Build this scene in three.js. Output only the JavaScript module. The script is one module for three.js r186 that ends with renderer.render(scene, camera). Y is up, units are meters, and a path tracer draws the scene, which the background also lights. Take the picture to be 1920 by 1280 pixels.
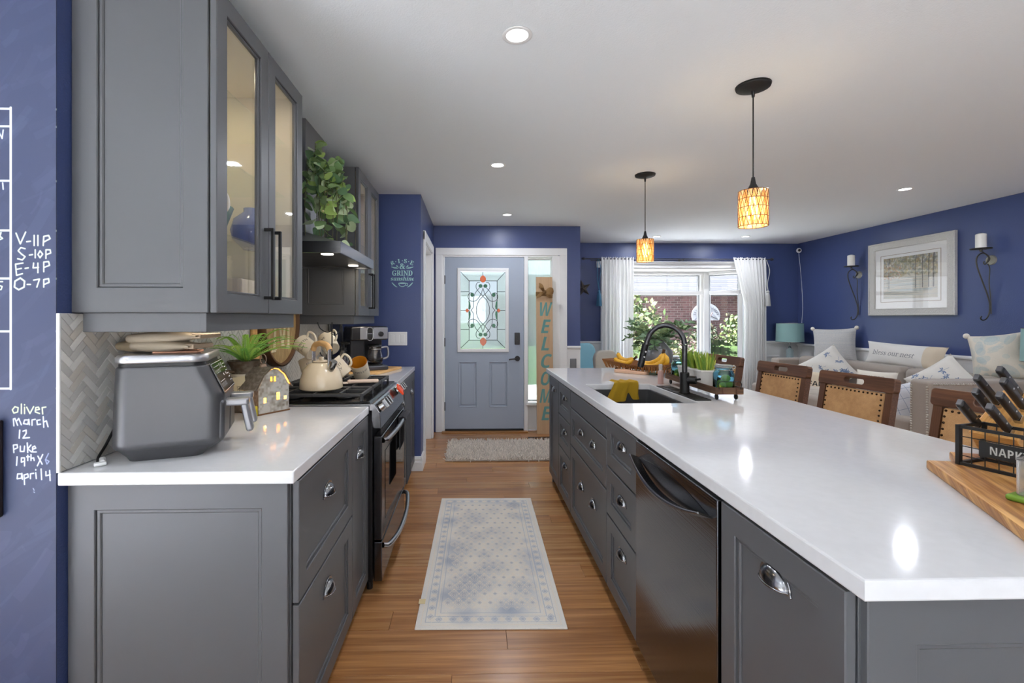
import * as THREE from 'three';
import { RoundedBoxGeometry } from 'three/addons/geometries/RoundedBoxGeometry.js';
import { mergeGeometries } from 'three/addons/utils/BufferGeometryUtils.js';
import { RectAreaLightUniformsLib } from 'three/addons/lights/RectAreaLightUniformsLib.js';

// ---------- camera, sky, sun, exposure ----------
const W = 1920, H = 1280, F = 872.6;
const scene = new THREE.Scene();
const camera = new THREE.PerspectiveCamera(2 * Math.atan(640 / F) * 180 / Math.PI, W / H, 0.05, 200);
camera.position.set(0, 1.332, 0);
camera.rotation.y = -0.0249;
camera.setViewOffset(W, H, 55, 44, W, H);            // the lens is shifted, verticals stay upright
const renderer = new THREE.WebGLRenderer({ antialias: true });
renderer.toneMapping = THREE.LinearToneMapping;
renderer.toneMappingExposure = 1.03;
renderer.shadowMap.enabled = true;
renderer.shadowMap.type = THREE.PCFSoftShadowMap;
RectAreaLightUniformsLib.init();

const SKY = 2.4, SUN = 62, POT = 450, PENDANT = 0.3, UNDER = 22;
{ // clear sky: bluer above, hazy white at the horizon
  const w = 64, h = 64, px = new Float32Array(w * h * 4);
  for (let j = 0; j < h; j++) {
    const el = ((j + 0.5) / h - 0.5) * 2;
    const t = Math.pow(Math.max(0, el), 0.55);
    for (let i = 0; i < w; i++) {
      const k = (j * w + i) * 4;
      px[k] = (0.95 * (1 - t) + 0.50 * t) * SKY; px[k + 1] = (0.97 * (1 - t) + 0.66 * t) * SKY; px[k + 2] = (1.0 * (1 - t) + 0.95 * t) * SKY; px[k + 3] = 1;
    }
  }
  const sky = new THREE.DataTexture(px, w, h, THREE.RGBAFormat, THREE.FloatType);
  sky.mapping = THREE.EquirectangularReflectionMapping; sky.magFilter = THREE.LinearFilter; sky.needsUpdate = true;
  scene.background = sky;
}
{
  const sun = new THREE.DirectionalLight(0xeff3ff, SUN);
  sun.name = 'sun';
  sun.position.set(-21, 24, 2); sun.target.position.set(1, 0, -1); // high sun from the left, along the house
  sun.castShadow = true; sun.shadow.mapSize.set(2048, 2048);
  Object.assign(sun.shadow.camera, { left: -30, right: 30, top: 30, bottom: -30, near: 1, far: 80 });
  scene.add(sun, sun.target);
}

// ---------- helpers ----------
const PI = Math.PI, R = d => d * PI / 180;
let seed = 7;
const rnd = () => { seed = (seed * 1664525 + 1013904223) >>> 0; return seed / 4294967296; };
const rr = (a, b) => a + (b - a) * rnd();
const V3 = (x, y, z) => new THREE.Vector3(x, y, z);
const taken = {};
function numbered(n) {
  if (!(n in taken)) { taken[n] = 0; return n; }
  taken[n]++; return n + '_' + String(taken[n]).padStart(3, '0');
}
// a thing: Group at its base; p = [x, height, distance ahead of the camera]
function thing(name, label, category, p = [0, 0, 0], turn = 0, group) {
  const o = new THREE.Group(); o.name = numbered(name);
  o.position.set(p[0], p[1], -p[2]); o.rotation.y = turn;
  o.userData = { label, category }; if (group) o.userData.group = group;
  scene.add(o); return o;
}
function part(parent, name, g, m, label) {
  const o = new THREE.Mesh(g, m); o.name = name; o.castShadow = o.receiveShadow = true;
  if (label) o.userData.label = label;
  parent.add(o); return o;
}
function single(name, label, category, g, m, p = [0, 0, 0], turn = 0, group) {
  const o = new THREE.Mesh(g, m); o.name = numbered(name); o.castShadow = o.receiveShadow = true;
  o.position.set(p[0], p[1], -p[2]); o.rotation.y = turn;
  o.userData = { label, category }; if (group) o.userData.group = group;
  scene.add(o); return o;
}
function copyOf(root, p, turn, label, group) {
  const r = root.clone(); r.name = numbered(root.name.replace(/_\d{3}$/, '')); r.position.set(p[0], p[1], -p[2]); r.rotation.y = turn;
  r.userData = { ...root.userData, label }; if (group) r.userData.group = group;
  scene.add(r); return r;
}
function struct(name, g, m) {
  const o = new THREE.Mesh(g, m); o.name = name; o.castShadow = o.receiveShadow = true; o.userData = { kind: 'structure' }; scene.add(o); return o;
}
function structGroup(name) { const o = new THREE.Group(); o.name = name; o.userData = { kind: 'structure' }; scene.add(o); return o; }

function flat(g) { // only position, normal, uv, not indexed
  const n = g.index ? g.toNonIndexed() : g;
  for (const k of Object.keys(n.attributes)) if (!['position', 'normal', 'uv'].includes(k)) n.deleteAttribute(k);
  if (!n.attributes.normal) n.computeVertexNormals();
  if (!n.attributes.uv) n.setAttribute('uv', new THREE.BufferAttribute(new Float32Array(n.attributes.position.count * 2), 2));
  n.clearGroups(); return n;
}
const merge = (...l) => mergeGeometries(l.flat().map(flat), false);
function uvm(g) { // uv in metres by the way each face looks
  g = flat(g); const p = g.attributes.position, n = g.attributes.normal, uv = g.attributes.uv;
  for (let i = 0; i < p.count; i++) {
    const a = Math.abs(n.getX(i)), b = Math.abs(n.getY(i)), c = Math.abs(n.getZ(i));
    if (b >= a && b >= c) uv.setXY(i, p.getX(i), p.getZ(i)); else if (a >= c) uv.setXY(i, p.getZ(i), p.getY(i)); else uv.setXY(i, p.getX(i), p.getY(i));
  }
  return g;
}
function at(g, x = 0, y = 0, z = 0, rx = 0, ry = 0, rz = 0) {
  if (rx || ry || rz) g.applyMatrix4(new THREE.Matrix4().makeRotationFromEuler(new THREE.Euler(rx, ry, rz)));
  return g.translate(x, y, z);
}
// box centred at x,y,z with rounded edges
function bx(w, h, d, x = 0, y = 0, z = 0, r = 0.003, seg = 2) {
  r = Math.min(r, w / 2.01, h / 2.01, d / 2.01);
  const g = r > 0 ? new RoundedBoxGeometry(w, h, d, seg, r) : new THREE.BoxGeometry(w, h, d);
  return uvm(g.translate(x, y, z));
}
// world box from x0..x1, y0..y1, distance d0..d1
const wb = (x0, x1, y0, y1, d0, d1, r = 0) => bx(x1 - x0, y1 - y0, d1 - d0, (x0 + x1) / 2, (y0 + y1) / 2, -(d0 + d1) / 2, r);
const cyl = (r0, r1, h, x = 0, y = 0, z = 0, n = 24) => new THREE.CylinderGeometry(r1, r0, h, n).translate(x, y, z); // r0 below, r1 above
const lathe = (pts, n = 32) => new THREE.LatheGeometry(pts.map(p => new THREE.Vector2(p[0], p[1])), n);
const curve = (pts, closed = false) => new THREE.CatmullRomCurve3(pts.map(p => V3(...p)), closed, 'catmullrom', 0.5);
const tube = (pts, r, seg = 24, rad = 8, closed = false) => new THREE.TubeGeometry(curve(pts, closed), seg, r, rad, closed);
function rod(a, b, r, n = 8) { // straight bar between two points
  const A = V3(...a), B = V3(...b), d = B.clone().sub(A);
  const g = new THREE.CylinderGeometry(r, r, d.length(), n);
  g.applyQuaternion(new THREE.Quaternion().setFromUnitVectors(V3(0, 1, 0), d.clone().normalize()));
  const c = A.add(B).multiplyScalar(0.5); return g.translate(c.x, c.y, c.z);
}
function bar(a, b, w, h) { // straight square bar, h across in height
  const A = V3(...a), B = V3(...b), d = B.clone().sub(A), L = d.length();
  const g = new THREE.BoxGeometry(w, h, L);
  const m = new THREE.Matrix4().lookAt(B, A, Math.abs(d.y) > 0.95 * L ? V3(1, 0, 0) : V3(0, 1, 0)); g.applyMatrix4(m);
  const c = A.add(B).multiplyScalar(0.5); return g.translate(c.x, c.y, c.z);
}
const rectShape = (w, h, x = 0, y = 0) => { const s = new THREE.Shape(); s.moveTo(x - w / 2, y - h / 2); s.lineTo(x + w / 2, y - h / 2); s.lineTo(x + w / 2, y + h / 2); s.lineTo(x - w / 2, y + h / 2); s.closePath(); return s; };
const polyShape = pts => { const s = new THREE.Shape(); pts.forEach((p, i) => i ? s.lineTo(p[0], p[1]) : s.moveTo(p[0], p[1])); s.closePath(); return s; };
function roundRect(w, h, r, x = 0, y = 0) {
  const s = new THREE.Shape(), a = x - w / 2, b = y - h / 2, c = x + w / 2, d = y + h / 2;
  s.moveTo(a + r, b); s.lineTo(c - r, b); s.absarc(c - r, b + r, r, -PI / 2, 0); s.lineTo(c, d - r); s.absarc(c - r, d - r, r, 0, PI / 2);
  s.lineTo(a + r, d); s.absarc(a + r, d - r, r, PI / 2, PI); s.lineTo(a, b + r); s.absarc(a + r, b + r, r, PI, PI * 1.5); return s;
}
function ext(shape, depth, bev = 0.002, seg = 1, curveSegments = 12) { // from z=0 to z=depth, outline kept
  const b = Math.min(bev, depth / 2.01);
  const g = new THREE.ExtrudeGeometry(shape, { depth: depth - 2 * b, bevelEnabled: b > 0, bevelThickness: b, bevelSize: b, bevelOffset: -b, bevelSegments: seg, curveSegments });
  return uvm(g.translate(0, 0, b));
}
function ring(w, h, fw, depth, bev = 0.002, x = 0, y = 0) { // picture-frame shape
  const s = rectShape(w, h, x, y); s.holes.push(new THREE.Path(rectShape(w - 2 * fw, h - 2 * fw, x, y).getPoints().reverse()));
  return ext(s, depth, bev);
}
// materials
function mat(color, rough = 0.6, metal = 0, o = {}) {
  const phys = ['transmission', 'clearcoat', 'sheen', 'ior', 'thickness', 'anisotropy', 'specularIntensity'].some(k => k in o);
  const m = new (phys ? THREE.MeshPhysicalMaterial : THREE.MeshStandardMaterial)({ color, roughness: rough, metalness: metal, ...o });
  return m;
}
function canvasTex(w, h, draw, repeat, srgb = true) {
  const c = document.createElement('canvas'); c.width = w; c.height = h;
  const g = c.getContext('2d'); draw(g, w, h);
  const t = new THREE.CanvasTexture(c); if (srgb) t.colorSpace = THREE.SRGBColorSpace;
  t.wrapS = t.wrapT = THREE.RepeatWrapping; if (repeat) t.repeat.set(...repeat); t.anisotropy = 8; return t;
}
// tileable value noise in 0..1
function noiseField(n, cells, sd) {
  let s = sd >>> 0; const q = () => { s = (s * 1664525 + 1013904223) >>> 0; return s / 4294967296; };
  const [cx, cy] = cells, a = new Float32Array(cx * cy).map(q), out = new Float32Array(n * n);
  for (let j = 0; j < n; j++) for (let i = 0; i < n; i++) {
    const x = i / n * cx, y = j / n * cy, x0 = x | 0, y0 = y | 0, fx = x - x0, fy = y - y0, u = fx * fx * (3 - 2 * fx), v = fy * fy * (3 - 2 * fy);
    const g = (p, r) => a[(r % cy) * cx + (p % cx)];
    out[j * n + i] = (g(x0, y0) * (1 - u) + g(x0 + 1, y0) * u) * (1 - v) + (g(x0, y0 + 1) * (1 - u) + g(x0 + 1, y0 + 1) * u) * v;
  }
  return out;
}
function dataTex(n, fn, repeat, srgb = true) { // fn(index) -> [r,g,b] 0..255
  const d = new Uint8Array(n * n * 4);
  for (let i = 0; i < n * n; i++) { const c = fn(i); d[i * 4] = c[0]; d[i * 4 + 1] = c[1]; d[i * 4 + 2] = c[2]; d[i * 4 + 3] = 255; }
  const t = new THREE.DataTexture(d, n, n, THREE.RGBAFormat); t.wrapS = t.wrapT = THREE.RepeatWrapping; t.magFilter = THREE.LinearFilter; t.minFilter = THREE.LinearMipmapLinearFilter; t.generateMipmaps = true;
  if (srgb) t.colorSpace = THREE.SRGBColorSpace; if (repeat) t.repeat.set(...repeat); t.needsUpdate = true; return t;
}
const lay = (n, list) => { const fs = list.map(([c, w, sd]) => [noiseField(n, c, sd), w]); return i => { let s = 0; for (const [f, w] of fs) s += f[i] * w; return s; }; };
const mixc = (a, b, t) => [a[0] + (b[0] - a[0]) * t, a[1] + (b[1] - a[1]) * t, a[2] + (b[2] - a[2]) * t];
function woodTex(dark, light, sd, grain = [6, 90], repeat = [1, 1], n = 512) { // grain along u
  const f = lay(n, [[[3, 24], 0.35, sd], [[grain[0], grain[1]], 0.4, sd + 1], [[14, 200], 0.25, sd + 2]]);
  return dataTex(n, i => mixc(dark, light, Math.min(1, Math.max(0, (f(i) - 0.25) * 2))), repeat);
}
function grainBump(n, cells, sd, repeat) { const f = lay(n, [[cells, 0.7, sd], [[cells[0] * 2, cells[1] * 2], 0.3, sd + 1]]); return dataTex(n, i => { const v = f(i) * 255; return [v, v, v]; }, repeat, false); }

const weaveBump = dataTex(64, i => { const x = i % 64, y = i / 64 | 0; const v = 128 + 90 * Math.sin(x * PI / 4) * Math.cos(y * PI / 4); return [v, v, v]; }, [40, 40], false);
const peel = grainBump(256, [64, 64], 91, [4, 4]);
const clothBump = grainBump(256, [100, 100], 17, [6, 6]);

const C = { // shared materials
  blue: mat(0x42507f, 0.33, 0, { bumpMap: peel, bumpScale: 0.0006 }),
  ceiling: mat(0xebf0f2, 0.9, 0, { bumpMap: peel, bumpScale: 0.0005 }),
  white: mat(0xe6e6e4, 0.4),
  trim: mat(0xe9e9e7, 0.35),
  cab: mat(0x535456, 0.4),
  cabIn: mat(0xe9dfca, 0.6),
  quartz: mat(0xd9d9d9, 0.085, 0, { map: dataTex(256, (() => { const f = lay(256, [[[12, 12], 0.5, 5], [[60, 60], 0.5, 6]]); return i => { const v = 247 + f(i) * 8; return [v, v, v]; }; })(), [1.2, 1.2]) }),
  nickel: mat(0x8a8a8c, 0.18, 1),
  black: mat(0x151515, 0.45),
  iron: mat(0x1d1d1e, 0.55, 0.3),
  handle: mat(0x232323, 0.4, 0.5),
  steel: mat(0xb8b8b8, 0.24, 1),
  darkSteel: mat(0x4d4d50, 0.16, 1),
  glass: mat(0xffffff, 0.02, 0, { transmission: 1, thickness: 0, ior: 1.5 }),
  screw: mat(0x777777, 0.4, 1),
};
// ---------- the room ----------
const CEIL = 2.412, HC = 0.909, XL = -1.131, XR = 4.749;
const woodA = woodTex([146, 100, 60], [188, 141, 93], 31, [4, 40], [1 / 1.2, 1 / 0.4], 1024);
const floorMats = [0xffffff, 0xf6efe6, 0xfff6ea, 0xf0e6da, 0xfbf4ee].map((c, i) => mat(c, 0.24 + 0.02 * i, 0, { map: woodA, bumpMap: grainBump(256, [6, 50], 40 + i, [0.8, 4]), bumpScale: 0.0003 }));
{
  const fl = structGroup('floor');
  part(fl, 'subfloor', wb(-3.7, 4.9, -0.2, -0.007, -3.7, 6.8), mat(0x3a2415, 0.8));
  const rest = [[-3.6, 1.6, -3.6, 0.6], [1.6, 4.8, -3.6, 6.72], [-3.6, -1.2, 0.6, 1.3], [1.28, 1.6, 5.5, 6.72]].map(([a, b, c, d]) => wb(a, b, -0.007, 0, c, d));
  part(fl, 'floor_boards', merge(rest), floorMats[0]).userData.kind = 'stuff';
  const pitch = 0.127, len = 1.22;
  for (let r = 0, d = 0.6; d < 5.52; r++, d += pitch) {
    let x = -1.15 - (r * 0.41 % 1) * len + 0.2;
    while (x < 1.6) {
      const a = Math.max(x, -1.2), b = Math.min(x + len, 1.6);
      if (b - a > 0.03) {
        const g = ext(rectShape(b - a - 0.0012, pitch - 0.0012), 0.007, 0.0008);
        const u = g.attributes.uv, ox = rnd() * 3, oy = rnd();
        for (let i = 0; i < u.count; i++) u.setXY(i, u.getX(i) + ox, u.getY(i) + oy);
        g.rotateX(-PI / 2);
        const m = part(fl, 'plank', g, floorMats[rnd() * 5 | 0]); m.position.set((a + b) / 2, -0.007, -(d + pitch / 2));
      }
      x += len;
    }
  }
}
struct('ceiling', wb(-3.7, 4.9, CEIL, 2.62, -3.7, 6.8), C.ceiling);
const lightWall = mat(0xe3e1dc, 0.7);
// walls facing front with openings: x0..x1, distance d0..d1, holes [x0,x1,y0,y1]
function wallX(x0, x1, d0, d1, holes = [], y0 = 0, y1 = CEIL) {
  const s = rectShape(x1 - x0, y1 - y0, (x0 + x1) / 2, (y0 + y1) / 2);
  for (const [a, b, c, d] of holes) s.holes.push(new THREE.Path(rectShape(b - a, d - c, (a + b) / 2, (c + d) / 2).getPoints().reverse()));
  return ext(s, d1 - d0, 0).translate(0, 0, -d1);
}
struct('wall_left', wb(-1.25, XL, 0, CEIL, 1.3, 4.2), C.blue);
struct('wall_alcove', wb(-1.131, -0.4387, 0, CEIL, 4.08, 4.2), C.blue);
{
  const s = wb(-0.5587, -0.4387, 0, CEIL, 4.2, 4.34), t = wb(-0.5587, -0.4387, 2.05, CEIL, 4.34, 5.16), u = wb(-0.5587, -0.4387, 0, CEIL, 5.16, 5.6);
  struct('wall_hall', merge(s, t, u), C.blue);
}
struct('wall_entry', ext(polyShape([[-0.4387, 0], [-0.345, 0], [-0.345, 2.07], [0.985, 2.07], [0.985, 0], [1.286, 0], [1.286, CEIL], [-0.4387, CEIL]]), 0.145, 0).translate(0, 0, -5.6), C.blue);
struct('wall_return', wb(1.166, 1.286, 0, CEIL, 5.6, 6.65), C.blue);
struct('wall_far', wallX(1.166, 4.87, 6.65, 6.77, [[1.95, 4.05, 0.62, 2.06]]), C.blue);
struct('wall_right', wb(XR, 4.87, 0, CEIL, -3.6, 6.65), C.blue);
struct('wall_back', wallX(-3.6, 4.87, -3.62, -3.5, [[-0.9, 2.9, 0.02, 2.16]]), lightWall);
struct('wall_side', merge(wb(-3.62, -3.5, 0, CEIL, -3.5, -3.0), wb(-3.62, -3.5, 2.16, CEIL, -3.0, -0.2), wb(-3.62, -3.5, 0, CEIL, -0.2, 1.3)), lightWall);
{ // added unseen patio door and side window that let in fill daylight from behind
  const d = structGroup('window_1');
  for (const [a, b] of [[-0.9, 0.37], [0.33, 1.63], [1.59, 2.9]]) part(d, 'window_frame', ring(b - a, 2.1, 0.06, 0.06, 0.003, (a + b) / 2, 1.07).translate(0, 0, 3.52), C.trim);
  part(d, 'window_glass', new THREE.BoxGeometry(3.76, 2.06, 0.006).translate(1, 1.07, 3.55), C.glass);
  const e = structGroup('window_2');
  for (const z of [0.66, 1.6, 2.54]) part(e, 'window_frame', ring(0.96, 2.1, 0.05, 0.05, 0.003).rotateY(PI / 2).translate(-3.59, 1.08, z), C.trim);
  part(e, 'window_glass', new THREE.BoxGeometry(0.006, 2.06, 2.76).translate(-3.56, 1.08, 1.6), C.glass);
}
// the wall that is painted as a chalkboard faces the camera
const chalk = canvasTex(394, 2026, (g, w, h) => {
  g.fillStyle = '#343d5c'; g.fillRect(0, 0, w, h);
  for (let i = 0; i < 170; i++) { // wiped chalk dust
    const x = rr(120, w), y = rr(40, 1900), L = rr(30, 190), a = rr(-1.2, -0.4);
    g.strokeStyle = `rgba(150,160,195,${rr(0.015, 0.06)})`; g.lineWidth = rr(4, 26); g.beginPath(); g.moveTo(x, y); g.quadraticCurveTo(x + L * Math.cos(a) * 0.4 + 12, y + L * Math.sin(a) * 0.4, x + L * Math.cos(a), y + L * Math.sin(a)); g.stroke();
  }
  const X = u => (-1.2798 + u * 0.001418 + 1.6) * 840, Y = v => (CEIL - (1.332 - (v - 596) / 872.6 * 1.2665)) * 840;
  const stroke = (pts, c = '#dfe6ea', lw = 3.4) => { g.strokeStyle = c; g.lineWidth = lw * 0.95; g.lineCap = 'round'; g.lineJoin = 'round'; g.beginPath(); pts.forEach((p, i) => i ? g.lineTo(X(p[0]), Y(p[1])) : g.moveTo(X(p[0]), Y(p[1]))); g.stroke(); };
  stroke([[20, 202], [20, 729]], '#e4ebe6', 5.5);
  for (const v of [204, 237, 339, 432, 522, 621, 728]) stroke([[-230, v], [20, v]], '#e4ebe6', 5);
  for (const u of [-60, -140]) stroke([[u, 204], [u, 728]], '#e4ebe6', 5);
  const text = (t, u, v, px, c, rot = 0) => { g.save(); g.translate(X(u), Y(v)); g.rotate(rot); g.font = px + 'px sans-serif'; g.fillStyle = c; g.fillText(t, 0, 0); g.restore(); };
  // hand-drawn strokes, u v in the wall's own grid
  const W1 = '#dcecd2', W2 = '#d9e2ee';
  const S = (c, lw, ...ls) => ls.forEach(l => stroke(l, c, lw));
  S(W1, 3.6, [[30, 437], [38, 457], [48, 435]], [[50, 453], [57, 452]], [[64, 441], [64, 460]], [[71, 441], [71, 460]], [[81, 460], [82, 443], [91, 441], [94, 447], [83, 453]]);
  S(W1, 3.4, [[47, 466], [39, 464], [34, 470], [40, 476], [47, 481], [42, 487], [33, 485]], [[55, 478], [61, 477]], [[66, 468], [66, 483]], [[75, 470], [71, 477], [75, 483], [80, 476], [75, 470]], [[86, 484], [86, 468], [94, 468], [95, 474], [87, 477]]);
  S(W1, 3.4, [[43, 493], [29, 495], [31, 516], [42, 513]], [[30, 505], [40, 503]], [[47, 503], [53, 502]], [[63, 493], [62, 502], [72, 501]], [[71, 493], [71, 511]], [[82, 509], [82, 491], [91, 490], [93, 497], [83, 501]]);
  S(W1, 4, [[38, 521], [28, 527], [27, 538], [35, 543], [45, 538], [46, 527], [38, 521]]); S(W1, 3.4, [[51, 533], [57, 533]], [[63, 525], [74, 523], [69, 538]], [[82, 538], [82, 524], [91, 522], [92, 529], [83, 533]]);
  S(W2, 3.2, [[-2, 248], [4, 260], [6, 244]], [[-3, 343], [-2, 354]], [[5, 343], [6, 355]]); S(W1, 3.2, [[2, 436], [-3, 440], [5, 447], [-2, 450], [2, 436]], [[5, 528], [-3, 528], [-4, 534], [4, 537], [2, 543], [-4, 543]]);
  // oliver / march / 12 / puke / 19th X6 / april 4
  S('#d5e6b8', 3.2, [[28, 762], [23, 768], [26, 774], [33, 772], [34, 764], [28, 762]], [[40, 757], [40, 775]], [[46, 763], [46, 775]], [[46, 758], [46, 759]], [[50, 763], [56, 775], [63, 762]], [[66, 769], [74, 767], [72, 763], [67, 764], [66, 772], [74, 775]], [[80, 776], [79, 764], [86, 763]]);
  S(W2, 3.2, [[26, 798], [25, 785], [28, 784], [33, 797]], [[32, 788], [35, 784], [40, 796]], [[53, 787], [46, 787], [44, 794], [52, 795], [54, 786], [55, 796]], [[60, 797], [60, 787], [66, 786]], [[75, 787], [69, 788], [70, 796], [76, 795]], [[81, 781], [82, 801]], [[82, 791], [87, 789], [90, 800]]);
  S(W2, 3.4, [[37, 806], [36, 821]], [[43, 808], [49, 806], [49, 812], [43, 821], [55, 820]]);
  S(W2, 3.2, [[26, 848], [25, 834], [32, 833], [33, 839], [26, 842]], [[38, 836], [38, 846], [45, 846], [46, 836]], [[51, 830], [52, 848]], [[58, 834], [52, 841], [59, 847]], [[61, 842], [67, 840], [65, 836], [61, 838], [61, 847], [68, 847]]);
  S(W2, 3.2, [[32, 856], [31, 872]], [[46, 858], [40, 858], [40, 866], [46, 864], [46, 858], [46, 873]], [[52, 853], [52, 863]], [[50, 856], [55, 856]], [[58, 852], [58, 863]], [[58, 859], [63, 858], [64, 863]], [[70, 873], [80, 852]], [[71, 855], [79, 870]]); S('#8f9bbf', 2.6, [[91, 850], [85, 862], [88, 870], [92, 865], [87, 862]]);
  S(W2, 3.2, [[40, 888], [33, 888], [32, 897], [40, 896], [41, 887], [42, 898]], [[46, 908], [45, 890], [52, 888], [53, 894], [46, 897]], [[57, 897], [57, 888], [63, 887]], [[67, 886], [68, 897]], [[67, 880], [67, 881]], [[77, 879], [78, 899]], [[86, 884], [86, 892], [94, 890]], [[93, 882], [94, 901]]);
  S('#a9b3cf', 2, [[62, 915], [64, 919]], [[63, 922], [65, 923]]);
});
{
  const w = structGroup('wall_chalkboard');
  part(w, 'wall_body', wb(-3.6, XL, 0, CEIL, 1.3, 1.42), C.blue);
  part(w, 'chalkboard_paint', new THREE.BoxGeometry(0.469, CEIL, 0.003).translate(-1.3655, CEIL / 2, -1.2985), mat(0xffffff, 0.5, 0, { map: chalk }), 'navy chalkboard paint with a chalk calendar and handwriting');
}
// skirting, chair rails, wainscot, casings
function railProfile(pts, len) { return ext(polyShape(pts), len, 0); } // pts: [out, height]; runs along +z from 0
const baseP = [[0, 0], [0.018, 0], [0.018, 0.075], [0.014, 0.085], [0.014, 0.105], [0.006, 0.125], [0, 0.125]];
const railP = [[0, -0.05], [0.01, -0.05], [0.012, -0.02], [0.03, -0.008], [0.032, 0.006], [0.02, 0.02], [0, 0.02]];
function runX(pts, x0, x1, d) { return at(railProfile(pts, x1 - x0), 0, 0, 0, 0, -PI / 2, 0).translate(x1, 0, -d); }
function runD(pts, d0, d1, x, side) { // side 1: wall at left facing +x, -1: wall at right facing -x
  const g = railProfile(pts.map(([a, b]) => [a * side, b]).slice()[side > 0 ? 'slice' : 'reverse'](), d1 - d0); return g.translate(x, 0, -d1);
}
struct('baseboard_alcove', runX(baseP, -0.52, -0.4387, 4.08), C.trim);
struct('baseboard_hall', runD(baseP, 4.062, 4.245, -0.4387, 1), C.trim);
struct('trim_1', uvm(runX(railP, 1.129, 1.286, 5.455).translate(0, 0.985, 0)), C.trim);
struct('wainscot_entry', wb(1.129, 1.286, 0, 0.94, 5.447, 5.457), C.white);
struct('wainscot_far', merge(wb(1.286, 1.86, 0, 0.95, 6.635, 6.65), wb(4.14, XR, 0, 0.95, 6.635, 6.65), wb(1.86, 4.14, 0, 0.6, 6.635, 6.65)), C.white);
struct('trim_2', merge(runX(railP, 1.286, 1.86, 6.64).translate(0, 0.98, 0), runX(railP, 4.14, XR, 6.64).translate(0, 0.98, 0)), C.trim);
struct('wainscot_right', wb(4.735, XR, 0, 0.92, -3.4, 6.64), C.white);
struct('trim_3', uvm(runD(railP, -3.4, 6.63, 4.742, -1).translate(0, 0.95, 0)), C.trim);
for (const [x0, x1, i] of [[4.2, 4.46, 4], [1.36, 1.78, 5]]) struct('trim_' + i, ring(x1 - x0, 0.55, 0.03, 0.014, 0.004, (x0 + x1) / 2, 0.52).translate(0, 0, -6.636), C.trim);
// entry door casing and jambs
{
  const t = structGroup('trim_6'), z = -5.455;
  part(t, 'casing', bx(0.078, 2.15, 0.02, -0.375, 1.075, z + 0.01, 0.005), C.trim);
  part(t, 'casing', bx(0.085, 2.15, 0.02, 1.085, 1.075, z + 0.01, 0.005), C.trim);
  part(t, 'casing', bx(1.54, 0.085, 0.022, 0.356, 2.108, z + 0.011, 0.005), C.trim);
  part(t, 'jamb', bx(0.03, 2.06, 0.14, -0.325, 1.03, z - 0.06, 0.003), C.trim);
  part(t, 'jamb', bx(1.38, 0.025, 0.14, 0.33, 2.06, z - 0.06, 0.003), C.trim);
  part(t, 'mullion', bx(0.046, 2.05, 0.15, 0.645, 1.025, z - 0.06, 0.003), C.trim);
  part(t, 'jamb', bx(0.095, 2.06, 0.03, 1.0, 1.03, z - 0.0, 0.004), C.trim);
  part(t, 'jamb', bx(0.03, 2.06, 0.12, 0.97, 1.03, z - 0.065, 0.003), C.trim);
  part(t, 'threshold', bx(1.0, 0.014, 0.2, 0.16, 0.007, z - 0.02, 0.004), mat(0x9a6a34, 0.35), 'honey wood threshold');
  const s = structGroup('window_3');
  part(s, 'window_sill', bx(0.33, 0.03, 0.06, 0.81, 0.325, z + 0.005, 0.005), C.trim);
  part(s, 'window_panel', bx(0.3, 0.3, 0.05, 0.81, 0.16, z - 0.05, 0.004), C.white);
  part(s, 'window_frame', ring(0.31, 1.7, 0.022, 0.04, 0.004, 0.81, 1.19).translate(0, 0, z - 0.08), C.trim);
  const priv = mat(0xd4ddd8, 0.5, 0, { transmission: 0.92, thickness: 0, ior: 1.45, bumpMap: grainBump(256, [9, 9], 61, [2, 2]), bumpScale: 0.004 });
  part(s, 'window_glass', new THREE.BoxGeometry(0.28, 1.67, 0.006).translate(0.81, 1.19, z - 0.06), priv);
}
{ // hall doorway with a closed white door
  const t = structGroup('trim_7'), x = -0.4387;
  part(t, 'casing', bx(0.02, 2.13, 0.085, x + 0.01, 1.065, -4.3, 0.005), C.trim);
  part(t, 'casing', bx(0.02, 2.13, 0.085, x + 0.01, 1.065, -5.2, 0.005), C.trim);
  part(t, 'casing', bx(0.022, 0.085, 0.985, x + 0.011, 2.09, -4.75, 0.005), C.trim);
  part(t, 'jamb', bx(0.12, 2.05, 0.02, x - 0.06, 1.025, -4.35, 0.003), C.trim);
  part(t, 'jamb', bx(0.12, 2.05, 0.02, x - 0.06, 1.025, -5.15, 0.003), C.trim);
  part(t, 'jamb', bx(0.12, 0.02, 0.8, x - 0.06, 2.04, -4.75, 0.003), C.trim);
  const d = structGroup('door_2');
  part(d, 'door_slab', bx(0.035, 2.02, 0.77, x - 0.085, 1.015, -4.75, 0.003), C.white);
  for (const [y, h] of [[0.5, 0.7], [1.45, 0.95]]) for (const e of [-0.18, 0.18]) part(d, 'door_panel', ring(h, 0.24, 0.02, 0.008, 0.002).rotateZ(PI / 2).rotateY(PI / 2).translate(x - 0.068, y, -4.75 + e), C.white);
}
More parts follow.
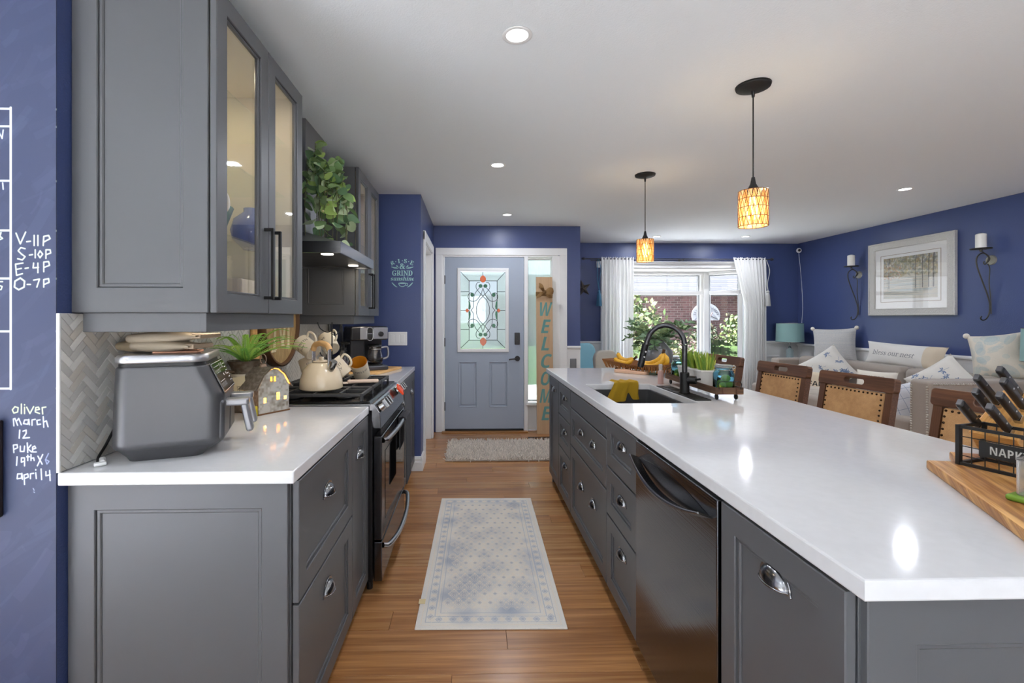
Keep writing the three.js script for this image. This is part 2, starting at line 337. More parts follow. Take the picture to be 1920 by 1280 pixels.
{ // bay window
  const T = C.trim;
  const t = structGroup('trim_8');
  part(t, 'casing', bx(2.4, 0.09, 0.024, 3.0, 2.1, -6.638, 0.005), T);
  part(t, 'casing', bx(0.09, 1.52, 0.024, 1.905, 1.34, -6.638, 0.005), T);
  part(t, 'casing', bx(0.09, 1.52, 0.024, 4.095, 1.34, -6.638, 0.005), T);
  const bayS = polyShape([[1.95, -6.66], [4.05, -6.66], [4.05, -6.9], [3.68, -7.27], [2.32, -7.27], [1.95, -6.9]].map(([a, b]) => [a, -b]));
  part(t, 'bay_seat', ext(bayS, 0.06, 0.002).rotateX(-PI / 2).translate(0, 0.58, 0), T);
  part(t, 'bay_head', ext(bayS, 0.3, 0.002).rotateX(-PI / 2).translate(0, 2.04, 0), T);
  const spots = [['window_4', 3.0, -7.15, 1.2, 0], ['window_5', 3.82, -6.96, 0.52, -0.76], ['window_6', 2.18, -6.96, 0.52, 0.76]];
  for (const [n, x, z, w, a] of spots) {
    const g = structGroup(n); g.position.set(x, 0, z); g.rotation.y = a;
    part(g, 'window_frame', ring(w + 0.02, 1.42, 0.055, 0.09, 0.004, 0, 1.34).translate(0, 0, -0.05), T);
    part(g, 'window_sash', ring(w - 0.08, 1.33, 0.03, 0.03, 0.003, 0, 1.34).translate(0, 0, -0.045), mat(0xb9bcc0, 0.4));
    part(g, 'window_glass', new THREE.BoxGeometry(w - 0.1, 1.3, 0.005).translate(0, 1.34, -0.03), C.glass);
  }
  part(t, 'mullion', bx(0.075, 1.42, 0.1, 3.625, 1.34, -7.13, 0.005), T); part(t, 'mullion', bx(0.075, 1.42, 0.1, 2.375, 1.34, -7.13, 0.005), T);
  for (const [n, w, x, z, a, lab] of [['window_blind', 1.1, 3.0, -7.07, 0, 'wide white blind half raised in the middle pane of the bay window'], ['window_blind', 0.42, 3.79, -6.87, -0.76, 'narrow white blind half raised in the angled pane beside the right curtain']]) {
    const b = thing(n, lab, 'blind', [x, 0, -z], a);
    part(b, 'head_rail', bx(w, 0.04, 0.04, 0, 2.015, 0, 0.004), T);
    for (let k = 0; k < 8; k++) part(b, 'slat', at(bx(w, 0.0025, 0.036, 0, 0, 0, 0), 0, 1.975 - k * 0.031, -1.0, 0, 0), mat(0xa8a8aa, 0.5));  // white slats greyed: shade put into the colour against overbright daylight
    part(b, 'bottom_rail', bx(w, 0.055, 0.045, 0, 1.715, 0, 0.006), T);
    for (const e of [-0.42, 0, 0.42]) if (w > 1 || e > 0) part(b, 'ladder_cord', rod([e * w, 1.72, 0.018], [e * w, 2.0, 0.018], 0.002, 5), mat(0x8b8b8b, 0.7));
  }
}
// ---------- kitchen fronts ----------
function shaker(w, h, fw = 0.062, t = 0.02) { // frame, stepped inner moulding, flat recessed panel; back at z=0
  return merge(ring(w, h, fw, t, 0.0022), ring(w - 2 * fw + 0.002, h - 2 * fw + 0.002, 0.013, t - 0.006, 0.003), bx(w - 2 * fw, h - 2 * fw, t - 0.011, 0, 0, (t - 0.011) / 2, 0));
}
const pullG = (() => {
  const dome = new THREE.SphereGeometry(1, 20, 8, 0, PI, 0, PI / 2).scale(0.043, 0.034, 0.024).translate(0, -0.014, 0.001);
  const s = new THREE.Shape(); s.absellipse(0, -0.014, 0.05, 0.042, 0, PI); s.quadraticCurveTo(-0.056, -0.022, -0.046, -0.021); s.lineTo(0.046, -0.021); s.quadraticCurveTo(0.056, -0.022, 0.05, -0.014);
  const plate = ext(s, 0.004, 0.0012);
  const rim = tube([[-0.043, -0.0145, 0.002], [-0.03, -0.015, 0.018], [0, -0.0155, 0.0255], [0.03, -0.015, 0.018], [0.043, -0.0145, 0.002]], 0.0022, 20, 6);
  return merge(plate, dome, rim);
})();
function pull(parent, x, y, z) { const m = part(parent, 'cup_pull', pullG, C.nickel, 'dark nickel cup pull'); m.position.set(x, y, z); return m; }
// a base cabinet: front plane of the doors at z=0, centred on x, on the floor
function baseCab(label, w, p, turn, fronts, depth = 0.56, low = 0.868, end = 0, fwEnd = 0.075) {
  const t = thing('base_cabinet', label, 'cabinet', p, turn);
  if (end) part(t, 'side_panel', shaker(0.61, 0.868, fwEnd, 0.022).rotateY(end * PI / 2).translate(end * (w / 2 - 0.008), 0.434, -0.331), C.cab, 'framed side panel');
  part(t, 'carcass', bx(w - 0.001, low - 0.08, depth, 0, (low + 0.08) / 2, -0.022 - depth / 2, 0.001), C.cab);
  part(t, 'toe_kick', bx(w - 0.001, 0.082, 0.016, 0, 0.041, -0.07, 0.001), C.cab);
  for (const f of fronts) {
    const [y0, y1, kind, pulls = [[0, 0]]] = f, h = y1 - y0 - 0.004, fw = w < 0.35 ? 0.055 : 0.062;
    const m = part(t, kind === 'door' ? 'door' : 'drawer', kind === 'plain' ? bx(w - 0.004, h, 0.02, 0, 0, 0.01, 0.002) : shaker(w - 0.004, h, fw), C.cab);
    m.position.set(0, (y0 + y1) / 2, -0.02);
    if (kind !== 'plain') for (const [px, py] of pulls) pull(m, px, py - (y0 + y1) / 2, 0.02 - (h - 2 * fw > Math.abs(py - (y0 + y1) / 2) * 2 + 0.02 ? 0.011 : 0));
  }
  return t;
}
const XF = -0.4917, XI = 0.6367;       // front planes: left run, island
{
  // left run, near
  baseCab('grey base cabinet with two deep drawers at the near end of the left run', 0.6, [XF, 0, 1.6427], PI / 2, [[0.515, 0.868, 'drawer', [[0, 0.735]]], [0.08, 0.511, 'drawer', [[0, 0.395]]]], 0.56, 0.868, -1);
  baseCab('narrow grey base cabinet with one tall door beside the range', 0.298, [XF, 0, 2.0927], PI / 2, [[0.08, 0.868, 'door', [[0, 0.73]]]]);
  // left run, far
  baseCab('grey base cabinet with a tall door just past the range', 0.52, [XF, 0, 3.285], PI / 2, [[0.08, 0.868, 'door', [[0.1, 0.72]]]]);
  baseCab('grey base cabinet with a tall door against the blue alcove wall', 0.52, [XF, 0, 3.807], PI / 2, [[0.08, 0.868, 'door', [[0.1, 0.72]]]]);
  // island, from the far end
  const G = (lab, d, w, fr, low, end, fe) => baseCab(lab, w, [XI, 0, d], -PI / 2, fr, 0.56, low, end, fe);
  const three = [[0.645, 0.868, 'drawer', [[0, 0.788]]], [0.42, 0.641, 'drawer', [[0, 0.556]]], [0.08, 0.416, 'drawer', [[0, 0.326]]]];
  G('grey island cabinet with a single tall door at the far end', 0.7738 + 2.8, 0.398, [[0.08, 0.868, 'door', [[0, 0.785]]]], 0.868, -1);
  G('grey three-drawer island cabinet between the far end door and the sink drawers', 0.7738 + 2.4, 0.398, three);
  G('wide grey island cabinet under the sink with a plain top front and two drawers', 0.7738 + 1.8, 0.798, [[0.765, 0.868, 'plain'], [0.525, 0.761, 'drawer', [[-0.13, 0.668], [0.13, 0.668]]], [0.08, 0.521, 'drawer', [[-0.13, 0.353], [0.13, 0.353]]]], 0.6);
  G('grey three-drawer island cabinet between the sink drawers and the dishwasher', 0.7738 + 1.2, 0.398, three);
  G('grey island cabinet with a single tall door at the near end beside the dishwasher', 0.7738 + 0.2, 0.398, [[0.08, 0.868, 'door', [[0, 0.785]]]], 0.868, 1, 0.085);
  const p = thing('island_back_panel', 'grey panel on the stool side of the island', 'panel', [1.287, 0, 2.27], PI / 2);
  part(p, 'panel', bx(3.02, 0.868, 0.02, 0, 0.434, 0, 0.002), C.cab);
}
// counters
single('countertop', 'white quartz countertop under the air fryer, left of the range', 'countertop', wb(XL + 0.001, -0.4898, 0.873, HC, 1.299, 2.243, 0.004), C.quartz);
single('countertop', 'white quartz countertop under the coffee maker, beyond the range', 'countertop', wb(XL + 0.001, -0.4898, 0.873, HC, 3.024, 4.078, 0.004), C.quartz);
const SK = [0.731, 1.142, 2.292, 2.96]; // sink opening
{
  const s = rectShape(1.648 - 0.6346, 3.918 - 0.735, (1.648 + 0.6346) / 2, (3.918 + 0.735) / 2);
  s.holes.push(new THREE.Path(roundRect(SK[1] - SK[0], SK[3] - SK[2], 0.015, (SK[0] + SK[1]) / 2, (SK[2] + SK[3]) / 2).getPoints(4).reverse()));
  single('countertop', 'long white quartz countertop of the kitchen island with a sink cutout', 'countertop', ext(s, HC - 0.873, 0.004, 2).rotateX(-PI / 2).translate(0, 0.873, 0), C.quartz);
}
{ // sink
  const t = thing('sink', 'charcoal composite undermount sink set into the island countertop', 'sink', [(SK[0] + SK[1]) / 2, 0, (SK[2] + SK[3]) / 2]);
  const w = SK[1] - SK[0] + 0.008, l = SK[3] - SK[2] + 0.008, m = mat(0x39393a, 0.55, 0, { bumpMap: peel, bumpScale: 0.0004 });
  const s = rectShape(w + 0.012, l + 0.012); s.holes.push(new THREE.Path(roundRect(w - 0.008, l - 0.008, 0.03).getPoints(6).reverse()));
  part(t, 'basin', merge(ext(s, 0.2, 0.003).rotateX(-PI / 2).translate(0, 0.672, 0), bx(w + 0.012, 0.012, l + 0.012, 0, 0.668, 0, 0.002)), m);
  part(t, 'drain', lathe([[0, 0.676], [0.03, 0.676], [0.042, 0.678], [0.045, 0.675]]).translate(0.05, 0, 0), C.steel);
}
{ // dishwasher
  const t = thing('dishwasher', 'black stainless dishwasher with a bowed pocket handle in the island', 'dishwasher', [XI, 0, 0.7738 + 0.7], -PI / 2);
  part(t, 'body', bx(0.594, 0.78, 0.54, 0, 0.478, -0.3, 0.002), C.black);
  const bs = mat(0x6a6a6d, 0.17, 1, { bumpMap: grainBump(256, [2, 120], 77, [1, 3]), bumpScale: 0.00015 });
  part(t, 'door', bx(0.59, 0.775, 0.024, 0, 0.477, -0.006, 0.004), bs, 'mirror-dark stainless door');
  part(t, 'kick_plate', bx(0.59, 0.085, 0.012, 0, 0.045, -0.05, 0.002), C.black);
  const sh = new THREE.Shape(); sh.moveTo(-0.27, 0); sh.quadraticCurveTo(0, -0.105, 0.27, 0); sh.lineTo(0.262, 0.004); sh.quadraticCurveTo(0, -0.082, -0.262, 0.004); sh.closePath();
  part(t, 'handle', ext(sh, 0.042, 0.004, 2, 32).rotateX(-0.35).translate(0, 0.805, 0.004), mat(0x97979a, 0.24, 1), 'bowed handle lip of the dishwasher');
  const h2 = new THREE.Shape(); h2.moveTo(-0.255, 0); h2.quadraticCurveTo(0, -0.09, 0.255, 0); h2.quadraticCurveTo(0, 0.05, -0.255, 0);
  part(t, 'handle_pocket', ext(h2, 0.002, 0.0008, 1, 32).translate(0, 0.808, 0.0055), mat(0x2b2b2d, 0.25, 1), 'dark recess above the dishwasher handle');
}
// ---------- wall cabinets with glass doors ----------
function wallCab(label, d0, d1, split, y0, y1) {
  const w = d1 - d0, dep = 0.385, t = thing('wall_cabinet', label, 'cabinet', [XL, 0, (d0 + d1) / 2], PI / 2);
  // local: x to the right along the depth, z out of the wall
  const h = y1 - y0, yc = (y0 + y1) / 2;
  part(t, 'end_panel', shaker(dep - 0.004, h + (label.includes('near') ? 0.06 : 0), 0.072, 0.018).rotateY(-PI / 2).translate(-w / 2 + 0.018, yc + (label.includes('near') ? 0.03 : 0), dep / 2), C.cab);
  part(t, 'side_panel', bx(0.016, h, dep, w / 2 - 0.009, yc, dep / 2 + 0.001, 0.001), C.cab);
  for (const [n, y] of [['top_panel', y1 - 0.009], ['bottom_panel', y0 + 0.009]]) part(t, n, bx(w - 0.036, 0.018, dep - 0.002, 0, y, dep / 2, 0.001), C.cab);
  part(t, 'back_panel', bx(w - 0.036, h - 0.036, 0.006, 0, yc, 0.006, 0), C.cabIn);
  for (const e of [-1, 1]) part(t, 'lining', bx(0.003, h - 0.036, dep - 0.012, e * (w / 2 - 0.02), yc, dep / 2 + 0.003, 0), C.cabIn);
  part(t, 'lining', bx(w - 0.044, 0.003, dep - 0.012, 0, y0 + 0.02, dep / 2, 0), C.cabIn);
  part(t, 'lining', bx(w - 0.044, 0.003, dep - 0.012, 0, y1 - 0.02, dep / 2, 0), C.cabIn);
  const sh = [];
  for (const f of [0.27, 0.53, 0.77]) { const s = part(t, 'glass_shelf', bx(w - 0.05, 0.006, dep - 0.06, 0, y0 + h * f, dep / 2 - 0.015, 0.001), mat(0xfafdfb, 0.03, 0, { transmission: 1, thickness: 0, ior: 1.5 })); sh.push(y0 + h * f + 0.003); }
  const xs = split - (d0 + d1) / 2;
  for (const [a, b, side] of [[-w / 2, xs, 1], [xs, w / 2, -1]]) {
    const dw = b - a - 0.003, fw = 0.058, d = new THREE.Mesh(merge(ring(dw, h - 0.002, fw, 0.02, 0.0022), ring(dw - 2 * fw + 0.002, h - 2 * fw, 0.009, 0.014, 0.003)), C.cab);
    d.name = 'door'; d.castShadow = d.receiveShadow = true; d.position.set((a + b) / 2, yc, dep + 0.002); t.add(d);
    part(d, 'glass_pane', bx(dw - 2 * fw, h - 2 * fw, 0.004, 0, 0, 0.006, 0), C.glass);
    const hx = side * (dw / 2 - 0.03), y = -h / 2 + 0.175;
    part(d, 'bar_handle', merge(bx(0.011, 0.25, 0.009, hx, y, 0.048, 0.001), bx(0.011, 0.011, 0.03, hx, y + 0.1195, 0.034, 0.001), bx(0.011, 0.011, 0.03, hx, y - 0.1195, 0.034, 0.001)), C.handle, 'black bar handle');
  }
  part(t, 'valance', merge(bx(w - 0.02, 0.055, 0.018, -0.002, y0 - 0.0275, dep - 0.02, 0.002), bx(0.018, 0.055, dep - 0.05, -w / 2 + 0.02, y0 - 0.0275, dep / 2 - 0.0, 0.002)), C.cab);
  const puck = thing('puck_light', label.includes('near') ? 'small round light under the top of the near wall cabinet' : 'small round light under the top of the far wall cabinet', 'light', [XL + dep / 2, y1 - 0.022, (d0 + d1) / 2]);
  part(puck, 'housing', cyl(0.03, 0.03, 0.014, 0, -0.007, 0), C.steel);
  part(puck, 'lens', cyl(0.024, 0.024, 0.003, 0, -0.0155, 0), mat(0xffffff, 0.4, 0, { emissive: 0xffe3b8, emissiveIntensity: 2.0 }));
  const L = new THREE.RectAreaLight(0xffe8c4, label.includes('near') ? 230 : 60, 0.042, 0.042); L.position.y = -0.02; L.rotation.x = -PI / 2; L.name = 'light'; puck.add(L);
  const un = thing('under_cabinet_light', label.includes('near') ? 'slim light bar under the near wall cabinet above the air fryer' : 'slim light bar under the far wall cabinet above the coffee maker', 'light', [XL + dep - 0.07, y0 - 0.012, (d0 + d1) / 2], PI / 2);
  part(un, 'housing', bx(w - 0.12, 0.014, 0.03, 0, 0.004, 0, 0.003), C.white); part(un, 'lens', bx(w - 0.14, 0.003, 0.018, 0, -0.0045, 0, 0.001), mat(0xffffff, 0.4, 0, { emissive: 0xfff0dc, emissiveIntensity: 2.5 }));
  const U = new THREE.RectAreaLight(0xfff0dc, UNDER, w - 0.14, 0.018); U.position.y = -0.008; U.rotation.x = -PI / 2; U.name = 'light'; un.add(U);
  return sh;
}
const shA = wallCab('tall grey wall cabinet with two glass doors, near, above the air fryer', 1.3427, 2.0195, 1.6835, 1.347, 2.286);
const shB = wallCab('tall grey wall cabinet with two glass doors, far, above the coffee maker', 3.015, 3.675, 3.345, 1.347, 2.306);
// ---------- what stands behind the glass ----------
const clearG = mat(0xffffff, 0.02, 0, { transmission: 1, thickness: 0.003, ior: 1.5 });
const tumblerG = lathe([[0, 0], [0.026, 0], [0.031, 0.005], [0.037, 0.115], [0.035, 0.115], [0.029, 0.01], [0, 0.008]], 20);
{
  const rows = [[1.45, -1.03], [1.45, -0.94], [1.53, -1.03], [1.53, -0.94], [1.61, -1.03], [1.61, -0.94]];
  let k = 0;
  for (const [d, x] of rows) single('drinking_glass', `clear drinking glass, ${['nearest', 'middle', 'farthest'][k >> 1]} in the ${k++ % 2 ? 'door-side' : 'wall-side'} row on the top shelf`, 'glass', tumblerG, clearG, [x, shA[2], d], 0, 'drinking glasses on the top shelf');
  const stack = (lab, x, y, d, n) => { const t = thing('plate_stack', lab, 'plates', [x, y, d]); for (let i = 0; i < n; i++) part(t, 'plate', lathe([[0, 0], [0.06, 0], [0.105, 0.014], [0.11, 0.018], [0.105, 0.018], [0.06, 0.005], [0, 0.004]], 28).translate(0, i * 0.01, 0), mat(0xf0ece2, 0.25)); };
  stack('stack of white plates on the second shelf behind the near glass door', -0.98, shA[1], 1.5, 5);
  single('serving_bowl', 'teal glass bowl leaning behind the mug on the lower shelf of the near wall cabinet', 'bowl', lathe([[0, 0], [0.05, 0], [0.11, 0.05], [0.135, 0.12], [0.128, 0.12], [0.1, 0.05], [0, 0.012]], 32), mat(0x8fc4c2, 0.12, 0, { transmission: 0.4, thickness: 0 }), [-0.975, shA[0], 1.64]);
  const pm = thing('pitcher', 'white mug with a round handle beside the teal bowl in the near wall cabinet', 'mug', [-0.85, shA[0], 1.47]);
  part(pm, 'body', lathe([[0, 0], [0.045, 0], [0.05, 0.01], [0.048, 0.15], [0.044, 0.15], [0.045, 0.012], [0, 0.01]], 28), mat(0xece7dc, 0.3));
  part(pm, 'handle', tube([[0.047, 0.12, 0], [0.085, 0.115, 0], [0.09, 0.07, 0], [0.047, 0.045, 0]], 0.006, 20, 8), mat(0xece7dc, 0.3));
  single('round_vase', 'round blue glass vase on the lower shelf behind the second near glass door', 'vase', lathe([[0, 0], [0.03, 0], [0.07, 0.04], [0.078, 0.075], [0.066, 0.12], [0.03, 0.15], [0.03, 0.165], [0.026, 0.165], [0.026, 0.15], [0, 0.148]], 28), mat(0x9aa6d8, 0.1, 0, { transmission: 0.5, thickness: 0 }), [-0.88, shA[0], 1.89]);
  single('storage_box', 'pale wooden box on the floor of the near wall cabinet', 'box', bx(0.2, 0.13, 0.22, 0, 0.065, 0, 0.004), mat(0xd9c3a0, 0.6, 0, { map: woodTex([196, 165, 124], [232, 208, 172], 66, [4, 40]) }), [-0.95, 1.369, 1.5]);
  single('storage_box', 'cream wooden box on the floor of the near wall cabinet behind the second door', 'box', bx(0.2, 0.11, 0.2, 0, 0.055, 0, 0.004), mat(0xe2d4ba, 0.6), [-0.95, 1.369, 1.82]);
  stack('stack of white plates on the lowest shelf behind the far glass door', -0.95, shB[0], 3.2, 6);
  single('serving_bowl', 'white bowl on the second shelf of the far wall cabinet', 'bowl', lathe([[0, 0], [0.04, 0], [0.09, 0.05], [0.1, 0.08], [0.095, 0.08], [0.07, 0.04], [0, 0.01]], 28), mat(0xeae6da, 0.3), [-0.95, shB[1], 3.2]);
  single('wicker_box', 'woven box on the floor of the far wall cabinet', 'box', bx(0.22, 0.14, 0.22, 0, 0.07, 0, 0.006), mat(0xc9b48c, 0.8, 0, { bumpMap: weaveBump, bumpScale: 0.003 }), [-0.95, 1.369, 3.2]);
}
// ---------- herringbone backsplash ----------
{
  const t = structGroup('backsplash');
  const x0 = XL, spans = [[1.302, 4.078, HC + 0.001, 1.345], [2.03, 3.01, 1.345, 1.66]];
  part(t, 'grout', merge(...spans.map(([a, b, c, d]) => wb(x0, x0 + 0.004, c, d, a, b))), mat(0xdad8d2, 0.8));
  part(t, 'edge_trim', wb(x0, x0 + 0.009, HC, 1.345, 1.297, 1.302, 0.001), C.trim);
  const tm = [[218, 216, 210], [205, 203, 198], [228, 226, 221], [212, 206, 196], [196, 195, 192]].map((c, i) => mat(new THREE.Color(`rgb(${c.join(',')})`), 0.28, 0, { map: dataTex(128, (() => { const f = lay(128, [[[3, 5], 0.6, 201 + i], [[11, 20], 0.4, 211 + i]]); return k => { const v = 225 + 30 * f(k); return [v, v, v - 1]; }; })()) }));
  const Lt = 0.0635, Wt = 0.0205, gap = 0.0016, s2 = Math.SQRT1_2;
  const g = ext(rectShape(Lt - gap, Wt - gap), 0.0065, 0.0009);
  const list = [];
  for (let k = -160; k < 160; k++) for (let m = -60; m < 60; m++) for (const v of [0, 1]) {
    const bx0 = k * Wt + m * Lt, by0 = k * Wt - m * Lt;
    const cx = v ? bx0 + Lt + Wt / 2 : bx0 + Lt / 2, cy = v ? by0 + Wt - Lt / 2 : by0 + Wt / 2;
    const d = (cx - cy) * s2 + 2.6, y = (cx + cy) * s2 + 1.15;
    spans.forEach(([a, b, c, e], si) => { if (d > a - 0.04 && d < b + 0.04 && y > c - 0.04 && y < e + 0.04) list.push([d, y, v, si]); });
  }
  list.sort((a, b) => a[0] - b[0]);
  const rest = []; let full = 0;
  const clip = (poly, f) => { const o = []; poly.forEach((p, i) => { const q = poly[(i + 1) % poly.length], a = f(p), b = f(q); if (a >= 0) o.push(p); if ((a >= 0) !== (b >= 0)) { const k = a / (a - b); o.push([p[0] + (q[0] - p[0]) * k, p[1] + (q[1] - p[1]) * k]); } }); return o; };
  for (const [d, y, v, si] of list) {
    const [a, b, c, e] = spans[si], an = v ? 3 * PI / 4 : PI / 4, mt = tm[rnd() * 5 | 0], lift = x0 + 0.0025 + 0.0006 * rnd();
    const base = new THREE.Matrix4().makeTranslation(lift, 0, 0).multiply(new THREE.Matrix4().makeRotationY(PI / 2));
    const q = new THREE.Matrix4().makeTranslation(lift, y, -d).multiply(new THREE.Matrix4().makeRotationY(PI / 2)).multiply(new THREE.Matrix4().makeRotationZ(an));
    const hx = (Lt - gap) / 2, hy = (Wt - gap) / 2, co = Math.cos(an), sn = Math.sin(an);
    const quad = [[-hx, -hy], [hx, -hy], [hx, hy], [-hx, hy]].map(([p, r]) => [d + p * co - r * sn, y + p * sn + r * co]);
    let cl = quad; for (const f of [p => p[0] - a - 0.001, p => b - 0.001 - p[0], p => p[1] - c - 0.001, p => e - 0.001 - p[1]]) cl = cl.length ? clip(cl, f) : cl;
    if (cl.length < 3) continue;
    let A = 0; cl.forEach((p, i) => { const r = cl[(i + 1) % cl.length]; A += p[0] * r[1] - r[0] * p[1]; }); if (Math.abs(A) / 2 < 1.5e-5) continue;
    const whole = cl.length === 4 && Math.abs(Math.abs(A) / 2 - 4 * hx * hy) < 1e-7;
    if (full < 300) { full++; const o = part(t, 'tile', whole ? g : ext(polyShape(cl), 0.0065, 0.0006), mt); o.applyMatrix4(whole ? q : base); }
    else rest.push((whole ? g.clone() : ext(polyShape(cl), 0.0065, 0.0006)).applyMatrix4(whole ? q : base));
  }
  part(t, 'tiles', merge(rest), tm[0]).userData.kind = 'stuff';
}
// ---------- range ----------
{
  const t = thing('gas_range', 'black stainless slide-in gas range with knobs along its sloped front', 'stove', [-0.44, 0, 2.632], PI / 2);
  const w = 0.755, bs = mat(0x5a5a5d, 0.17, 1, { bumpMap: grainBump(256, [2, 120], 78, [1, 3]), bumpScale: 0.00012 });
  part(t, 'body', bx(w, 0.83, 0.62, 0, 0.475, -0.345, 0.003), mat(0x1a1a1b, 0.35, 0.4), 'black enamelled side of the range');
  const prof = polyShape([[-0.65, 0.885], [-0.65, 0.918], [-0.03, 0.918], [0.0, 0.875], [0.006, 0.8], [-0.03, 0.8], [-0.05, 0.885]]);
  part(t, 'control_panel', ext(prof, w, 0.002).rotateY(-PI / 2).translate(w / 2, 0, 0), mat(0xa9a9ac, 0.2, 1), 'bright stainless control panel');
  part(t, 'cooktop', bx(w - 0.02, 0.012, 0.56, 0, 0.922, -0.33, 0.004), mat(0x111112, 0.16, 0.2), 'black cooktop');
  part(t, 'rear_vent', bx(w - 0.02, 0.035, 0.06, 0, 0.935, -0.61, 0.006), C.iron);
  const knobG = merge(cyl(0.025, 0.021, 0.024, 0, 0.012, 0, 20), bx(0.011, 0.018, 0.045, 0, 0.032, 0, 0.003));
  for (const k of [-0.32, -0.265, -0.21, 0.21, 0.265, 0.32]) {
    const m = part(t, 'knob', knobG, mat(0xa5a5a8, 0.25, 1)); m.position.set(k, 0.892, -0.008); m.rotation.x = 0.95;
  }
  const disp = part(t, 'display', bx(0.2, 0.003, 0.036, 0, 0, 0, 0.001), mat(0x101214, 0.1)); disp.position.set(-0.02, 0.897, -0.0135); disp.rotation.x = 0.96;
  const grip = thing('pot_grip', 'small orange-red silicone grip lying on the range control panel', 'grip', [-0.425, 0.905, 2.80], PI / 2);
  part(grip, 'grip', at(bx(0.075, 0.012, 0.055, 0, 0, 0, 0.005), 0, 0.0, 0, 0.9, 0.3, 0), mat(0xf04a18, 0.45));
  for (let k = 0; k < 5; k++) part(t, 'vent_slot', bx(w - 0.08, 0.003, 0.008, 0, 0.765 + k * 0.0065, 0.001, 0), mat(0x77777a, 0.25, 1));
  const door = part(t, 'oven_door', bx(w - 0.006, 0.5, 0.04, 0, 0.51, -0.01, 0.005), bs);
  part(door, 'window', bx(w - 0.17, 0.34, 0.003, 0, 0.5, 0.0105, 0.001), mat(0x0c0c0e, 0.05, 0.0), 'black oven window');
  const bow = (y, dip, out) => merge(tube([[-0.35, y, 0.012], [-0.33, y - dip * 0.2, out * 0.6], [-0.17, y - dip * 0.8, out * 0.92], [0, y - dip, out], [0.17, y - dip * 0.8, out * 0.92], [0.33, y - dip * 0.2, out * 0.6], [0.35, y, 0.012]], 0.0125, 40, 10));
  part(door, 'handle', bow(0.735, 0.0, 0.042), mat(0xa6a6a8, 0.25, 1), 'bowed stainless handle');
  const dr = part(t, 'storage_drawer', bx(w - 0.006, 0.19, 0.04, 0, 0.155, -0.01, 0.005), bs);
  part(dr, 'handle', bow(0.225, 0.03, 0.062), mat(0xa6a6a8, 0.25, 1), 'bowed stainless drawer handle');
  for (const [x, z] of [[-0.32, -0.06], [0.32, -0.06], [-0.32, -0.6], [0.32, -0.6]]) part(t, 'foot', cyl(0.015, 0.015, 0.061, x, 0.03, z, 12), C.black);
  // burners and three cast-iron grates
  for (const [x, z] of [[-0.25, -0.2], [-0.25, -0.46], [0, -0.33], [0.25, -0.2], [0.25, -0.46]]) part(t, 'burner', lathe([[0, 0.928], [0.05, 0.928], [0.05, 0.936], [0.036, 0.937], [0.036, 0.944], [0, 0.946]], 24).translate(x, 0, z), C.iron);
  const gr = [];
  const gw = 0.236, z0 = -0.565, z1 = -0.085, y = 0.957;
  for (const x of [-gw / 2 + 0.008, gw / 2 - 0.008]) gr.push(bx(0.013, 0.016, z1 - z0, x, y, (z0 + z1) / 2, 0.003, 1));
  for (const z of [z0 + 0.007, (z0 + z1) / 2, z1 - 0.007]) gr.push(bx(gw, 0.016, 0.013, 0, y, z, 0.003, 1));
  for (const zc of [-0.46, -0.2]) { gr.push(bx(0.012, 0.018, 0.2, 0, y + 0.002, zc, 0.003, 1), bx(0.2, 0.018, 0.012, 0, y + 0.002, zc, 0.003, 1)); }
  for (const x of [-gw / 2 + 0.008, gw / 2 - 0.008]) for (const z of [z0 + 0.007, z1 - 0.007]) gr.push(bx(0.014, 0.024, 0.014, x, 0.939, z, 0.002, 1));
  const grate = merge(gr), grey = mat(0x3c3c3d, 0.45, 0.3);
  for (const x of [-0.245, 0, 0.245]) { const m = part(t, 'grate', grate, grey, 'cast-iron grate'); m.position.x = x; }
}
{ // towel over the oven handle
  const s = polyShape([[0.014, 0.75], [0.04, 0.757], [0.059, 0.744], [0.064, 0.36], [0.057, 0.355], [0.0545, 0.735], [0.04, 0.7495], [0.024, 0.745], [0.021, 0.56], [0.015, 0.56]].map(p => [p[0], p[1]]));
  const g = ext(s, 0.2, 0.001).rotateY(-PI / 2).translate(0.1, 0, 0); // profile out along z
  const p = g.attributes.position; for (let i = 0; i < p.count; i++) { const x = p.getX(i); p.setZ(i, p.getZ(i) + 0.006 * Math.sin(x * 60) * Math.min(1, (0.76 - p.getY(i)) * 5)); } g.computeVertexNormals();
  single('dish_towel', 'dark grey dish towel hanging over the oven door handle', 'towel', g, mat(0x3f3f42, 0.95, 0, { bumpMap: weaveBump, bumpScale: 0.002 }), [-0.44, 0, 2.84], PI / 2);
}
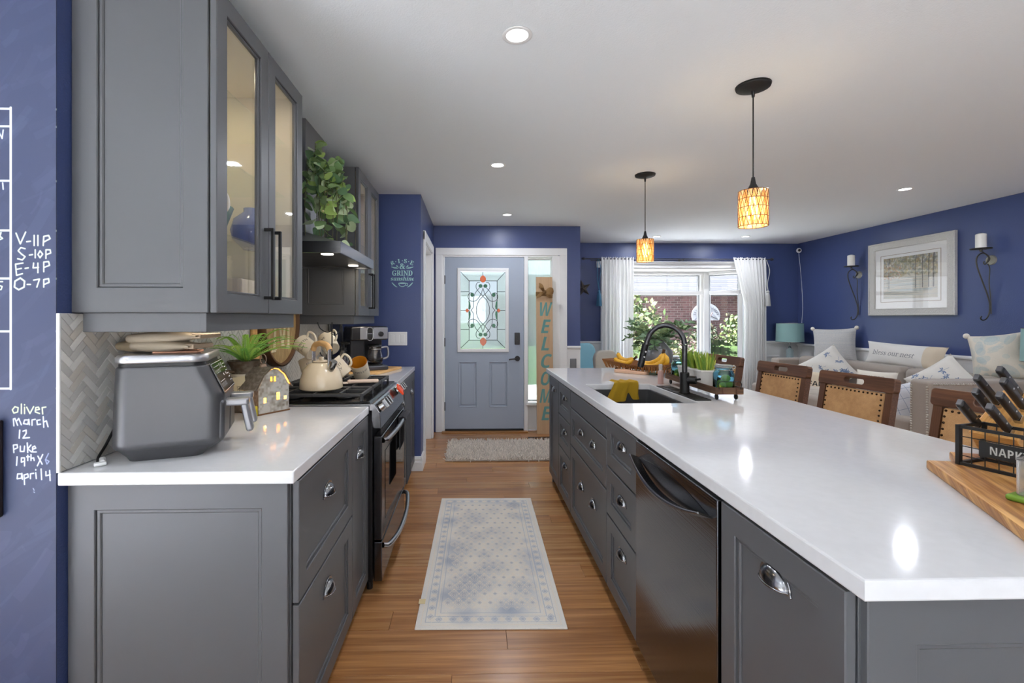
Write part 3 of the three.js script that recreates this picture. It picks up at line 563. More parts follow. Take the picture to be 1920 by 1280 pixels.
{ // kettle
  const t = thing('kettle', 'cream enamel kettle with a wooden handle on the range grate', 'kettle', [-0.775, 0.966, 2.43], PI / 2 - 0.7);
  const cream = mat(0xe3cfae, 0.25, 0, { clearcoat: 0.6, clearcoatRoughness: 0.1 });
  part(t, 'body', lathe([[0, 0], [0.1, 0], [0.108, 0.008], [0.105, 0.05], [0.09, 0.1], [0.062, 0.13], [0.05, 0.135], [0.046, 0.137], [0, 0.137]], 40), cream);
  part(t, 'lid', lathe([[0, 0.14], [0.045, 0.137], [0.04, 0.145], [0.012, 0.15], [0.014, 0.165], [0, 0.167]], 24), cream);
  part(t, 'spout', (() => { const g = tube([[0, 0.095, 0.07], [0, 0.12, 0.095], [0, 0.14, 0.108]], 0.017, 10, 14); return merge(g, cyl(0.019, 0.017, 0.012, 0, 0.0, 0, 16).applyMatrix4(new THREE.Matrix4().makeRotationX(0.6)).translate(0, 0.143, 0.11)); })(), C.steel, 'chrome whistle spout');
  part(t, 'bracket', merge(bx(0.02, 0.1, 0.006, 0, 0.165, 0.072, 0.002), bx(0.02, 0.09, 0.006, 0, 0.16, -0.072, 0.002)), C.steel);
  part(t, 'handle', tube([[0, 0.2, 0.076], [0, 0.225, 0.055], [0, 0.235, 0], [0, 0.225, -0.055], [0, 0.2, -0.076]], 0.015, 24, 12), mat(0xdcae74, 0.5), 'wood-toned handle');
}
{ // cream spatula and white dish near the range
  const t = thing('spatula', 'cream-handled spatula lying across the rear range grates', 'utensil', [-0.64, 0.98, 2.6], 0.25);
  part(t, 'handle', bx(0.17, 0.02, 0.032, 0.04, 0, 0, 0.009), mat(0xe9cdb6, 0.4)); part(t, 'blade', bx(0.1, 0.006, 0.06, -0.09, -0.006, 0, 0.003), mat(0xe6d2bd, 0.4));
  const d = thing('spoon_rest', 'small frosted white dish on the counter just past the range', 'dish', [-0.66, HC, 3.13], 0);
  part(d, 'dish', lathe([[0, 0], [0.05, 0], [0.066, 0.028], [0.062, 0.03], [0.045, 0.006], [0, 0.005]], 28), mat(0xf2f4f2, 0.15, 0, { transmission: 0.4, thickness: 0.004 }));
  part(d, 'lid', lathe([[0.06, 0.03], [0.058, 0.034], [0.02, 0.042], [0, 0.043]], 28), mat(0xf2f4f2, 0.15, 0, { transmission: 0.4, thickness: 0.004 }));
}
// ---------- hood ----------
{
  const t = thing('range_hood', 'stainless chimney range hood between the two wall cabinets', 'hood', [XL + 0.004, 0, 2.632], PI / 2);
  const st = mat(0x8c8c8e, 0.34, 0.7, { bumpMap: grainBump(256, [120, 2], 79, [3, 1]), bumpScale: 0.0001 });
  part(t, 'chimney', bx(0.32, CEIL - 1.79, 0.235, 0.06, (CEIL + 1.785) / 2, 0.1175, 0.002), st);
  const fr = new THREE.CylinderGeometry(1, 1, 1, 4, 1); // tapered cap
  const P = [[-0.375, 1.7, 0], [0.375, 1.7, 0], [0.375, 1.7, 0.49], [-0.375, 1.7, 0.49], [-0.1, 1.795, 0], [0.22, 1.795, 0], [0.22, 1.795, 0.235], [-0.1, 1.795, 0.235]];
  const idx = [[3, 2, 6, 7], [2, 1, 5, 6], [0, 3, 7, 4], [4, 7, 6, 5], [0, 1, 2, 3]], pos = [];
  for (const q of idx) for (const k of [0, 1, 2, 0, 2, 3]) pos.push(...P[q[k]]);
  const cg = new THREE.BufferGeometry(); cg.setAttribute('position', new THREE.Float32BufferAttribute(pos, 3)); cg.computeVertexNormals();
  part(t, 'canopy', uvm(cg), st);
  part(t, 'canopy_band', ring(0.755, 0.5, 0.012, 0.058, 0.002).rotateX(-PI / 2).translate(0, 1.645, 0.25), mat(0x9a9a9d, 0.22, 1), 'brushed steel front band of the hood');
  part(t, 'filter_panel', bx(0.732, 0.006, 0.476, 0, 1.66, 0.25, 0.002), mat(0x6e6e70, 0.3, 1, { bumpMap: grainBump(128, [60, 2], 5, [2, 1]), bumpScale: 0.002 }));
  for (const x of [-0.26, 0.26]) { const l = part(t, 'hood_light', cyl(0.03, 0.03, 0.006, x, 1.655, 0.4, 20), mat(0xffffff, 0.4, 0, { emissive: 0xfff4e2, emissiveIntensity: 3 })); const q = new THREE.RectAreaLight(0xfff0d8, 60, 0.05, 0.05); q.position.set(x, 1.65, 0.4); q.rotation.x = -PI / 2; q.name = 'light'; t.add(q); }
}
// leaf shape helper: a cupped, pointed or round blade along +y from the origin
function leafGeo(l, w, cup = 0.15, n = 4, round = false) {
  const pos = [], idx = [];
  for (let i = 0; i <= n; i++) { const t = i / n, half = w / 2 * (round ? Math.sin(PI * Math.min(0.98, t * 0.96 + 0.03)) ** 0.6 : Math.sin(PI * t ** 0.8)); pos.push(-half, t * l, cup * half + -cup * l * t * t, 0, t * l, -cup * l * t * t, half, t * l, cup * half - cup * l * t * t); }
  for (let i = 0; i < n; i++) { const a = i * 3; idx.push(a, a + 1, a + 4, a, a + 4, a + 3, a + 1, a + 2, a + 5, a + 1, a + 5, a + 4); }
  const g = new THREE.BufferGeometry(); g.setAttribute('position', new THREE.Float32BufferAttribute(pos, 3)); g.setIndex(idx); g.computeVertexNormals();
  g.setAttribute('uv', new THREE.Float32BufferAttribute(new Float32Array(pos.length / 3 * 2), 2)); return g;
}
const leafMat = (c, r = 0.55) => mat(c, r, 0, { transmission: 0.15, thickness: 0, side: THREE.DoubleSide });
function orient(g, p, dir, roll = 0) { // turns +y to dir
  const q = new THREE.Quaternion().setFromUnitVectors(V3(0, 1, 0), dir.clone().normalize()).multiply(new THREE.Quaternion().setFromAxisAngle(V3(0, 1, 0), roll));
  return g.applyQuaternion(q).translate(p.x, p.y, p.z);
}
{ // eucalyptus over the hood
  const t = thing('eucalyptus_bunch', 'hanging bunch of green eucalyptus leaves in front of the hood chimney', 'plant', [-0.825, 1.955, 2.56]);
  const ms = [0x7b9a62, 0x93ae72, 0xb0cc70, 0x688a62, 0xb8c89e].map(c => leafMat(c));
  const gs = [leafGeo(0.068, 0.06, 0.22, 5, true), leafGeo(0.078, 0.05, 0.3, 5), leafGeo(0.056, 0.054, 0.15, 5, true)];
  const stems = [];
  for (let s = 0; s < 30; s++) {
    const a = rr(0, 2 * PI), top = V3(rr(-0.03, 0.03), rr(0.1, 0.18), rr(-0.05, 0.05)), len = rr(0.14, 0.42);
    const out = V3(Math.cos(a) * 0.09 + 0.03, 0, Math.sin(a) * 0.13), pts = [];
    const up = s < 6 ? 1 : 0;
    for (let k = 0; k <= 4; k++) { const u = k / 4; pts.push(top.clone().addScaledVector(out, Math.sin(u * 1.9) * (up ? 0.6 : 1)).add(V3(0, up ? u * 0.11 : 0.05 * Math.sin(u * 3) - len * u * u, 0))); }
    const c = new THREE.CatmullRomCurve3(pts); stems.push(new THREE.TubeGeometry(c, 8, 0.002, 4));
    for (let k = 1; k <= 8; k++) {
      const u = k / 8, p = c.getPoint(u), tan = c.getTangent(u), d = V3(rr(-1, 1) + 0.5, rr(-0.9, 0.6), rr(-1, 1) + 0.4).addScaledVector(tan, 0.3).normalize();
      if (p.x + d.x * 0.06 < -0.055) d.x = Math.abs(d.x);
      const m = part(t, 'leaf', gs[rnd() * 3 | 0], ms[rnd() * 5 | 0]); m.position.copy(p);
      m.quaternion.setFromUnitVectors(V3(0, 1, 0), d).multiply(new THREE.Quaternion().setFromAxisAngle(V3(0, 1, 0), rr(0, 6)));
    }
  }
  part(t, 'stems', merge(stems), mat(0x6b6a48, 0.7)).userData.kind = 'stuff';
  const bm = mat(0xd9c98a, 0.5);
  for (let k = 0; k < 10; k++) part(t, 'berry', new THREE.SphereGeometry(0.007, 8, 6), bm).position.set(rr(0, 0.1), rr(-0.1, 0.14), rr(0.02, 0.12));
  part(t, 'hook', merge(rod([-0.066, 0.14, 0], [0, 0.14, 0], 0.004), rod([0, 0.14, 0], [0, 0.16, 0], 0.004)), C.iron);
}
// ---------- air fryer ----------
function loft(levels, n = 12) { // rounded-rectangle rings [y, halfWidthX, zBack, zFront, radius] joined smoothly, closed top and bottom
  const pos = [], idx = []; const N = n * 4 + 4;
  const ringAt = ([y, hx, z0, z1, r]) => { const o = []; for (const [cx, cz, a0] of [[hx - r, z1 - r, 0], [-hx + r, z1 - r, PI / 2], [-hx + r, z0 + r, PI], [hx - r, z0 + r, PI * 1.5]]) for (let k = 0; k <= n; k++) { const a = a0 + k / n * PI / 2; o.push([cx + r * Math.cos(a), y, cz + r * Math.sin(a)]); } return o; };
  const R0 = levels.map(ringAt); R0.forEach(o => o.forEach(p => pos.push(...p)));
  for (let l = 0; l < levels.length - 1; l++) for (let i = 0; i < N; i++) { const a = l * N + i, b = l * N + (i + 1) % N; idx.push(a, a + N, b, b, a + N, b + N); }
  const g = new THREE.BufferGeometry(); g.setAttribute('position', new THREE.Float32BufferAttribute(pos, 3)); g.setIndex(idx); g.computeVertexNormals();
  const cap = (o, up) => { const q = [], c = o.reduce((s, p) => [s[0] + p[0] / N, p[1], s[2] + p[2] / N], [0, 0, 0]); for (let i = 0; i < N; i++) { const A = o[i], B = o[(i + 1) % N]; up ? q.push(...c, ...B, ...A) : q.push(...c, ...A, ...B); } const k = new THREE.BufferGeometry(); k.setAttribute('position', new THREE.Float32BufferAttribute(q, 3)); k.computeVertexNormals(); return k; };
  return merge(g, cap(R0[0], false), cap(R0[R0.length - 1], true));
}
{
  const t = thing('air_fryer', 'grey dual-basket air fryer with two handles on the near left counter', 'air fryer', [-0.945, HC, 1.528], R(20) + PI / 2);
  // local: z is its front (towards the aisle), x runs along the two baskets
  const w = 0.285, dp = 0.288, h2 = w / 2, zb = -dp / 2, zf = dp / 2, body = mat(0x58585a, 0.4, 0.7), dark = mat(0x4b4b4e, 0.45, 0.3);
  part(t, 'body', loft([[0.036, h2 - 0.012, zb + 0.008, zf - 0.012, 0.04], [0.044, h2 - 0.002, zb + 0.001, zf - 0.002, 0.045], [0.06, h2, zb, zf, 0.046], [0.185, h2, zb + 0.003, zf + 0.002, 0.046], [0.196, h2, zb + 0.004, zf - 0.001, 0.046], [0.274, h2, zb + 0.008, zf - 0.036, 0.046], [0.279, h2 - 0.003, zb + 0.011, zf - 0.042, 0.045]]), body);
  part(t, 'base', loft([[0.0, h2 - 0.035, zb + 0.035, zf - 0.06, 0.03], [0.01, h2 - 0.03, zb + 0.03, zf - 0.05, 0.034], [0.038, h2 - 0.01, zb + 0.008, zf - 0.008, 0.042], [0.043, h2 - 0.004, zb + 0.003, zf - 0.004, 0.045]]), dark);
  part(t, 'vent_band', loft([[0.276, h2 - 0.008, zb + 0.014, zf - 0.046, 0.04], [0.292, h2 - 0.008, zb + 0.014, zf - 0.05, 0.04]]), C.black, 'black vent band');
  part(t, 'lid', loft([[0.29, h2 - 0.004, zb + 0.01, zf - 0.046, 0.044], [0.294, h2, zb + 0.006, zf - 0.042, 0.046], [0.307, h2, zb + 0.006, zf - 0.042, 0.046], [0.314, h2 - 0.006, zb + 0.012, zf - 0.048, 0.042]]), mat(0xbcbcbe, 0.3, 0.9), 'silver top lid');
  part(t, 'rear_hump', bx(w * 0.42, 0.014, 0.08, 0.05, 0.318, 0.02, 0.006), body);
  for (let k = 0; k < 7; k++) part(t, 'vent_slot', bx(0.006, 0.02, 0.004, 0, 0, 0, 0.001), C.black).position.set(w / 2 - 0.022, 0.024, -dp / 2 + 0.06 + k * 0.0095);
  const panelTex = canvasTex(512, 256, (g, W2, H2) => {
    g.fillStyle = '#101114'; g.fillRect(0, 0, W2, H2); g.strokeStyle = '#dfe3e6'; g.fillStyle = '#e8ecef'; g.lineWidth = 5;
    g.strokeRect(12, 12, W2 - 24, H2 - 24); g.font = '26px sans-serif'; 
    for (let i = 0; i < 2; i++) for (let j = 0; j < 4; j++) { g.fillRect(40 + j * 52, 40 + i * 120, 34, 6); g.beginPath(); g.arc(57 + j * 52, 84 + i * 110, 13, 0, 7); g.stroke(); }
    for (const x of [280, 380]) { g.beginPath(); g.arc(x, 128, 12, 0, 7); g.fill(); }
    for (let j = 0; j < 6; j++) g.fillRect(420, 44 + j * 30, 56, 8); g.font = '60px monospace'; g.fillText('0:00', 250, 74);
  });
  const pn = part(t, 'control_panel', bx(w - 0.06, 0.105, 0.003, 0, 0, 0, 0.001), mat(0xffffff, 0.12, 0, { map: panelTex }), 'black touch panel with white icons');
  { const u = pn.geometry.attributes.uv, p = pn.geometry.attributes.position; for (let i = 0; i < u.count; i++) u.setXY(i, p.getX(i) / (w - 0.06) + 0.5, p.getY(i) / 0.105 + 0.5); }
  pn.position.set(0, 0.235, dp / 2 - 0.0175); pn.rotation.x = -0.42;
  for (const e of [-1, 1]) {
    const b = part(t, 'basket', bx(w / 2 - 0.024, 0.128, 0.04, 0, 0, 0, 0.014, 3), body); b.position.set(e * (w / 4 - 0.005), 0.108, dp / 2 - 0.0165);
    part(b, 'handle', merge(ext(roundRect(0.05, 0.08, 0.01), 0.022, 0.006, 3).rotateX(-PI / 2).translate(0, 0.035, 0.045), at(bx(0.042, 0.1, 0.022, 0, 0, 0, 0.009, 3), 0, -0.002, 0.078, -0.2, 0, 0)), mat(0x8f8f92, 0.35, 0.6), 'silver-grey basket handle');
  }
}
// oven mitts on the fryer
function mittGeo(L, w, th) { // rounded quilted mitt along +x, puffed, with a cuff end
  const pos = [], idx = [], uv = [], n = 28, m = 16;
  for (let i = 0; i <= n; i++) for (let j = 0; j <= m; j++) {
    const u = i / n, a = j / m * 2 * PI, prof = u < 0.65 ? 1 : Math.sqrt(Math.max(0, 1 - ((u - 0.65) / 0.35) ** 2)), waist = 1 - 0.22 * Math.exp(-(((u - 0.18) / 0.12) ** 2));
    const hw = w / 2 * prof * waist, ht = th / 2 * (0.25 + 0.75 * Math.min(1, u * 2.2)) * Math.pow(prof, 0.6);
    const c = Math.cos(a), s = Math.sin(a);
    pos.push(u * L, ht * Math.sign(s) * Math.pow(Math.abs(s), 0.7) * (1 + 0.05 * Math.sin(u * 22)), hw * Math.sign(c) * Math.pow(Math.abs(c), 0.85)); uv.push(u * 2, j / m * 2);
  }
  for (let i = 0; i < n; i++) for (let j = 0; j < m; j++) { const a = i * (m + 1) + j, b = a + m + 1; idx.push(a, a + 1, b, b, a + 1, b + 1); }
  const g = new THREE.BufferGeometry(); g.setAttribute('position', new THREE.Float32BufferAttribute(pos, 3)); g.setAttribute('uv', new THREE.Float32BufferAttribute(uv, 2)); g.setIndex(idx); g.computeVertexNormals(); return g;
}
{
  const M1 = mat(0xe6d4b8, 0.9, 0, { bumpMap: clothBump, bumpScale: 0.002 }), M2 = mat(0xdcc6a0, 0.9, 0, { bumpMap: clothBump, bumpScale: 0.002 }), M3 = mat(0x9c8a74, 0.9);
  const top = HC + 0.318;
  const defs = [
    ['beige oven mitt at the bottom of the pile, pointing to the wall', -0.940, top + 0.016, 1.5, 3.0, 0.19, 0.11, 0.034, M2, 0.0],
    ['cream oven mitt second from the bottom of the pile, nearer the aisle', -0.840, top + 0.019, 1.47, 3.05, 0.22, 0.12, 0.038, M1, 0.0],
    ['beige oven mitt second from the top of the pile, its tip at the tiled wall', -0.925, top + 0.044, 1.53, 2.95, 0.205, 0.11, 0.036, M2, -0.08],
    ['cream oven mitt topmost on the pile on the air fryer', -0.820, top + 0.05, 1.475, 3.05, 0.26, 0.125, 0.036, M1, -0.04],
  ];
  for (const [lab, x, y, d, ry, L, w, th, m, tilt] of defs) {
    const t = thing('oven_mitt', lab, 'oven mitt', [x, y, d], ry);
    const b = part(t, 'mitt', mittGeo(L, w, th), m); b.rotation.z = tilt;
    part(t, 'cuff', bx(0.03, th * 0.4, w * 0.8, 0.006, 0, 0, 0.004), M3, 'brown cuff lining');
  }
  single('trivet', 'thin pinkish wooden trivet under the oven mitts', 'trivet', bx(0.12, 0.006, 0.08, 0, 0.003, 0, 0.002), mat(0xcf9a7c, 0.6), [-0.92, top - 0.003, 1.49], 0.3);
  single('power_cord', 'black power cord curling behind the air fryer', 'cord', tube([[-1.06, HC + 0.005, -1.35], [-1.085, HC + 0.005, -1.38], [-1.105, HC + 0.012, -1.41], [-1.113, HC + 0.04, -1.45], [-1.116, HC + 0.1, -1.5], [-1.117, HC + 0.16, -1.53]], 0.004, 30, 6), C.black);
  single('cord_clip', 'small white plug adapter lying at the foot of the tiled wall', 'plug', merge(bx(0.05, 0.014, 0.016, 0, 0.007, 0, 0.006), bx(0.02, 0.01, 0.03, 0.03, 0.006, 0.005, 0.004)), C.white, [-1.075, HC, 1.385], -0.9);
}
// ---------- barn lantern, fern pitcher, round sign, paddle board ----------
{
  const t = thing('barn_lantern', 'galvanised metal barn-shaped lantern with glowing windows beside the fern', 'lantern', [-0.945, HC, 2.14], R(58)); t.scale.setScalar(1.12);
  // gable faces local +z... local x across the gable
  const w = 0.135, L = 0.14, zinc = mat(0xc4c2ba, 0.5, 0.3, { map: dataTex(128, (() => { const f = lay(128, [[[5, 5], 0.5, 301], [[20, 20], 0.5, 302]]); return k => mixc([150, 135, 115], [255, 255, 255], Math.min(1, f(k) * 1.5)); })(), [6, 6]) });
  const rust = mat(0xb39a88, 0.6, 0.2, { map: zinc.map });
  const gab = [[-w / 2, 0], [w / 2, 0], [w / 2, 0.105], [0.042, 0.15], [0.015, 0.172], [0, 0.175], [-0.015, 0.172], [-0.042, 0.15], [-w / 2, 0.105]];
  const shp = (holes) => { const s = polyShape(gab); for (const [x, y, a, b] of holes) s.holes.push(new THREE.Path(rectShape(a, b, x, y).getPoints().reverse())); return s; };
  part(t, 'gable_wall', ext(shp([[-0.012, 0.135, 0.011, 0.022], [0.003, 0.135, 0.011, 0.022], [-0.04, 0.055, 0.012, 0.02], [0.018, 0.065, 0.014, 0.03], [0.05, 0.055, 0.012, 0.014]]), 0.002, 0).translate(0, 0, L / 2 - 0.001), zinc);
  part(t, 'gable_wall', ext(shp([]), 0.002, 0).translate(0, 0, -L / 2), zinc);
  const sw = holes => { const s = rectShape(L, 0.105, 0, 0.0525); for (const [x, y, a, b] of holes) s.holes.push(new THREE.Path(rectShape(a, b, x, y).getPoints().reverse())); return ext(s, 0.002, 0); };
  part(t, 'side_wall', sw([[-0.035, 0.058, 0.014, 0.022], [0.025, 0.058, 0.014, 0.022]]).rotateY(-PI / 2).translate(-w / 2 + 0.001, 0, 0), rust, 'rusty side wall of the barn lantern');
  part(t, 'side_wall', sw([]).rotateY(PI / 2).translate(w / 2 - 0.001, 0, 0), rust);
  const roof = [[w / 2 + 0.012, 0.098], [0.046, 0.153], [0.017, 0.177], [0, 0.18]];
  for (const e of [-1, 1]) for (let k = 0; k < 3; k++) { const [a, b] = [roof[k], roof[k + 1]]; for (let q = 0; q < 2; q++) { const f = u => [e * (a[0] + (b[0] - a[0]) * u), a[1] + (b[1] - a[1]) * u, 0]; const A = f(q / 2 - 0.02), B = f(q / 2 + 0.52), len = Math.hypot(B[0] - A[0], B[1] - A[1]), g = bx(len, 0.002, L + 0.016, 0, 0, 0, 0); part(t, 'roof_panel', at(g, (A[0] + B[0]) / 2, (A[1] + B[1]) / 2 + q * 0.001, 0, 0, 0, Math.atan2(B[1] - A[1], B[0] - A[0])), mat(0x938a80, 0.6, 0.2, { map: zinc.map })); } }
  part(t, 'finial', merge(cyl(0.014, 0.012, 0.012, 0, 0.185, 0, 12), new THREE.TorusGeometry(0.02, 0.002, 6, 24).rotateY(PI / 2).translate(0, 0.211, 0)), rust, 'ring hook on the ridge');
  part(t, 'base_rim', ring(w + 0.006, L + 0.006, 0.006, 0.006, 0.001).rotateX(-PI / 2), mat(0x7d5a3c, 0.7, 0.3));
  part(t, 'candle_bulb', cyl(0.014, 0.01, 0.05, 0, 0.045, 0, 12), mat(0xffe0a0, 0.5, 0, { emissive: 0xffb040, emissiveIntensity: 8 }), 'warm electric candle inside');
  const pl = new THREE.PointLight(0xffb257, 0.5); pl.position.set(0, 0.05, 0); pl.name = 'light'; pl.castShadow = true; t.add(pl);
}
{
  const t = thing('fern_pitcher', 'green fern in a weathered tin milk pitcher with a paper tag', 'plant', [-1.04, HC, 2.175]); t.scale.setScalar(1.2);
  const tin = mat(0x8d8478, 0.6, 0.4, { map: dataTex(128, (() => { const f = lay(128, [[[4, 4], 0.6, 311], [[22, 22], 0.4, 312]]); return k => mixc([120, 95, 78], [235, 232, 225], Math.min(1, f(k) * 1.4)); })(), [2, 2]) });
  part(t, 'pitcher', lathe([[0, 0], [0.062, 0], [0.064, 0.01], [0.062, 0.1], [0.045, 0.145], [0.052, 0.165], [0.064, 0.19], [0.062, 0.19], [0.05, 0.167], [0.043, 0.147], [0.06, 0.1], [0.06, 0.005], [0, 0.005]], 32), tin);
  part(t, 'handle', tube([[-0.02, 0.15, 0.05], [-0.035, 0.155, 0.085], [-0.035, 0.11, 0.09], [-0.025, 0.07, 0.058]], 0.005, 20, 8), mat(0x7a6650, 0.6, 0.5));
  const tag = canvasTex(128, 256, (g, w, h) => { g.fillStyle = '#e0d2ae'; g.fillRect(0, 0, w, h); g.fillStyle = '#4a4036'; g.save(); g.translate(76, 226); g.rotate(-PI / 2); g.font = '34px serif'; g.fillText('MARKET', 0, 0); g.restore(); });
  const tg = bx(0.05, 0.1, 0.0015, 0, 0, 0, 0); { const u = tg.attributes.uv, p = tg.attributes.position; for (let i = 0; i < u.count; i++) u.setXY(i, p.getX(i) / 0.05 + 0.5, p.getY(i) / 0.1 + 0.5); }
  const tm = part(t, 'tag', tg, mat(0xffffff, 0.8, 0, { map: tag }), 'cream paper tag on a ribbon'); tm.position.set(0.01, 0.085, 0.073); tm.rotation.set(-0.12, 0.1, 0.15);
  const band = canvasTex(512, 64, (g, w, h) => { g.fillStyle = '#d9cdb8'; g.fillRect(0, 0, w, h); g.fillStyle = '#5a5046'; g.font = '30px serif'; for (let k = 0; k < 4; k++) g.fillText('FLOWERS', 10 + k * 130, 42); });
  part(t, 'label_band', new THREE.CylinderGeometry(0.0495, 0.0595, 0.03, 32, 1, true).translate(0, 0.127, 0).scale(1.05, 1, 1.05), mat(0xffffff, 0.8, 0, { map: band, side: THREE.DoubleSide }), 'printed paper band round the neck');
  part(t, 'soil', cyl(0.05, 0.055, 0.01, 0, 0.178, 0, 20), mat(0x3a3022, 0.95));
  const fm = [0xa2d254, 0xbfe06a, 0x82bc54].map(c => leafMat(c, 0.5));
  for (let f = 0; f < 36; f++) { // fronds
    let a = f / 36 * 2 * PI + rr(-0.15, 0.15); const L = rr(0.17, 0.27), lift = f % 3 === 0 ? 1.25 : rr(0.6, 1.0), wall = Math.cos(a) < -0.2 ? 0.3 : 1, pts = [];
    for (let k = 0; k <= 5; k++) { const u = k / 5; pts.push(V3(Math.cos(a) * L * u * wall / Math.max(1, lift), 0.18 + L * lift * (0.95 * u - 0.6 * u * u), -Math.sin(a) * L * u / Math.max(1, lift))); }
    const c = new THREE.CatmullRomCurve3(pts), gl = [new THREE.TubeGeometry(c, 8, 0.0012, 3)];
    for (let k = 2; k < 32; k++) for (const e of [-1, 1]) { const u = k / 32, p = c.getPoint(u), tn = c.getTangent(u), sd = V3(-tn.z, 0, tn.x).normalize().multiplyScalar(e).addScaledVector(tn, 0.35).add(V3(0, -0.05, 0)); gl.push(orient(leafGeo(0.021 * (1 - u * 0.7) * Math.min(1, k / 5 + 0.2), 0.0046 * (1 - 0.5 * u), 0.1, 2), p, sd, e > 0 ? 0 : PI)); }
    part(t, 'frond', merge(gl), fm[f % 3]);
  }
}
{
  const t = thing('round_sign', 'round dark wood wall sign with a pale string-like letter M above the range', 'sign', [XL + 0.012, 1.305, 2.7], PI / 2);
  const st = new THREE.Shape(); st.absarc(0, 0, 0.245, 0, 2 * PI);
  part(t, 'rim', lathe([[0.232, 0], [0.25, 0], [0.25, 0.045], [0.232, 0.045], [0.232, 0]], 64).rotateX(PI / 2), mat(0x6b4a2c, 0.6), 'dark wooden rim');
  part(t, 'face', cyl(0.232, 0.232, 0.024, 0, 0, 0, 64).rotateX(PI / 2).translate(0, 0, 0.014), mat(0xffffff, 0.55, 0, { map: woodTex([164, 134, 84], [204, 174, 122], 71, [5, 40], [3, 3]) }), 'gold-brown wooden face');
  const cream = mat(0xf0e3bd, 0.6);
  const ST = [[[-0.1, -0.15, 0.028], [-0.09, 0.0, 0.03], [-0.075, 0.16, 0.028]], [[-0.075, 0.16, 0.028], [-0.03, -0.02, 0.03], [0.01, -0.13, 0.028]], [[0.01, -0.13, 0.028], [0.05, 0.0, 0.03], [0.08, 0.16, 0.028]], [[0.08, 0.16, 0.028], [0.095, 0.0, 0.03], [0.1, -0.14, 0.028]]];
  for (const s of ST) part(t, 'letter_stroke', merge(tube(s, 0.0045, 12, 6), tube(s.map(p => [p[0] + 0.018, p[1], p[2]]), 0.003, 12, 6), bar([s[0][0] - 0.012, s[0][1], 0.028], [s[0][0] + 0.03, s[0][1], 0.028], 0.01, 0.006)), cream);
  for (const [x, y] of [[-0.1, -0.155], [0.1, -0.145]]) part(t, 'serif', ext(polyShape([[-0.032, -0.008], [0.032, -0.008], [0.008, 0.014], [-0.008, 0.014]]), 0.005, 0.001).translate(x, y, 0.026), cream);
}
{
  const t = thing('paddle_board', 'honey-coloured wooden paddle board hanging on the tiled wall behind the fern', 'board', [XL + 0.012, 0, 2.41], PI / 2);
  const s = polyShape([[-0.025, 1.33], [0.025, 1.33], [0.026, 1.24], [0.04, 1.2], [0.07, 1.15], [0.075, 1.0], [-0.075, 1.0], [-0.07, 1.15], [-0.04, 1.2], [-0.026, 1.24]]);
  part(t, 'board', ext(s, 0.016, 0.004, 2), mat(0xffffff, 0.45, 0, { map: woodTex([206, 150, 84], [238, 190, 120], 81, [40, 4], [4, 4]) }));
  part(t, 'cord_loop', tube([[0, 1.31, 0.016], [0.006, 1.325, 0.017], [0, 1.34, 0.016], [-0.006, 1.325, 0.017]], 0.002, 16, 5, true), mat(0x5b4630, 0.9));
}
single('sponge', 'yellow sponge lying between the air fryer and the barn lantern', 'sponge', bx(0.05, 0.045, 0.075, 0, 0.0225, 0, 0.006), mat(0xd8c423, 0.9, 0, { bumpMap: clothBump, bumpScale: 0.004 }), [-0.93, HC, 1.99], 0.4);
// ---------- mug tree ----------
const mugT = [['BUT FIRST', 'COFFEE'], ['GOOD', 'DAY'], ['LOVE', ''], ['HOME', '']];
function makeMug(label, p, q, txt, inside = 0xe8dcc4) {
  const t = thing('mug', label, 'mug', p, 0, 'mugs hanging on the mug tree'); t.quaternion.copy(q);
  const tex = canvasTex(256, 128, (g, w, h) => { g.fillStyle = '#e6d8bd'; g.fillRect(0, 0, w, h); g.fillStyle = '#4d4640'; g.font = '22px sans-serif'; g.textAlign = 'center'; for (const x of [64, 192]) { g.fillText(txt[0], x, 56); g.fillText(txt[1], x, 84); } });
  const r = 0.051, h = 0.112;
  part(t, 'body', new THREE.CylinderGeometry(r, r * 0.95, h, 36, 1, true).translate(0, h / 2, 0), mat(0xffffff, 0.3, 0, { map: tex, side: THREE.DoubleSide }));
  part(t, 'base', lathe([[0, 0.004], [r * 0.72, 0.004], [r * 0.76, 0], [r * 0.95, 0], [r * 0.953, 0.004]], 36), mat(0xe6d8bd, 0.35));
  part(t, 'lining', lathe([[0, 0.006], [r * 0.9, 0.006], [r * 0.95, h * 0.98], [r, h], [r * 1.01, h - 0.002]], 36), mat(inside, 0.3));
  part(t, 'handle', tube([[0, 0.09, r - 0.003], [0, 0.095, r + 0.028], [0, 0.06, r + 0.036], [0, 0.028, r + 0.02], [0, 0.025, r - 0.004]], 0.0065, 24, 8), mat(0xe6d8bd, 0.3));
  return t;
}
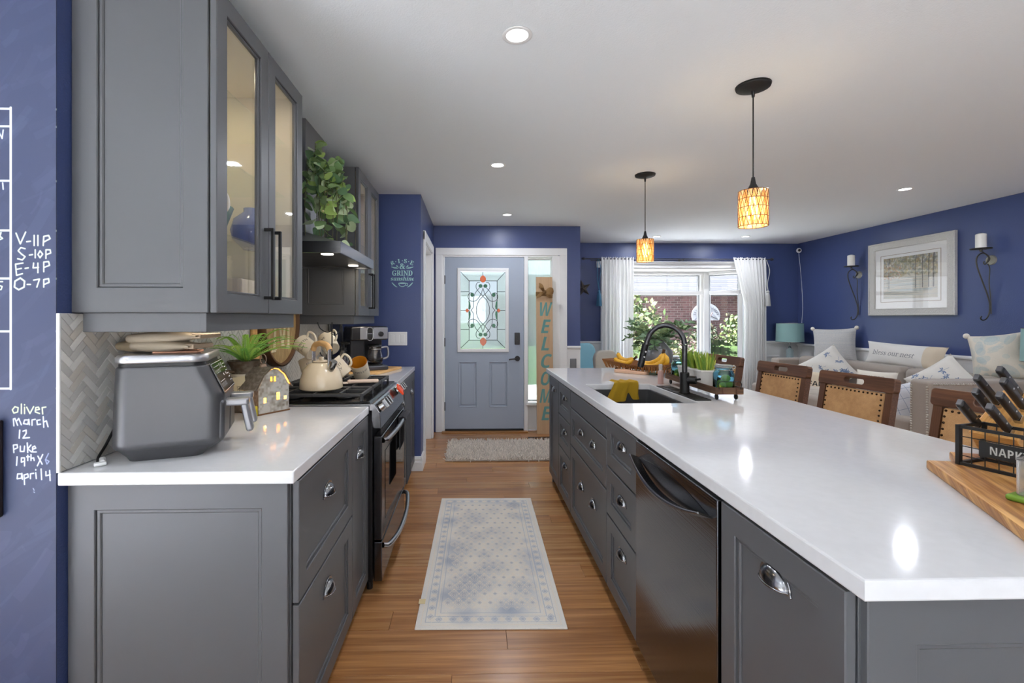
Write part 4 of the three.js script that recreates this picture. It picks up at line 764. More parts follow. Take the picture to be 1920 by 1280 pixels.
{
  const B = [-0.83, 0.966, 2.80], t = thing('mug_tree', 'black wire mug tree standing at the back of the range', 'mug tree', B);
  part(t, 'base', new THREE.TorusGeometry(0.07, 0.004, 8, 32).rotateX(PI / 2).translate(0, 0.004, 0), C.iron);
  part(t, 'pole', merge(rod([0, 0, 0], [0, 0.34, 0], 0.004), rod([-0.07, 0.004, 0], [0.07, 0.004, 0], 0.003)), C.iron);
  const arm = (a, y) => tube([[0, y, 0], [0.03 * Math.cos(a), y - 0.008, -0.03 * Math.sin(a)], [0.065 * Math.cos(a), y + 0.012, -0.065 * Math.sin(a)], [0.082 * Math.cos(a), y + 0.045, -0.082 * Math.sin(a)]], 0.003, 16, 6);
  for (const [a, y] of [[3.0, 0.13], [3.3, 0.29], [0.2, 0.12], [-0.6, 0.14], [1.2, 0.27], [-1.3, 0.28]]) part(t, 'arm', merge(arm(a, y), new THREE.SphereGeometry(0.005, 8, 6).translate(0.082 * Math.cos(a), y + 0.047, -0.082 * Math.sin(a))), C.iron);
  const Q = (x, y, z) => new THREE.Quaternion().setFromEuler(new THREE.Euler(x, y, z, 'YXZ'));
  const up = (dir, roll) => new THREE.Quaternion().setFromUnitVectors(V3(0, 1, 0), V3(...dir).normalize()).multiply(new THREE.Quaternion().setFromAxisAngle(V3(0, 1, 0), roll));
  makeMug('cream lettered mug hanging top left on the mug tree, base towards the camera', [-0.895, 1.135, 2.67], up([-0.7, 0.45, -0.35], 1.2), ['LIVE WITH', 'JOY']);
  makeMug('cream mug hanging at the top right of the mug tree behind the first', [-0.855, 1.14, 2.88], up([-0.5, 0.6, -0.6], 1.0), ['LOVE', '']);
  makeMug('cream mug with lettering leaning low right on the mug tree with its base down', [-0.73, 1.0, 2.72], up([-0.6, 0.7, 0.1], 1.6), ['TAKE IT', 'EASY']);
  makeMug('cream mug with a yellow-brown inside at the far right of the mug tree', [-0.665, 0.985, 2.86], up([-0.05, 0.72, 0.6], -1.2), ['HELLO', ''], 0xb9781c);
  makeMug('cream mug hanging low left on the mug tree behind the kettle', [-0.92, 0.99, 2.72], up([-0.3, 0.8, -0.2], 2.4), ['GOOD', 'DAY']);
}
// ---------- coffee corner ----------
{
  const brd = mat(0xffffff, 0.45, 0, { map: woodTex([206, 154, 90], [240, 196, 130], 82, [4, 40], [3, 3]) });
  single('serving_board', 'honey-coloured wooden board under the coffee maker', 'board', bx(0.58, 0.02, 0.34, 0, 0.01, 0, 0.004), brd, [-0.82, HC, 3.66], PI / 2 - 0.28);
  const t = thing('coffee_maker', 'black and silver coffee maker with a glass carafe on a wooden board', 'coffee maker', [-0.83, HC + 0.02, 3.68], 0.52);
  const bk = mat(0x1c1c1e, 0.3), sv = mat(0xb5b5b6, 0.28, 0.85);
  part(t, 'base', bx(0.29, 0.035, 0.23, 0, 0.0175, 0.01, 0.01, 3), mat(0x55565a, 0.35, 0.5));
  part(t, 'column', bx(0.29, 0.27, 0.09, 0, 0.165, -0.075, 0.01, 3), bk);
  part(t, 'head', bx(0.29, 0.105, 0.21, 0, 0.285, 0.005, 0.014, 3), bk);
  part(t, 'side_pod', bx(0.11, 0.2, 0.12, -0.088, 0.14, 0.03, 0.01, 3), bk);
  part(t, 'control_plate', bx(0.115, 0.085, 0.004, 0.085, 0.285, 0.112, 0.002), sv, 'silver control plate');
  part(t, 'face_plate', bx(0.07, 0.09, 0.004, -0.04, 0.285, 0.112, 0.002), sv);
  part(t, 'dial', cyl(0.02, 0.018, 0.02, 0, 0, 0, 24).rotateX(PI / 2).translate(0.085, 0.28, 0.122), bk);
  const o = roundRect(0.052, 0.105, 0.025); o.holes.push(new THREE.Path(roundRect(0.04, 0.093, 0.019).getPoints(8).reverse()));
  part(t, 'oval_trim', ext(o, 0.006, 0.002, 2).translate(0.0, 0.28, 0.113), C.steel, 'chrome oval ring');
  part(t, 'oval_window', ext(roundRect(0.044, 0.097, 0.021), 0.003, 0.001).translate(0, 0.28, 0.112), C.black);
  part(t, 'oval_bar', bx(0.034, 0.006, 0.004, 0, 0.283, 0.117, 0.001), C.steel);
  part(t, 'hot_plate', cyl(0.062, 0.062, 0.006, 0.06, 0.038, 0.045, 32), C.iron);
  const cf = thing('carafe', 'glass coffee carafe standing on the coffee maker hot plate', 'carafe', [-0.83 + 0.06 * Math.cos(0.52) + 0.045 * Math.sin(0.52), HC + 0.02 + 0.0415, 3.68 + 0.06 * Math.sin(0.52) - 0.045 * Math.cos(0.52)], 0.52);
  part(cf, 'glass_body', lathe([[0, 0], [0.05, 0], [0.062, 0.02], [0.064, 0.06], [0.05, 0.12], [0.048, 0.135], [0.046, 0.135], [0.048, 0.12], [0.061, 0.06], [0.059, 0.021], [0, 0.003]], 32), clearG);
  part(cf, 'lid', lathe([[0.051, 0.135], [0.052, 0.15], [0.02, 0.158], [0, 0.158]], 32), C.black);
  part(cf, 'band', new THREE.TorusGeometry(0.051, 0.004, 8, 32).rotateX(PI / 2).translate(0, 0.12, 0), C.steel);
  part(cf, 'handle', tube([[0.05, 0.13, 0.01], [0.095, 0.13, 0.02], [0.1, 0.06, 0.02], [0.066, 0.04, 0.012]], 0.008, 20, 8), mat(0x9d9da0, 0.3, 0.6));
  const bottle = (lab, p, col, liq) => { const b = thing('syrup_bottle', lab, 'bottle', p); part(b, 'glass_body', lathe([[0, 0], [0.03, 0], [0.033, 0.01], [0.033, 0.13], [0.014, 0.165], [0.013, 0.19], [0.011, 0.19], [0.012, 0.165], [0.03, 0.13], [0.03, 0.012], [0, 0.004]], 24), mat(0xffffff, 0.03, 0, { transmission: 1, thickness: 0.003 })); part(b, 'syrup', cyl(0.029, 0.029, 0.11, 0, 0.061, 0, 24), mat(liq, 0.15, 0, col)); part(b, 'pump', merge(cyl(0.016, 0.016, 0.02, 0, 0.2, 0, 16), cyl(0.005, 0.005, 0.03, 0, 0.22, 0, 10), bx(0.05, 0.012, 0.014, 0.014, 0.238, 0, 0.004)), C.black); };
  bottle('amber syrup bottle with a black pump between the mug tree and the coffee maker', [-0.95, HC, 3.45], { transmission: 0.5, thickness: 0.03 }, 0xc05a1c);
  bottle('dark red-brown syrup bottle with a black pump against the coffee maker', [-0.98, HC, 3.56], { transmission: 0.3, thickness: 0.03 }, 0x8a4526);
  bottle('clear-looking syrup bottle with a black pump in front of the coffee maker', [-0.915, HC, 3.38], { transmission: 0.6, thickness: 0.03 }, 0xb5aab5);
  const tr = thing('baking_tray', 'grey metal baking tray leaning on the tiled wall behind the mug tree', 'tray', [XL + 0.05, HC, 3.83], PI / 2);
  const tp = part(tr, 'pan', merge(bx(0.34, 0.37, 0.004, 0, 0.19, 0, 0.001), ring(0.36, 0.39, 0.012, 0.016, 0.003, 0, 0.195)), mat(0x77787a, 0.3, 0.9)); tp.rotation.x = -0.09;
}
// ---------- switch plate and decal on the alcove wall ----------
{
  const t = thing('switch_plate', 'white three-gang rocker switch plate on the blue alcove wall', 'switch', [-0.64, 1.152, 4.078]);
  part(t, 'plate', bx(0.165, 0.118, 0.007, 0, 0, 0.002, 0.003), C.white);
  for (const x of [-0.046, 0, 0.046]) { const s = part(t, 'rocker', bx(0.034, 0.07, 0.006, x, 0, 0.006, 0.002), C.trim); s.rotation.x = 0.03; }
  const dec = canvasTex(512, 728, (g, w, h) => {
    g.clearRect(0, 0, w, h); g.fillStyle = g.strokeStyle = '#a9d8d2'; g.textAlign = 'center';
    const L = 'R·I·S·E', ang = [-0.42, -0.27, -0.14, 0.0, 0.13, 0.26, 0.4];
    g.font = 'bold 128px serif'; [...L].forEach((c, i) => { g.save(); g.translate(256, 640); g.rotate(ang[i] * 1.05); g.fillText(c, 0, -478); g.restore(); });
    g.font = 'bold 170px serif'; g.fillText('&', 256, 300);
    g.lineWidth = 10; g.lineCap = 'round';
    for (const e of [-1, 1]) { g.beginPath(); g.moveTo(256 + e * 85, 270); g.bezierCurveTo(256 + e * 120, 200, 256 + e * 150, 220, 256 + e * 110, 255); g.stroke(); g.beginPath(); g.moveTo(256 + e * 95, 285); g.quadraticCurveTo(256 + e * 170, 300, 256 + e * 240, 250); g.stroke(); for (let k = 0; k < 5; k++) { g.beginPath(); g.ellipse(256 + e * (130 + k * 24), 272 - k * 3, 15, 7, e * 0.6, 0, 7); g.fill(); } }
    g.font = 'bold 158px serif'; g.save(); g.translate(256, 448); g.scale(0.86, 1); g.fillText('GRIND', 0, 0); g.restore();
    g.font = 'italic bold 118px serif'; g.fillText('sunshine', 256, 560);
    g.lineWidth = 12; g.beginPath(); g.moveTo(176, 618); g.bezierCurveTo(180, 720, 332, 720, 336, 618); g.stroke(); g.beginPath(); g.ellipse(256, 618, 80, 14, 0, 0, 7); g.fill(); g.beginPath(); g.arc(350, 645, 26, -1.6, 1.9); g.stroke();
    for (const e of [-1, 1]) { g.beginPath(); g.moveTo(256 + e * 110, 705); g.quadraticCurveTo(256 + e * 190, 690, 256 + e * 225, 610); g.lineWidth = 6; g.stroke(); for (let k = 0; k < 5; k++) { g.beginPath(); g.ellipse(256 + e * (140 + k * 20), 695 - k * 20, 18, 7, -e * 0.4, 0, 7); g.fill(); } }
  });
  single('wall_decal', 'mint lettering decal reading RISE & GRIND sunshine on the blue alcove wall', 'decal', new THREE.PlaneGeometry(0.2, 0.284), mat(0xffffff, 0.6, 0, { map: dec, alphaTest: 0.4 }), [-0.6, 1.735, 4.0785]);
}
// ---------- entry door ----------
{
  const t = thing('entry_door', 'grey-blue front door with a stained-glass window and two raised panels', 'door', [0.156, 0, 5.47]);
  const paint = mat(0xa0aab8, 0.4), x0 = -0.463, x1 = 0.463;
  // local: centre x = 0.156 world, front face at z = 0.015
  const s = rectShape(0.926, 2.012, 0, 1.04); s.holes.push(new THREE.Path(rectShape(0.57, 0.95, -0.0165, 1.425).getPoints().reverse()));
  for (const x of [-0.195, 0.165]) s.holes.push(new THREE.Path(rectShape(0.215, 0.53, x, 0.555).getPoints().reverse()));
  part(t, 'slab', ext(s, 0.044, 0.002).translate(0, 0, -0.029), paint);
  for (const x of [-0.195, 0.165]) { part(t, 'raised_panel', merge(ring(0.225, 0.54, 0.016, 0.012, 0.005).translate(x, 0.555, 0.006), bx(0.215, 0.53, 0.024, x, 0.555, -0.01, 0.002), bx(0.16, 0.475, 0.012, x, 0.555, 0.004, 0.005)), paint); }
  part(t, 'window_frame', ring(0.605, 0.985, 0.04, 0.024, 0.006, -0.0165, 1.425).translate(0, 0, 0.006), C.trim, 'white window frame of the door');
  // textured clear glass: bevelled border panes and centre
  const gx = -0.0165, gy = 1.425, px = u => gx + (u - 493) / 543 * 0.53, py = v => gy - (v - 643) / 905 * 0.9; // from the photograph's zoom grid to the pane
  const rough = mat(0xd8e0de, 0.6, 0, { transmission: 0.92, thickness: 0, ior: 1.5, bumpMap: grainBump(256, [60, 60], 51, [8, 8]), bumpScale: 0.004 });
  const clear = mat(0xdde4e6, 0.5, 0, { transmission: 0.92, thickness: 0, ior: 1.5, bumpMap: grainBump(128, [12, 12], 52, [5, 5]), bumpScale: 0.002 });
  const pane = (pts, m) => ext(polyShape(pts.map(([a, b]) => [px(a), py(b)])), 0.005, 0.001);
  const inn = [327, 297, 664, 997], out = [222, 190, 765, 1095];
  const panes = [[[out[0], out[1]], [493, out[1]], [493, inn[1]], [inn[0], inn[1]]], [[493, out[1]], [out[2], out[1]], [inn[2], inn[1]], [493, inn[1]]], [[out[0], out[3]], [493, out[3]], [493, inn[3]], [inn[0], inn[3]]], [[493, out[3]], [out[2], out[3]], [inn[2], inn[3]], [493, inn[3]]],
    [[out[0], out[1]], [inn[0], inn[1]], [inn[0], 425], [out[0], 425]], [[out[0], 425], [inn[0], 425], [inn[0], 648], [out[0], 648]], [[out[0], 648], [inn[0], 648], [inn[0], 872], [out[0], 872]], [[out[0], 872], [inn[0], 872], [inn[0], inn[3]], [out[0], out[3]]],
    [[out[2], out[1]], [inn[2], inn[1]], [inn[2], 425], [out[2], 425]], [[out[2], 425], [inn[2], 425], [inn[2], 648], [out[2], 648]], [[out[2], 648], [inn[2], 648], [inn[2], 872], [out[2], 872]], [[out[2], 872], [inn[2], 872], [inn[2], inn[3]], [out[2], out[3]]]];
  for (const p of panes) part(t, 'glass_pane', pane(p).translate(0, 0, -0.006), rough);
  part(t, 'glass_pane', pane([[inn[0], inn[1]], [inn[2], inn[1]], [inn[2], inn[3]], [inn[0], inn[3]]]).translate(0, 0, -0.006), clear);
  const lead = mat(0x2c2c2e, 0.45, 0.6), Z = 0.001;
  const came = (pts, r = 0.0036) => part(t, 'came', tube(pts.map(([a, b]) => [px(a), py(b), Z]), r, Math.max(8, pts.length * 5), 6), lead);
  for (const [a, b] of [[[222, 190], [327, 297]], [[765, 190], [664, 297]], [[222, 1095], [327, 997]], [[765, 1095], [664, 997]], [[327, 297], [664, 297]], [[327, 997], [664, 997]], [[327, 297], [327, 997]], [[664, 297], [664, 997]], [[493, 190], [493, 235]], [[493, 1065], [493, 1095]], [[222, 425], [327, 425]], [[222, 648], [280, 648]], [[222, 872], [327, 872]], [[765, 425], [664, 425]], [[765, 648], [705, 648]], [[765, 872], [664, 872]]]) part(t, 'came', rod([px(a[0]), py(a[1]), Z], [px(b[0]), py(b[1]), Z], 0.0036, 6), lead);
  for (const e of [1, -1]) for (const f of [1, -1]) { // four mirrored scrolls
    const X = u => 493 + e * (u - 493), Y = v => 645 + f * (v - 645), q = l => came(l.map(([a, b]) => [X(a), Y(b)]));
    q([[493, 385], [520, 460], [570, 525], [620, 540], [660, 520], [672, 480], [655, 445], [625, 440], [608, 462]]);
    q([[493, 480], [540, 530], [568, 600], [568, 648]]);
    q([[535, 380], [575, 425], [600, 480], [606, 560], [610, 610], [640, 648]]);
    q([[493, 480], [540, 430], [570, 390], [575, 350], [560, 320], [530, 315]]);
    const bit = (pts, m, n) => part(t, n, ext(polyShape(pts.map(([a, b]) => [px(X(a)), py(Y(b))])), 0.006, 0.002).translate(0, 0, -0.001), m, n === 'jewel' ? 'orange glass jewel' : 'green glass leaf');
    const green = mat(0x3d8560, 0.15, 0, { transmission: 0.45, thickness: 0 });
    const blob = (cx, cy, rx, ry) => Array.from({ length: 14 }, (_, i) => [cx + rx * Math.cos(i / 14 * 2 * PI), cy + ry * Math.sin(i / 14 * 2 * PI)]);
    bit(blob(622, 462, 22, 24), green, 'leaf'); bit(blob(522, 358, 24, 22), green, 'leaf');
    bit([[640, 600], [650, 545], [668, 530], [664, 570], [668, 632], [645, 632]], green, 'leaf');
  }
  const orange = mat(0xf0702a, 0.15, 0, { transmission: 0.4, thickness: 0 });
  const drop = (u, v, w, h, f) => { const s2 = new THREE.Shape(); s2.moveTo(0, h * 0.5); s2.bezierCurveTo(w * 0.6, h * 0.25, w * 0.65, -h * 0.3, 0, -h * 0.5); s2.bezierCurveTo(-w * 0.65, -h * 0.3, -w * 0.6, h * 0.25, 0, h * 0.5); const g = ext(s2, 0.008, 0.003, 2); if (f) g.rotateZ(PI); return part(t, 'jewel', g.translate(px(u), py(v), -0.001), orange, 'orange glass jewel'); };
  drop(493, 275, 0.075, 0.09, false); drop(496, 1016, 0.08, 0.1, true);
  for (const u of [303, 682]) part(t, 'jewel', ext(polyShape([[0, 0.026], [0.024, 0], [0, -0.026], [-0.024, 0]]), 0.007, 0.003, 2).translate(px(u), py(648), -0.001), orange, 'orange glass jewel');
  part(t, 'star_cut', merge(...[0, 30, 60, 90, 120, 150].map(a => at(bx(a === 90 ? 0.11 : 0.045, 0.0015, 0.001, 0, 0, 0, 0), gx, gy, 0.0, 0, 0, R(a)))), mat(0xbfc8c6, 0.3, 0, { transmission: 0.5, thickness: 0 }), 'star cut into the centre pane');
  const bk = mat(0x3a393a, 0.4, 0.6);
  part(t, 'deadbolt', merge(bx(0.062, 0.14, 0.022, 0.385, 1.09, 0.026, 0.006), cyl(0.014, 0.014, 0.016, 0, 0, 0, 16).rotateX(PI / 2).translate(0.388, 1.055, 0.042)), bk, 'dark keypad deadbolt');
  part(t, 'lever_handle', merge(cyl(0.032, 0.03, 0.014, 0, 0, 0, 24).rotateX(PI / 2).translate(0.388, 0.856, 0.022), cyl(0.011, 0.011, 0.035, 0, 0, 0, 12).rotateX(PI / 2).translate(0.388, 0.856, 0.045), tube([[0.388, 0.856, 0.06], [0.35, 0.856, 0.064], [0.3, 0.85, 0.06], [0.285, 0.846, 0.058]], 0.009, 16, 8)), bk, 'dark lever handle');
  for (const y of [0.3, 1.05, 1.78]) part(t, 'hinge', cyl(0.007, 0.007, 0.1, -0.463, y, 0.02, 10), bk);
  part(t, 'door_sweep', bx(0.92, 0.03, 0.05, 0, 0.019, 0.0, 0.003), C.black, 'black door sweep');
}
{ // welcome board
  const tex = canvasTex(256, 2048, (g, w, h) => {
    g.fillStyle = '#c0a07c'; g.fillRect(0, 0, w, h);
    for (let i = 0; i < 260; i++) { g.strokeStyle = `rgba(${rnd() > 0.5 ? '120,88,58' : '225,200,165'},${rr(0.05, 0.2)})`; g.lineWidth = rr(1, 4); const x = rr(0, w), y = rr(-200, h); g.beginPath(); g.moveTo(x, y); g.bezierCurveTo(x + rr(-8, 8), y + 150, x + rr(-10, 10), y + 300, x + rr(-10, 10), y + rr(200, 700)); g.stroke(); }
    g.fillStyle = '#5f948f'; g.textAlign = 'center'; g.font = 'italic bold 250px sans-serif';
    [...'WELCOME'].forEach((c, i) => { g.save(); g.translate(w / 2 - 8, 512 + i * 226); g.scale((c === 'W' || c === 'M' ? 196 : c === 'E' || c === 'L' ? 150 : 172) / g.measureText(c).width, 1); g.fillText(c, 0, 0); g.restore(); });
  });
  const t = thing('welcome_board', 'tall tan wooden plank lettered WELCOME leaning beside the front door', 'sign', [0.85, 0, 5.32]);
  const g = bx(0.19, 1.81, 0.018, 0, 0.905, 0, 0.002), u = g.attributes.uv, p = g.attributes.position;
  for (let i = 0; i < u.count; i++) u.setXY(i, p.getX(i) / 0.19 + 0.5, p.getY(i) / 1.81);
  const m = part(t, 'plank', g, mat(0xffffff, 0.75, 0, { map: tex })); m.rotation.x = -0.045; m.position.z = 0.0;
  const bur = mat(0x8d6c42, 0.95, 0, { bumpMap: clothBump, bumpScale: 0.003, side: THREE.DoubleSide }), bz = -0.045;
  const loop = (pts, w) => { const c = curve(pts), pos = [], idx = []; const n = 18; for (let i = 0; i <= n; i++) { const q = c.getPoint(i / n), ww = w * (0.45 + 0.55 * Math.sin(PI * i / n)); pos.push(q.x, q.y - ww / 2, q.z, q.x + 0.004, q.y, q.z + 0.01, q.x, q.y + ww / 2, q.z); } for (let i = 0; i < n; i++) for (const e of [0, 1]) { const a = i * 3 + e; idx.push(a, a + 3, a + 4, a, a + 4, a + 1); } const gg = new THREE.BufferGeometry(); gg.setAttribute('position', new THREE.Float32BufferAttribute(pos, 3)); gg.setIndex(idx); gg.computeVertexNormals(); gg.setAttribute('uv', new THREE.Float32BufferAttribute(new Float32Array(pos.length / 3 * 2), 2)); return gg; };
  part(t, 'ribbon_band', bx(0.196, 0.05, 0.022, 0, 1.61, -0.073, 0.003), bur, 'burlap ribbon round the plank');
  part(t, 'bow', merge(loop([[0, 1.63, bz], [-0.05, 1.68, bz + 0.04], [-0.07, 1.71, bz + 0.03], [-0.03, 1.69, bz + 0.055], [0, 1.63, bz + 0.01]], 0.05), loop([[0, 1.63, bz], [0.05, 1.66, bz + 0.05], [0.095, 1.64, bz + 0.03], [0.05, 1.62, bz + 0.06], [0, 1.63, bz + 0.01]], 0.055), loop([[0, 1.63, bz], [-0.05, 1.6, bz + 0.02], [-0.095, 1.57, bz]], 0.05), loop([[0, 1.63, bz], [0.04, 1.59, bz + 0.02], [0.09, 1.575, bz]], 0.05), new THREE.SphereGeometry(0.02, 12, 8).translate(0, 1.632, bz + 0.02)), bur, 'burlap bow');
}
{ // rugs
  const tex = canvasTex(960, 2048, (g, w, h) => {
    g.fillStyle = '#ece5da'; g.fillRect(0, 0, w, h);
    const blue = a => `rgba(140,152,174,${a})`, cream = a => `rgba(240,226,206,${a})`;
    for (let i = 0; i < 60; i++) { const x = rr(120, w - 120), y = rr(100, h - 100), r = rr(60, 190); const gr = g.createRadialGradient(x, y, 0, x, y, r); gr.addColorStop(0, blue(rr(0.15, 0.5))); gr.addColorStop(1, blue(0)); g.fillStyle = gr; g.fillRect(x - r, y - r, 2 * r, 2 * r); }
    const ros = (x, y, r, c) => { g.strokeStyle = c; g.lineWidth = 3; for (let k = 0; k < 8; k++) { const a = k * PI / 4; g.beginPath(); g.ellipse(x + Math.cos(a) * r * 0.55, y + Math.sin(a) * r * 0.55, r * 0.38, r * 0.2, a, 0, 7); g.stroke(); } g.beginPath(); g.arc(x, y, r * 0.22, 0, 7); g.stroke(); g.beginPath(); g.moveTo(x, y - r * 1.5); g.lineTo(x + r * 1.2, y); g.lineTo(x, y + r * 1.5); g.lineTo(x - r * 1.2, y); g.closePath(); g.stroke(); };
    for (let j = 0; j < 18; j++) for (let i = 0; i < 9; i++) { const x = 190 + i * 72.5 + (j % 2) * 36, y = 190 + j * 100; if (x < w - 170 && y < h - 160) { ros(x, y, 34, cream(0.9)); ros(x + 36, y + 50, 22, cream(0.55)); ros(x, y, 12, blue(0.3)); } }
    for (const [a, c] of [[34, cream(0.9)], [128, cream(0.8)], [150, blue(0.35)], [60, blue(0.4)], [116, blue(0.4)]]) { g.strokeStyle = c; g.lineWidth = 5; g.strokeRect(a, a, w - 2 * a, h - 2 * a); }
    for (let k = 0; k < 42; k++) for (const x of [88, w - 88]) { ros(x, 90 + k * 45, 19, k % 2 ? blue(0.4) : cream(0.7)); }
    for (let k = 0; k < 18; k++) for (const y of [88, h - 88]) ros(100 + k * 45, y, 19, k % 2 ? blue(0.4) : cream(0.7));
    for (let i = 0; i < 42000; i++) { g.fillStyle = rnd() > 0.55 ? `rgba(240,232,220,${rr(0.1, 0.35)})` : `rgba(130,146,176,${rr(0.05, 0.22)})`; g.fillRect(rr(0, w), rr(0, h), rr(1, 5), rr(1, 3)); }
  });
  const w = 0.655, l = 1.44, g = bx(w, 0.007, l, 0, 0.0038, 0, 0.003), u = g.attributes.uv, p = g.attributes.position;
  for (let i = 0; i < u.count; i++) u.setXY(i, p.getX(i) / w + 0.5, 0.5 - p.getZ(i) / l);
  const t = thing('runner_rug', 'faded blue and cream patterned runner rug in the kitchen aisle', 'rug', [0.099, 0, 2.705], -0.018);
  part(t, 'rug', g, mat(0xffffff, 0.92, 0, { map: tex, bumpMap: weaveBump, bumpScale: 0.001 }));
  part(t, 'corner_tag', bx(0.03, 0.003, 0.035, -0.318, 0.009, 0.53, 0.001), mat(0xe2cfa0, 0.8), 'cream tag on the near left edge');
  const sh = thing('door_mat', 'shaggy pale beige mat in front of the entry door', 'rug', [0.35, 0, 4.65]);
  part(sh, 'backing', bx(1.18, 0.012, 0.66, 0, 0.007, 0, 0.005), mat(0xb5a99c, 0.95));
  const sg = new THREE.CylinderGeometry(0.002, 0.006, 0.045, 4, 1).translate(0, 0.0225, 0), n = 5200, im = new THREE.InstancedMesh(sg, mat(0xeee4d8, 0.95), n), q = new THREE.Matrix4();
  for (let i = 0; i < n; i++) { q.makeRotationFromEuler(new THREE.Euler(rr(-1.1, 1.1), rr(0, 6), rr(-1.1, 1.1))); q.setPosition(rr(-0.585, 0.585), 0.008, rr(-0.325, 0.325)); im.setMatrixAt(i, q); im.setColorAt(i, new THREE.Color().setScalar(rr(0.72, 1.05))); }
  im.name = 'pile'; im.userData.kind = 'stuff'; sh.add(im);
  const v = thing('floor_vent', 'black slotted floor register in front of the welcome board', 'vent', [0.78, 0, 5.13]);
  part(v, 'plate', ring(0.3, 0.1, 0.012, 0.006, 0.002).rotateX(-PI / 2).translate(0, 0.0005, 0), C.black);
  for (let k = 0; k < 16; k++) part(v, 'slat', bx(0.006, 0.004, 0.08, -0.13 + k * 0.0175, 0.003, 0, 0), C.black);
  single('wall_outlet', 'grey metal outlet cover on the white wainscot left of the turquoise chair', 'outlet', bx(0.075, 0.11, 0.008, 0, 0, 0, 0.003), mat(0x85878a, 0.4, 0.6), [1.2, 0.8, 5.442]);
}
// ---------- on the island ----------
{ // faucet on its mat
  const gm = mat(0x4a4a4c, 0.28, 0.9), t = thing('faucet', 'gunmetal pull-down gooseneck faucet standing on the black mat behind the sink', 'faucet', [1.185, HC + 0.007, 2.555], 0);
  part(t, 'base', lathe([[0, 0], [0.03, 0], [0.03, 0.004], [0.025, 0.01], [0.025, 0.11], [0.022, 0.115], [0, 0.115]], 28), mat(0x1e1e1f, 0.4, 0.4));
  const dx = -0.86, dz = -0.5; // direction of the spout, over the sink (z is towards the camera)
  const pt = (u, y) => [u * dx * -1 * -1, y, u * dz];
  const arch = [[0, 0.1], [0, 0.18], [0, 0.265]]; for (let k = 0; k <= 8; k++) { const a = k / 8 * PI * 0.93; arch.push([0.1 - 0.1 * Math.cos(a), 0.265 + 0.11 * Math.sin(a)]); } arch.push([0.212, 0.245]);
  part(t, 'neck', tube(arch.map(([u, y]) => pt(u, y)), 0.0145, 60, 14), gm);
  const A = V3(...pt(0.209, 0.265)), B = V3(...pt(0.236, 0.14));
  part(t, 'spray_head', merge(rod(A.toArray(), B.toArray(), 0.0185, 16), rod(A.clone().lerp(B, 0.95).toArray(), A.clone().lerp(B, 1.06).toArray(), 0.016, 16)), mat(0x2b2b2d, 0.35, 0.7), 'black spray head');
  for (const k of [0.35, 0.6]) { const c = A.clone().lerp(B, k); part(t, 'spray_button', new THREE.SphereGeometry(0.008, 12, 8).translate(c.x + 0.004, c.y, c.z + 0.016), C.steel); }
  part(t, 'lever', merge(cyl(0.022, 0.022, 0.05, 0, 0, 0, 20).rotateX(PI / 2).rotateY(0.9).translate(0.028, 0.075, 0.02), rod([0.03, 0.075, 0.03], [0.05, 0.086, 0.075], 0.006)), mat(0x1e1e1f, 0.4, 0.4), 'side lever of the faucet');
  const m = thing('sink_mat', 'black ribbed drip mat around the foot of the faucet', 'mat', [1.187, HC, 2.6], 0);
  part(m, 'mat', bx(0.085, 0.006, 0.5, 0.0, 0.003, 0, 0.002), C.black);
  for (let k = 0; k < 12; k++) if (k < 5 || k > 6) part(m, 'rib', bx(0.07, 0.003, 0.008, 0, 0.0068, -0.22 + k * 0.04, 0.001), C.black);
}
{ // dish cloth over the sink edge
  const pos = [], idx = [], uv = [], n = 26, m = 20;
  for (let i = 0; i <= n; i++) for (let j = 0; j <= m; j++) {
    const u = i / n - 0.5, v = j / m; // v runs over the edge: first behind, up, over, down
    const s = (v - 0.3) * 0.2, yy = s < 0.015 ? 0.004 : -(s - 0.015) * 0.97, out = s < 0.015 ? s : 0.015;
    const fold = Math.sin(u * 17 + 1) + 0.5 * Math.sin(u * 31), fan = 1 + (s > 0 ? s * 3.2 : 0), open = 0.02 * Math.exp(-((u - 0.18) ** 2) / 0.006) * Math.max(0, s) * 8;
    pos.push(u * 0.15 * fan + 0.012 * Math.sin(v * 5), 0.012 + yy + (s < 0.02 ? 0.008 * (1 + fold * 0.5) : 0.008) + open * 2.2 + 0.02 * u * Math.max(0, s) * 10, out + (s > 0 ? 0.012 + 0.12 * s * fold * 0.5 : 0.003 * fold)); uv.push(u, v);
  }
  for (let i = 0; i < n; i++) for (let j = 0; j < m; j++) { const a = i * (m + 1) + j, b = a + m + 1; idx.push(a, b, a + 1, b, b + 1, a + 1); }
  const g = new THREE.BufferGeometry(); g.setAttribute('position', new THREE.Float32BufferAttribute(pos, 3)); g.setAttribute('uv', new THREE.Float32BufferAttribute(uv, 2)); g.setIndex(idx); g.computeVertexNormals();
  single('dish_cloth', 'mustard yellow dish cloth draped over the far edge of the sink', 'cloth', g, mat(0xc29a1c, 0.9, 0, { bumpMap: clothBump, bumpScale: 0.002, side: THREE.DoubleSide }), [0.975, HC - 0.006, 2.965], 0.05);
}
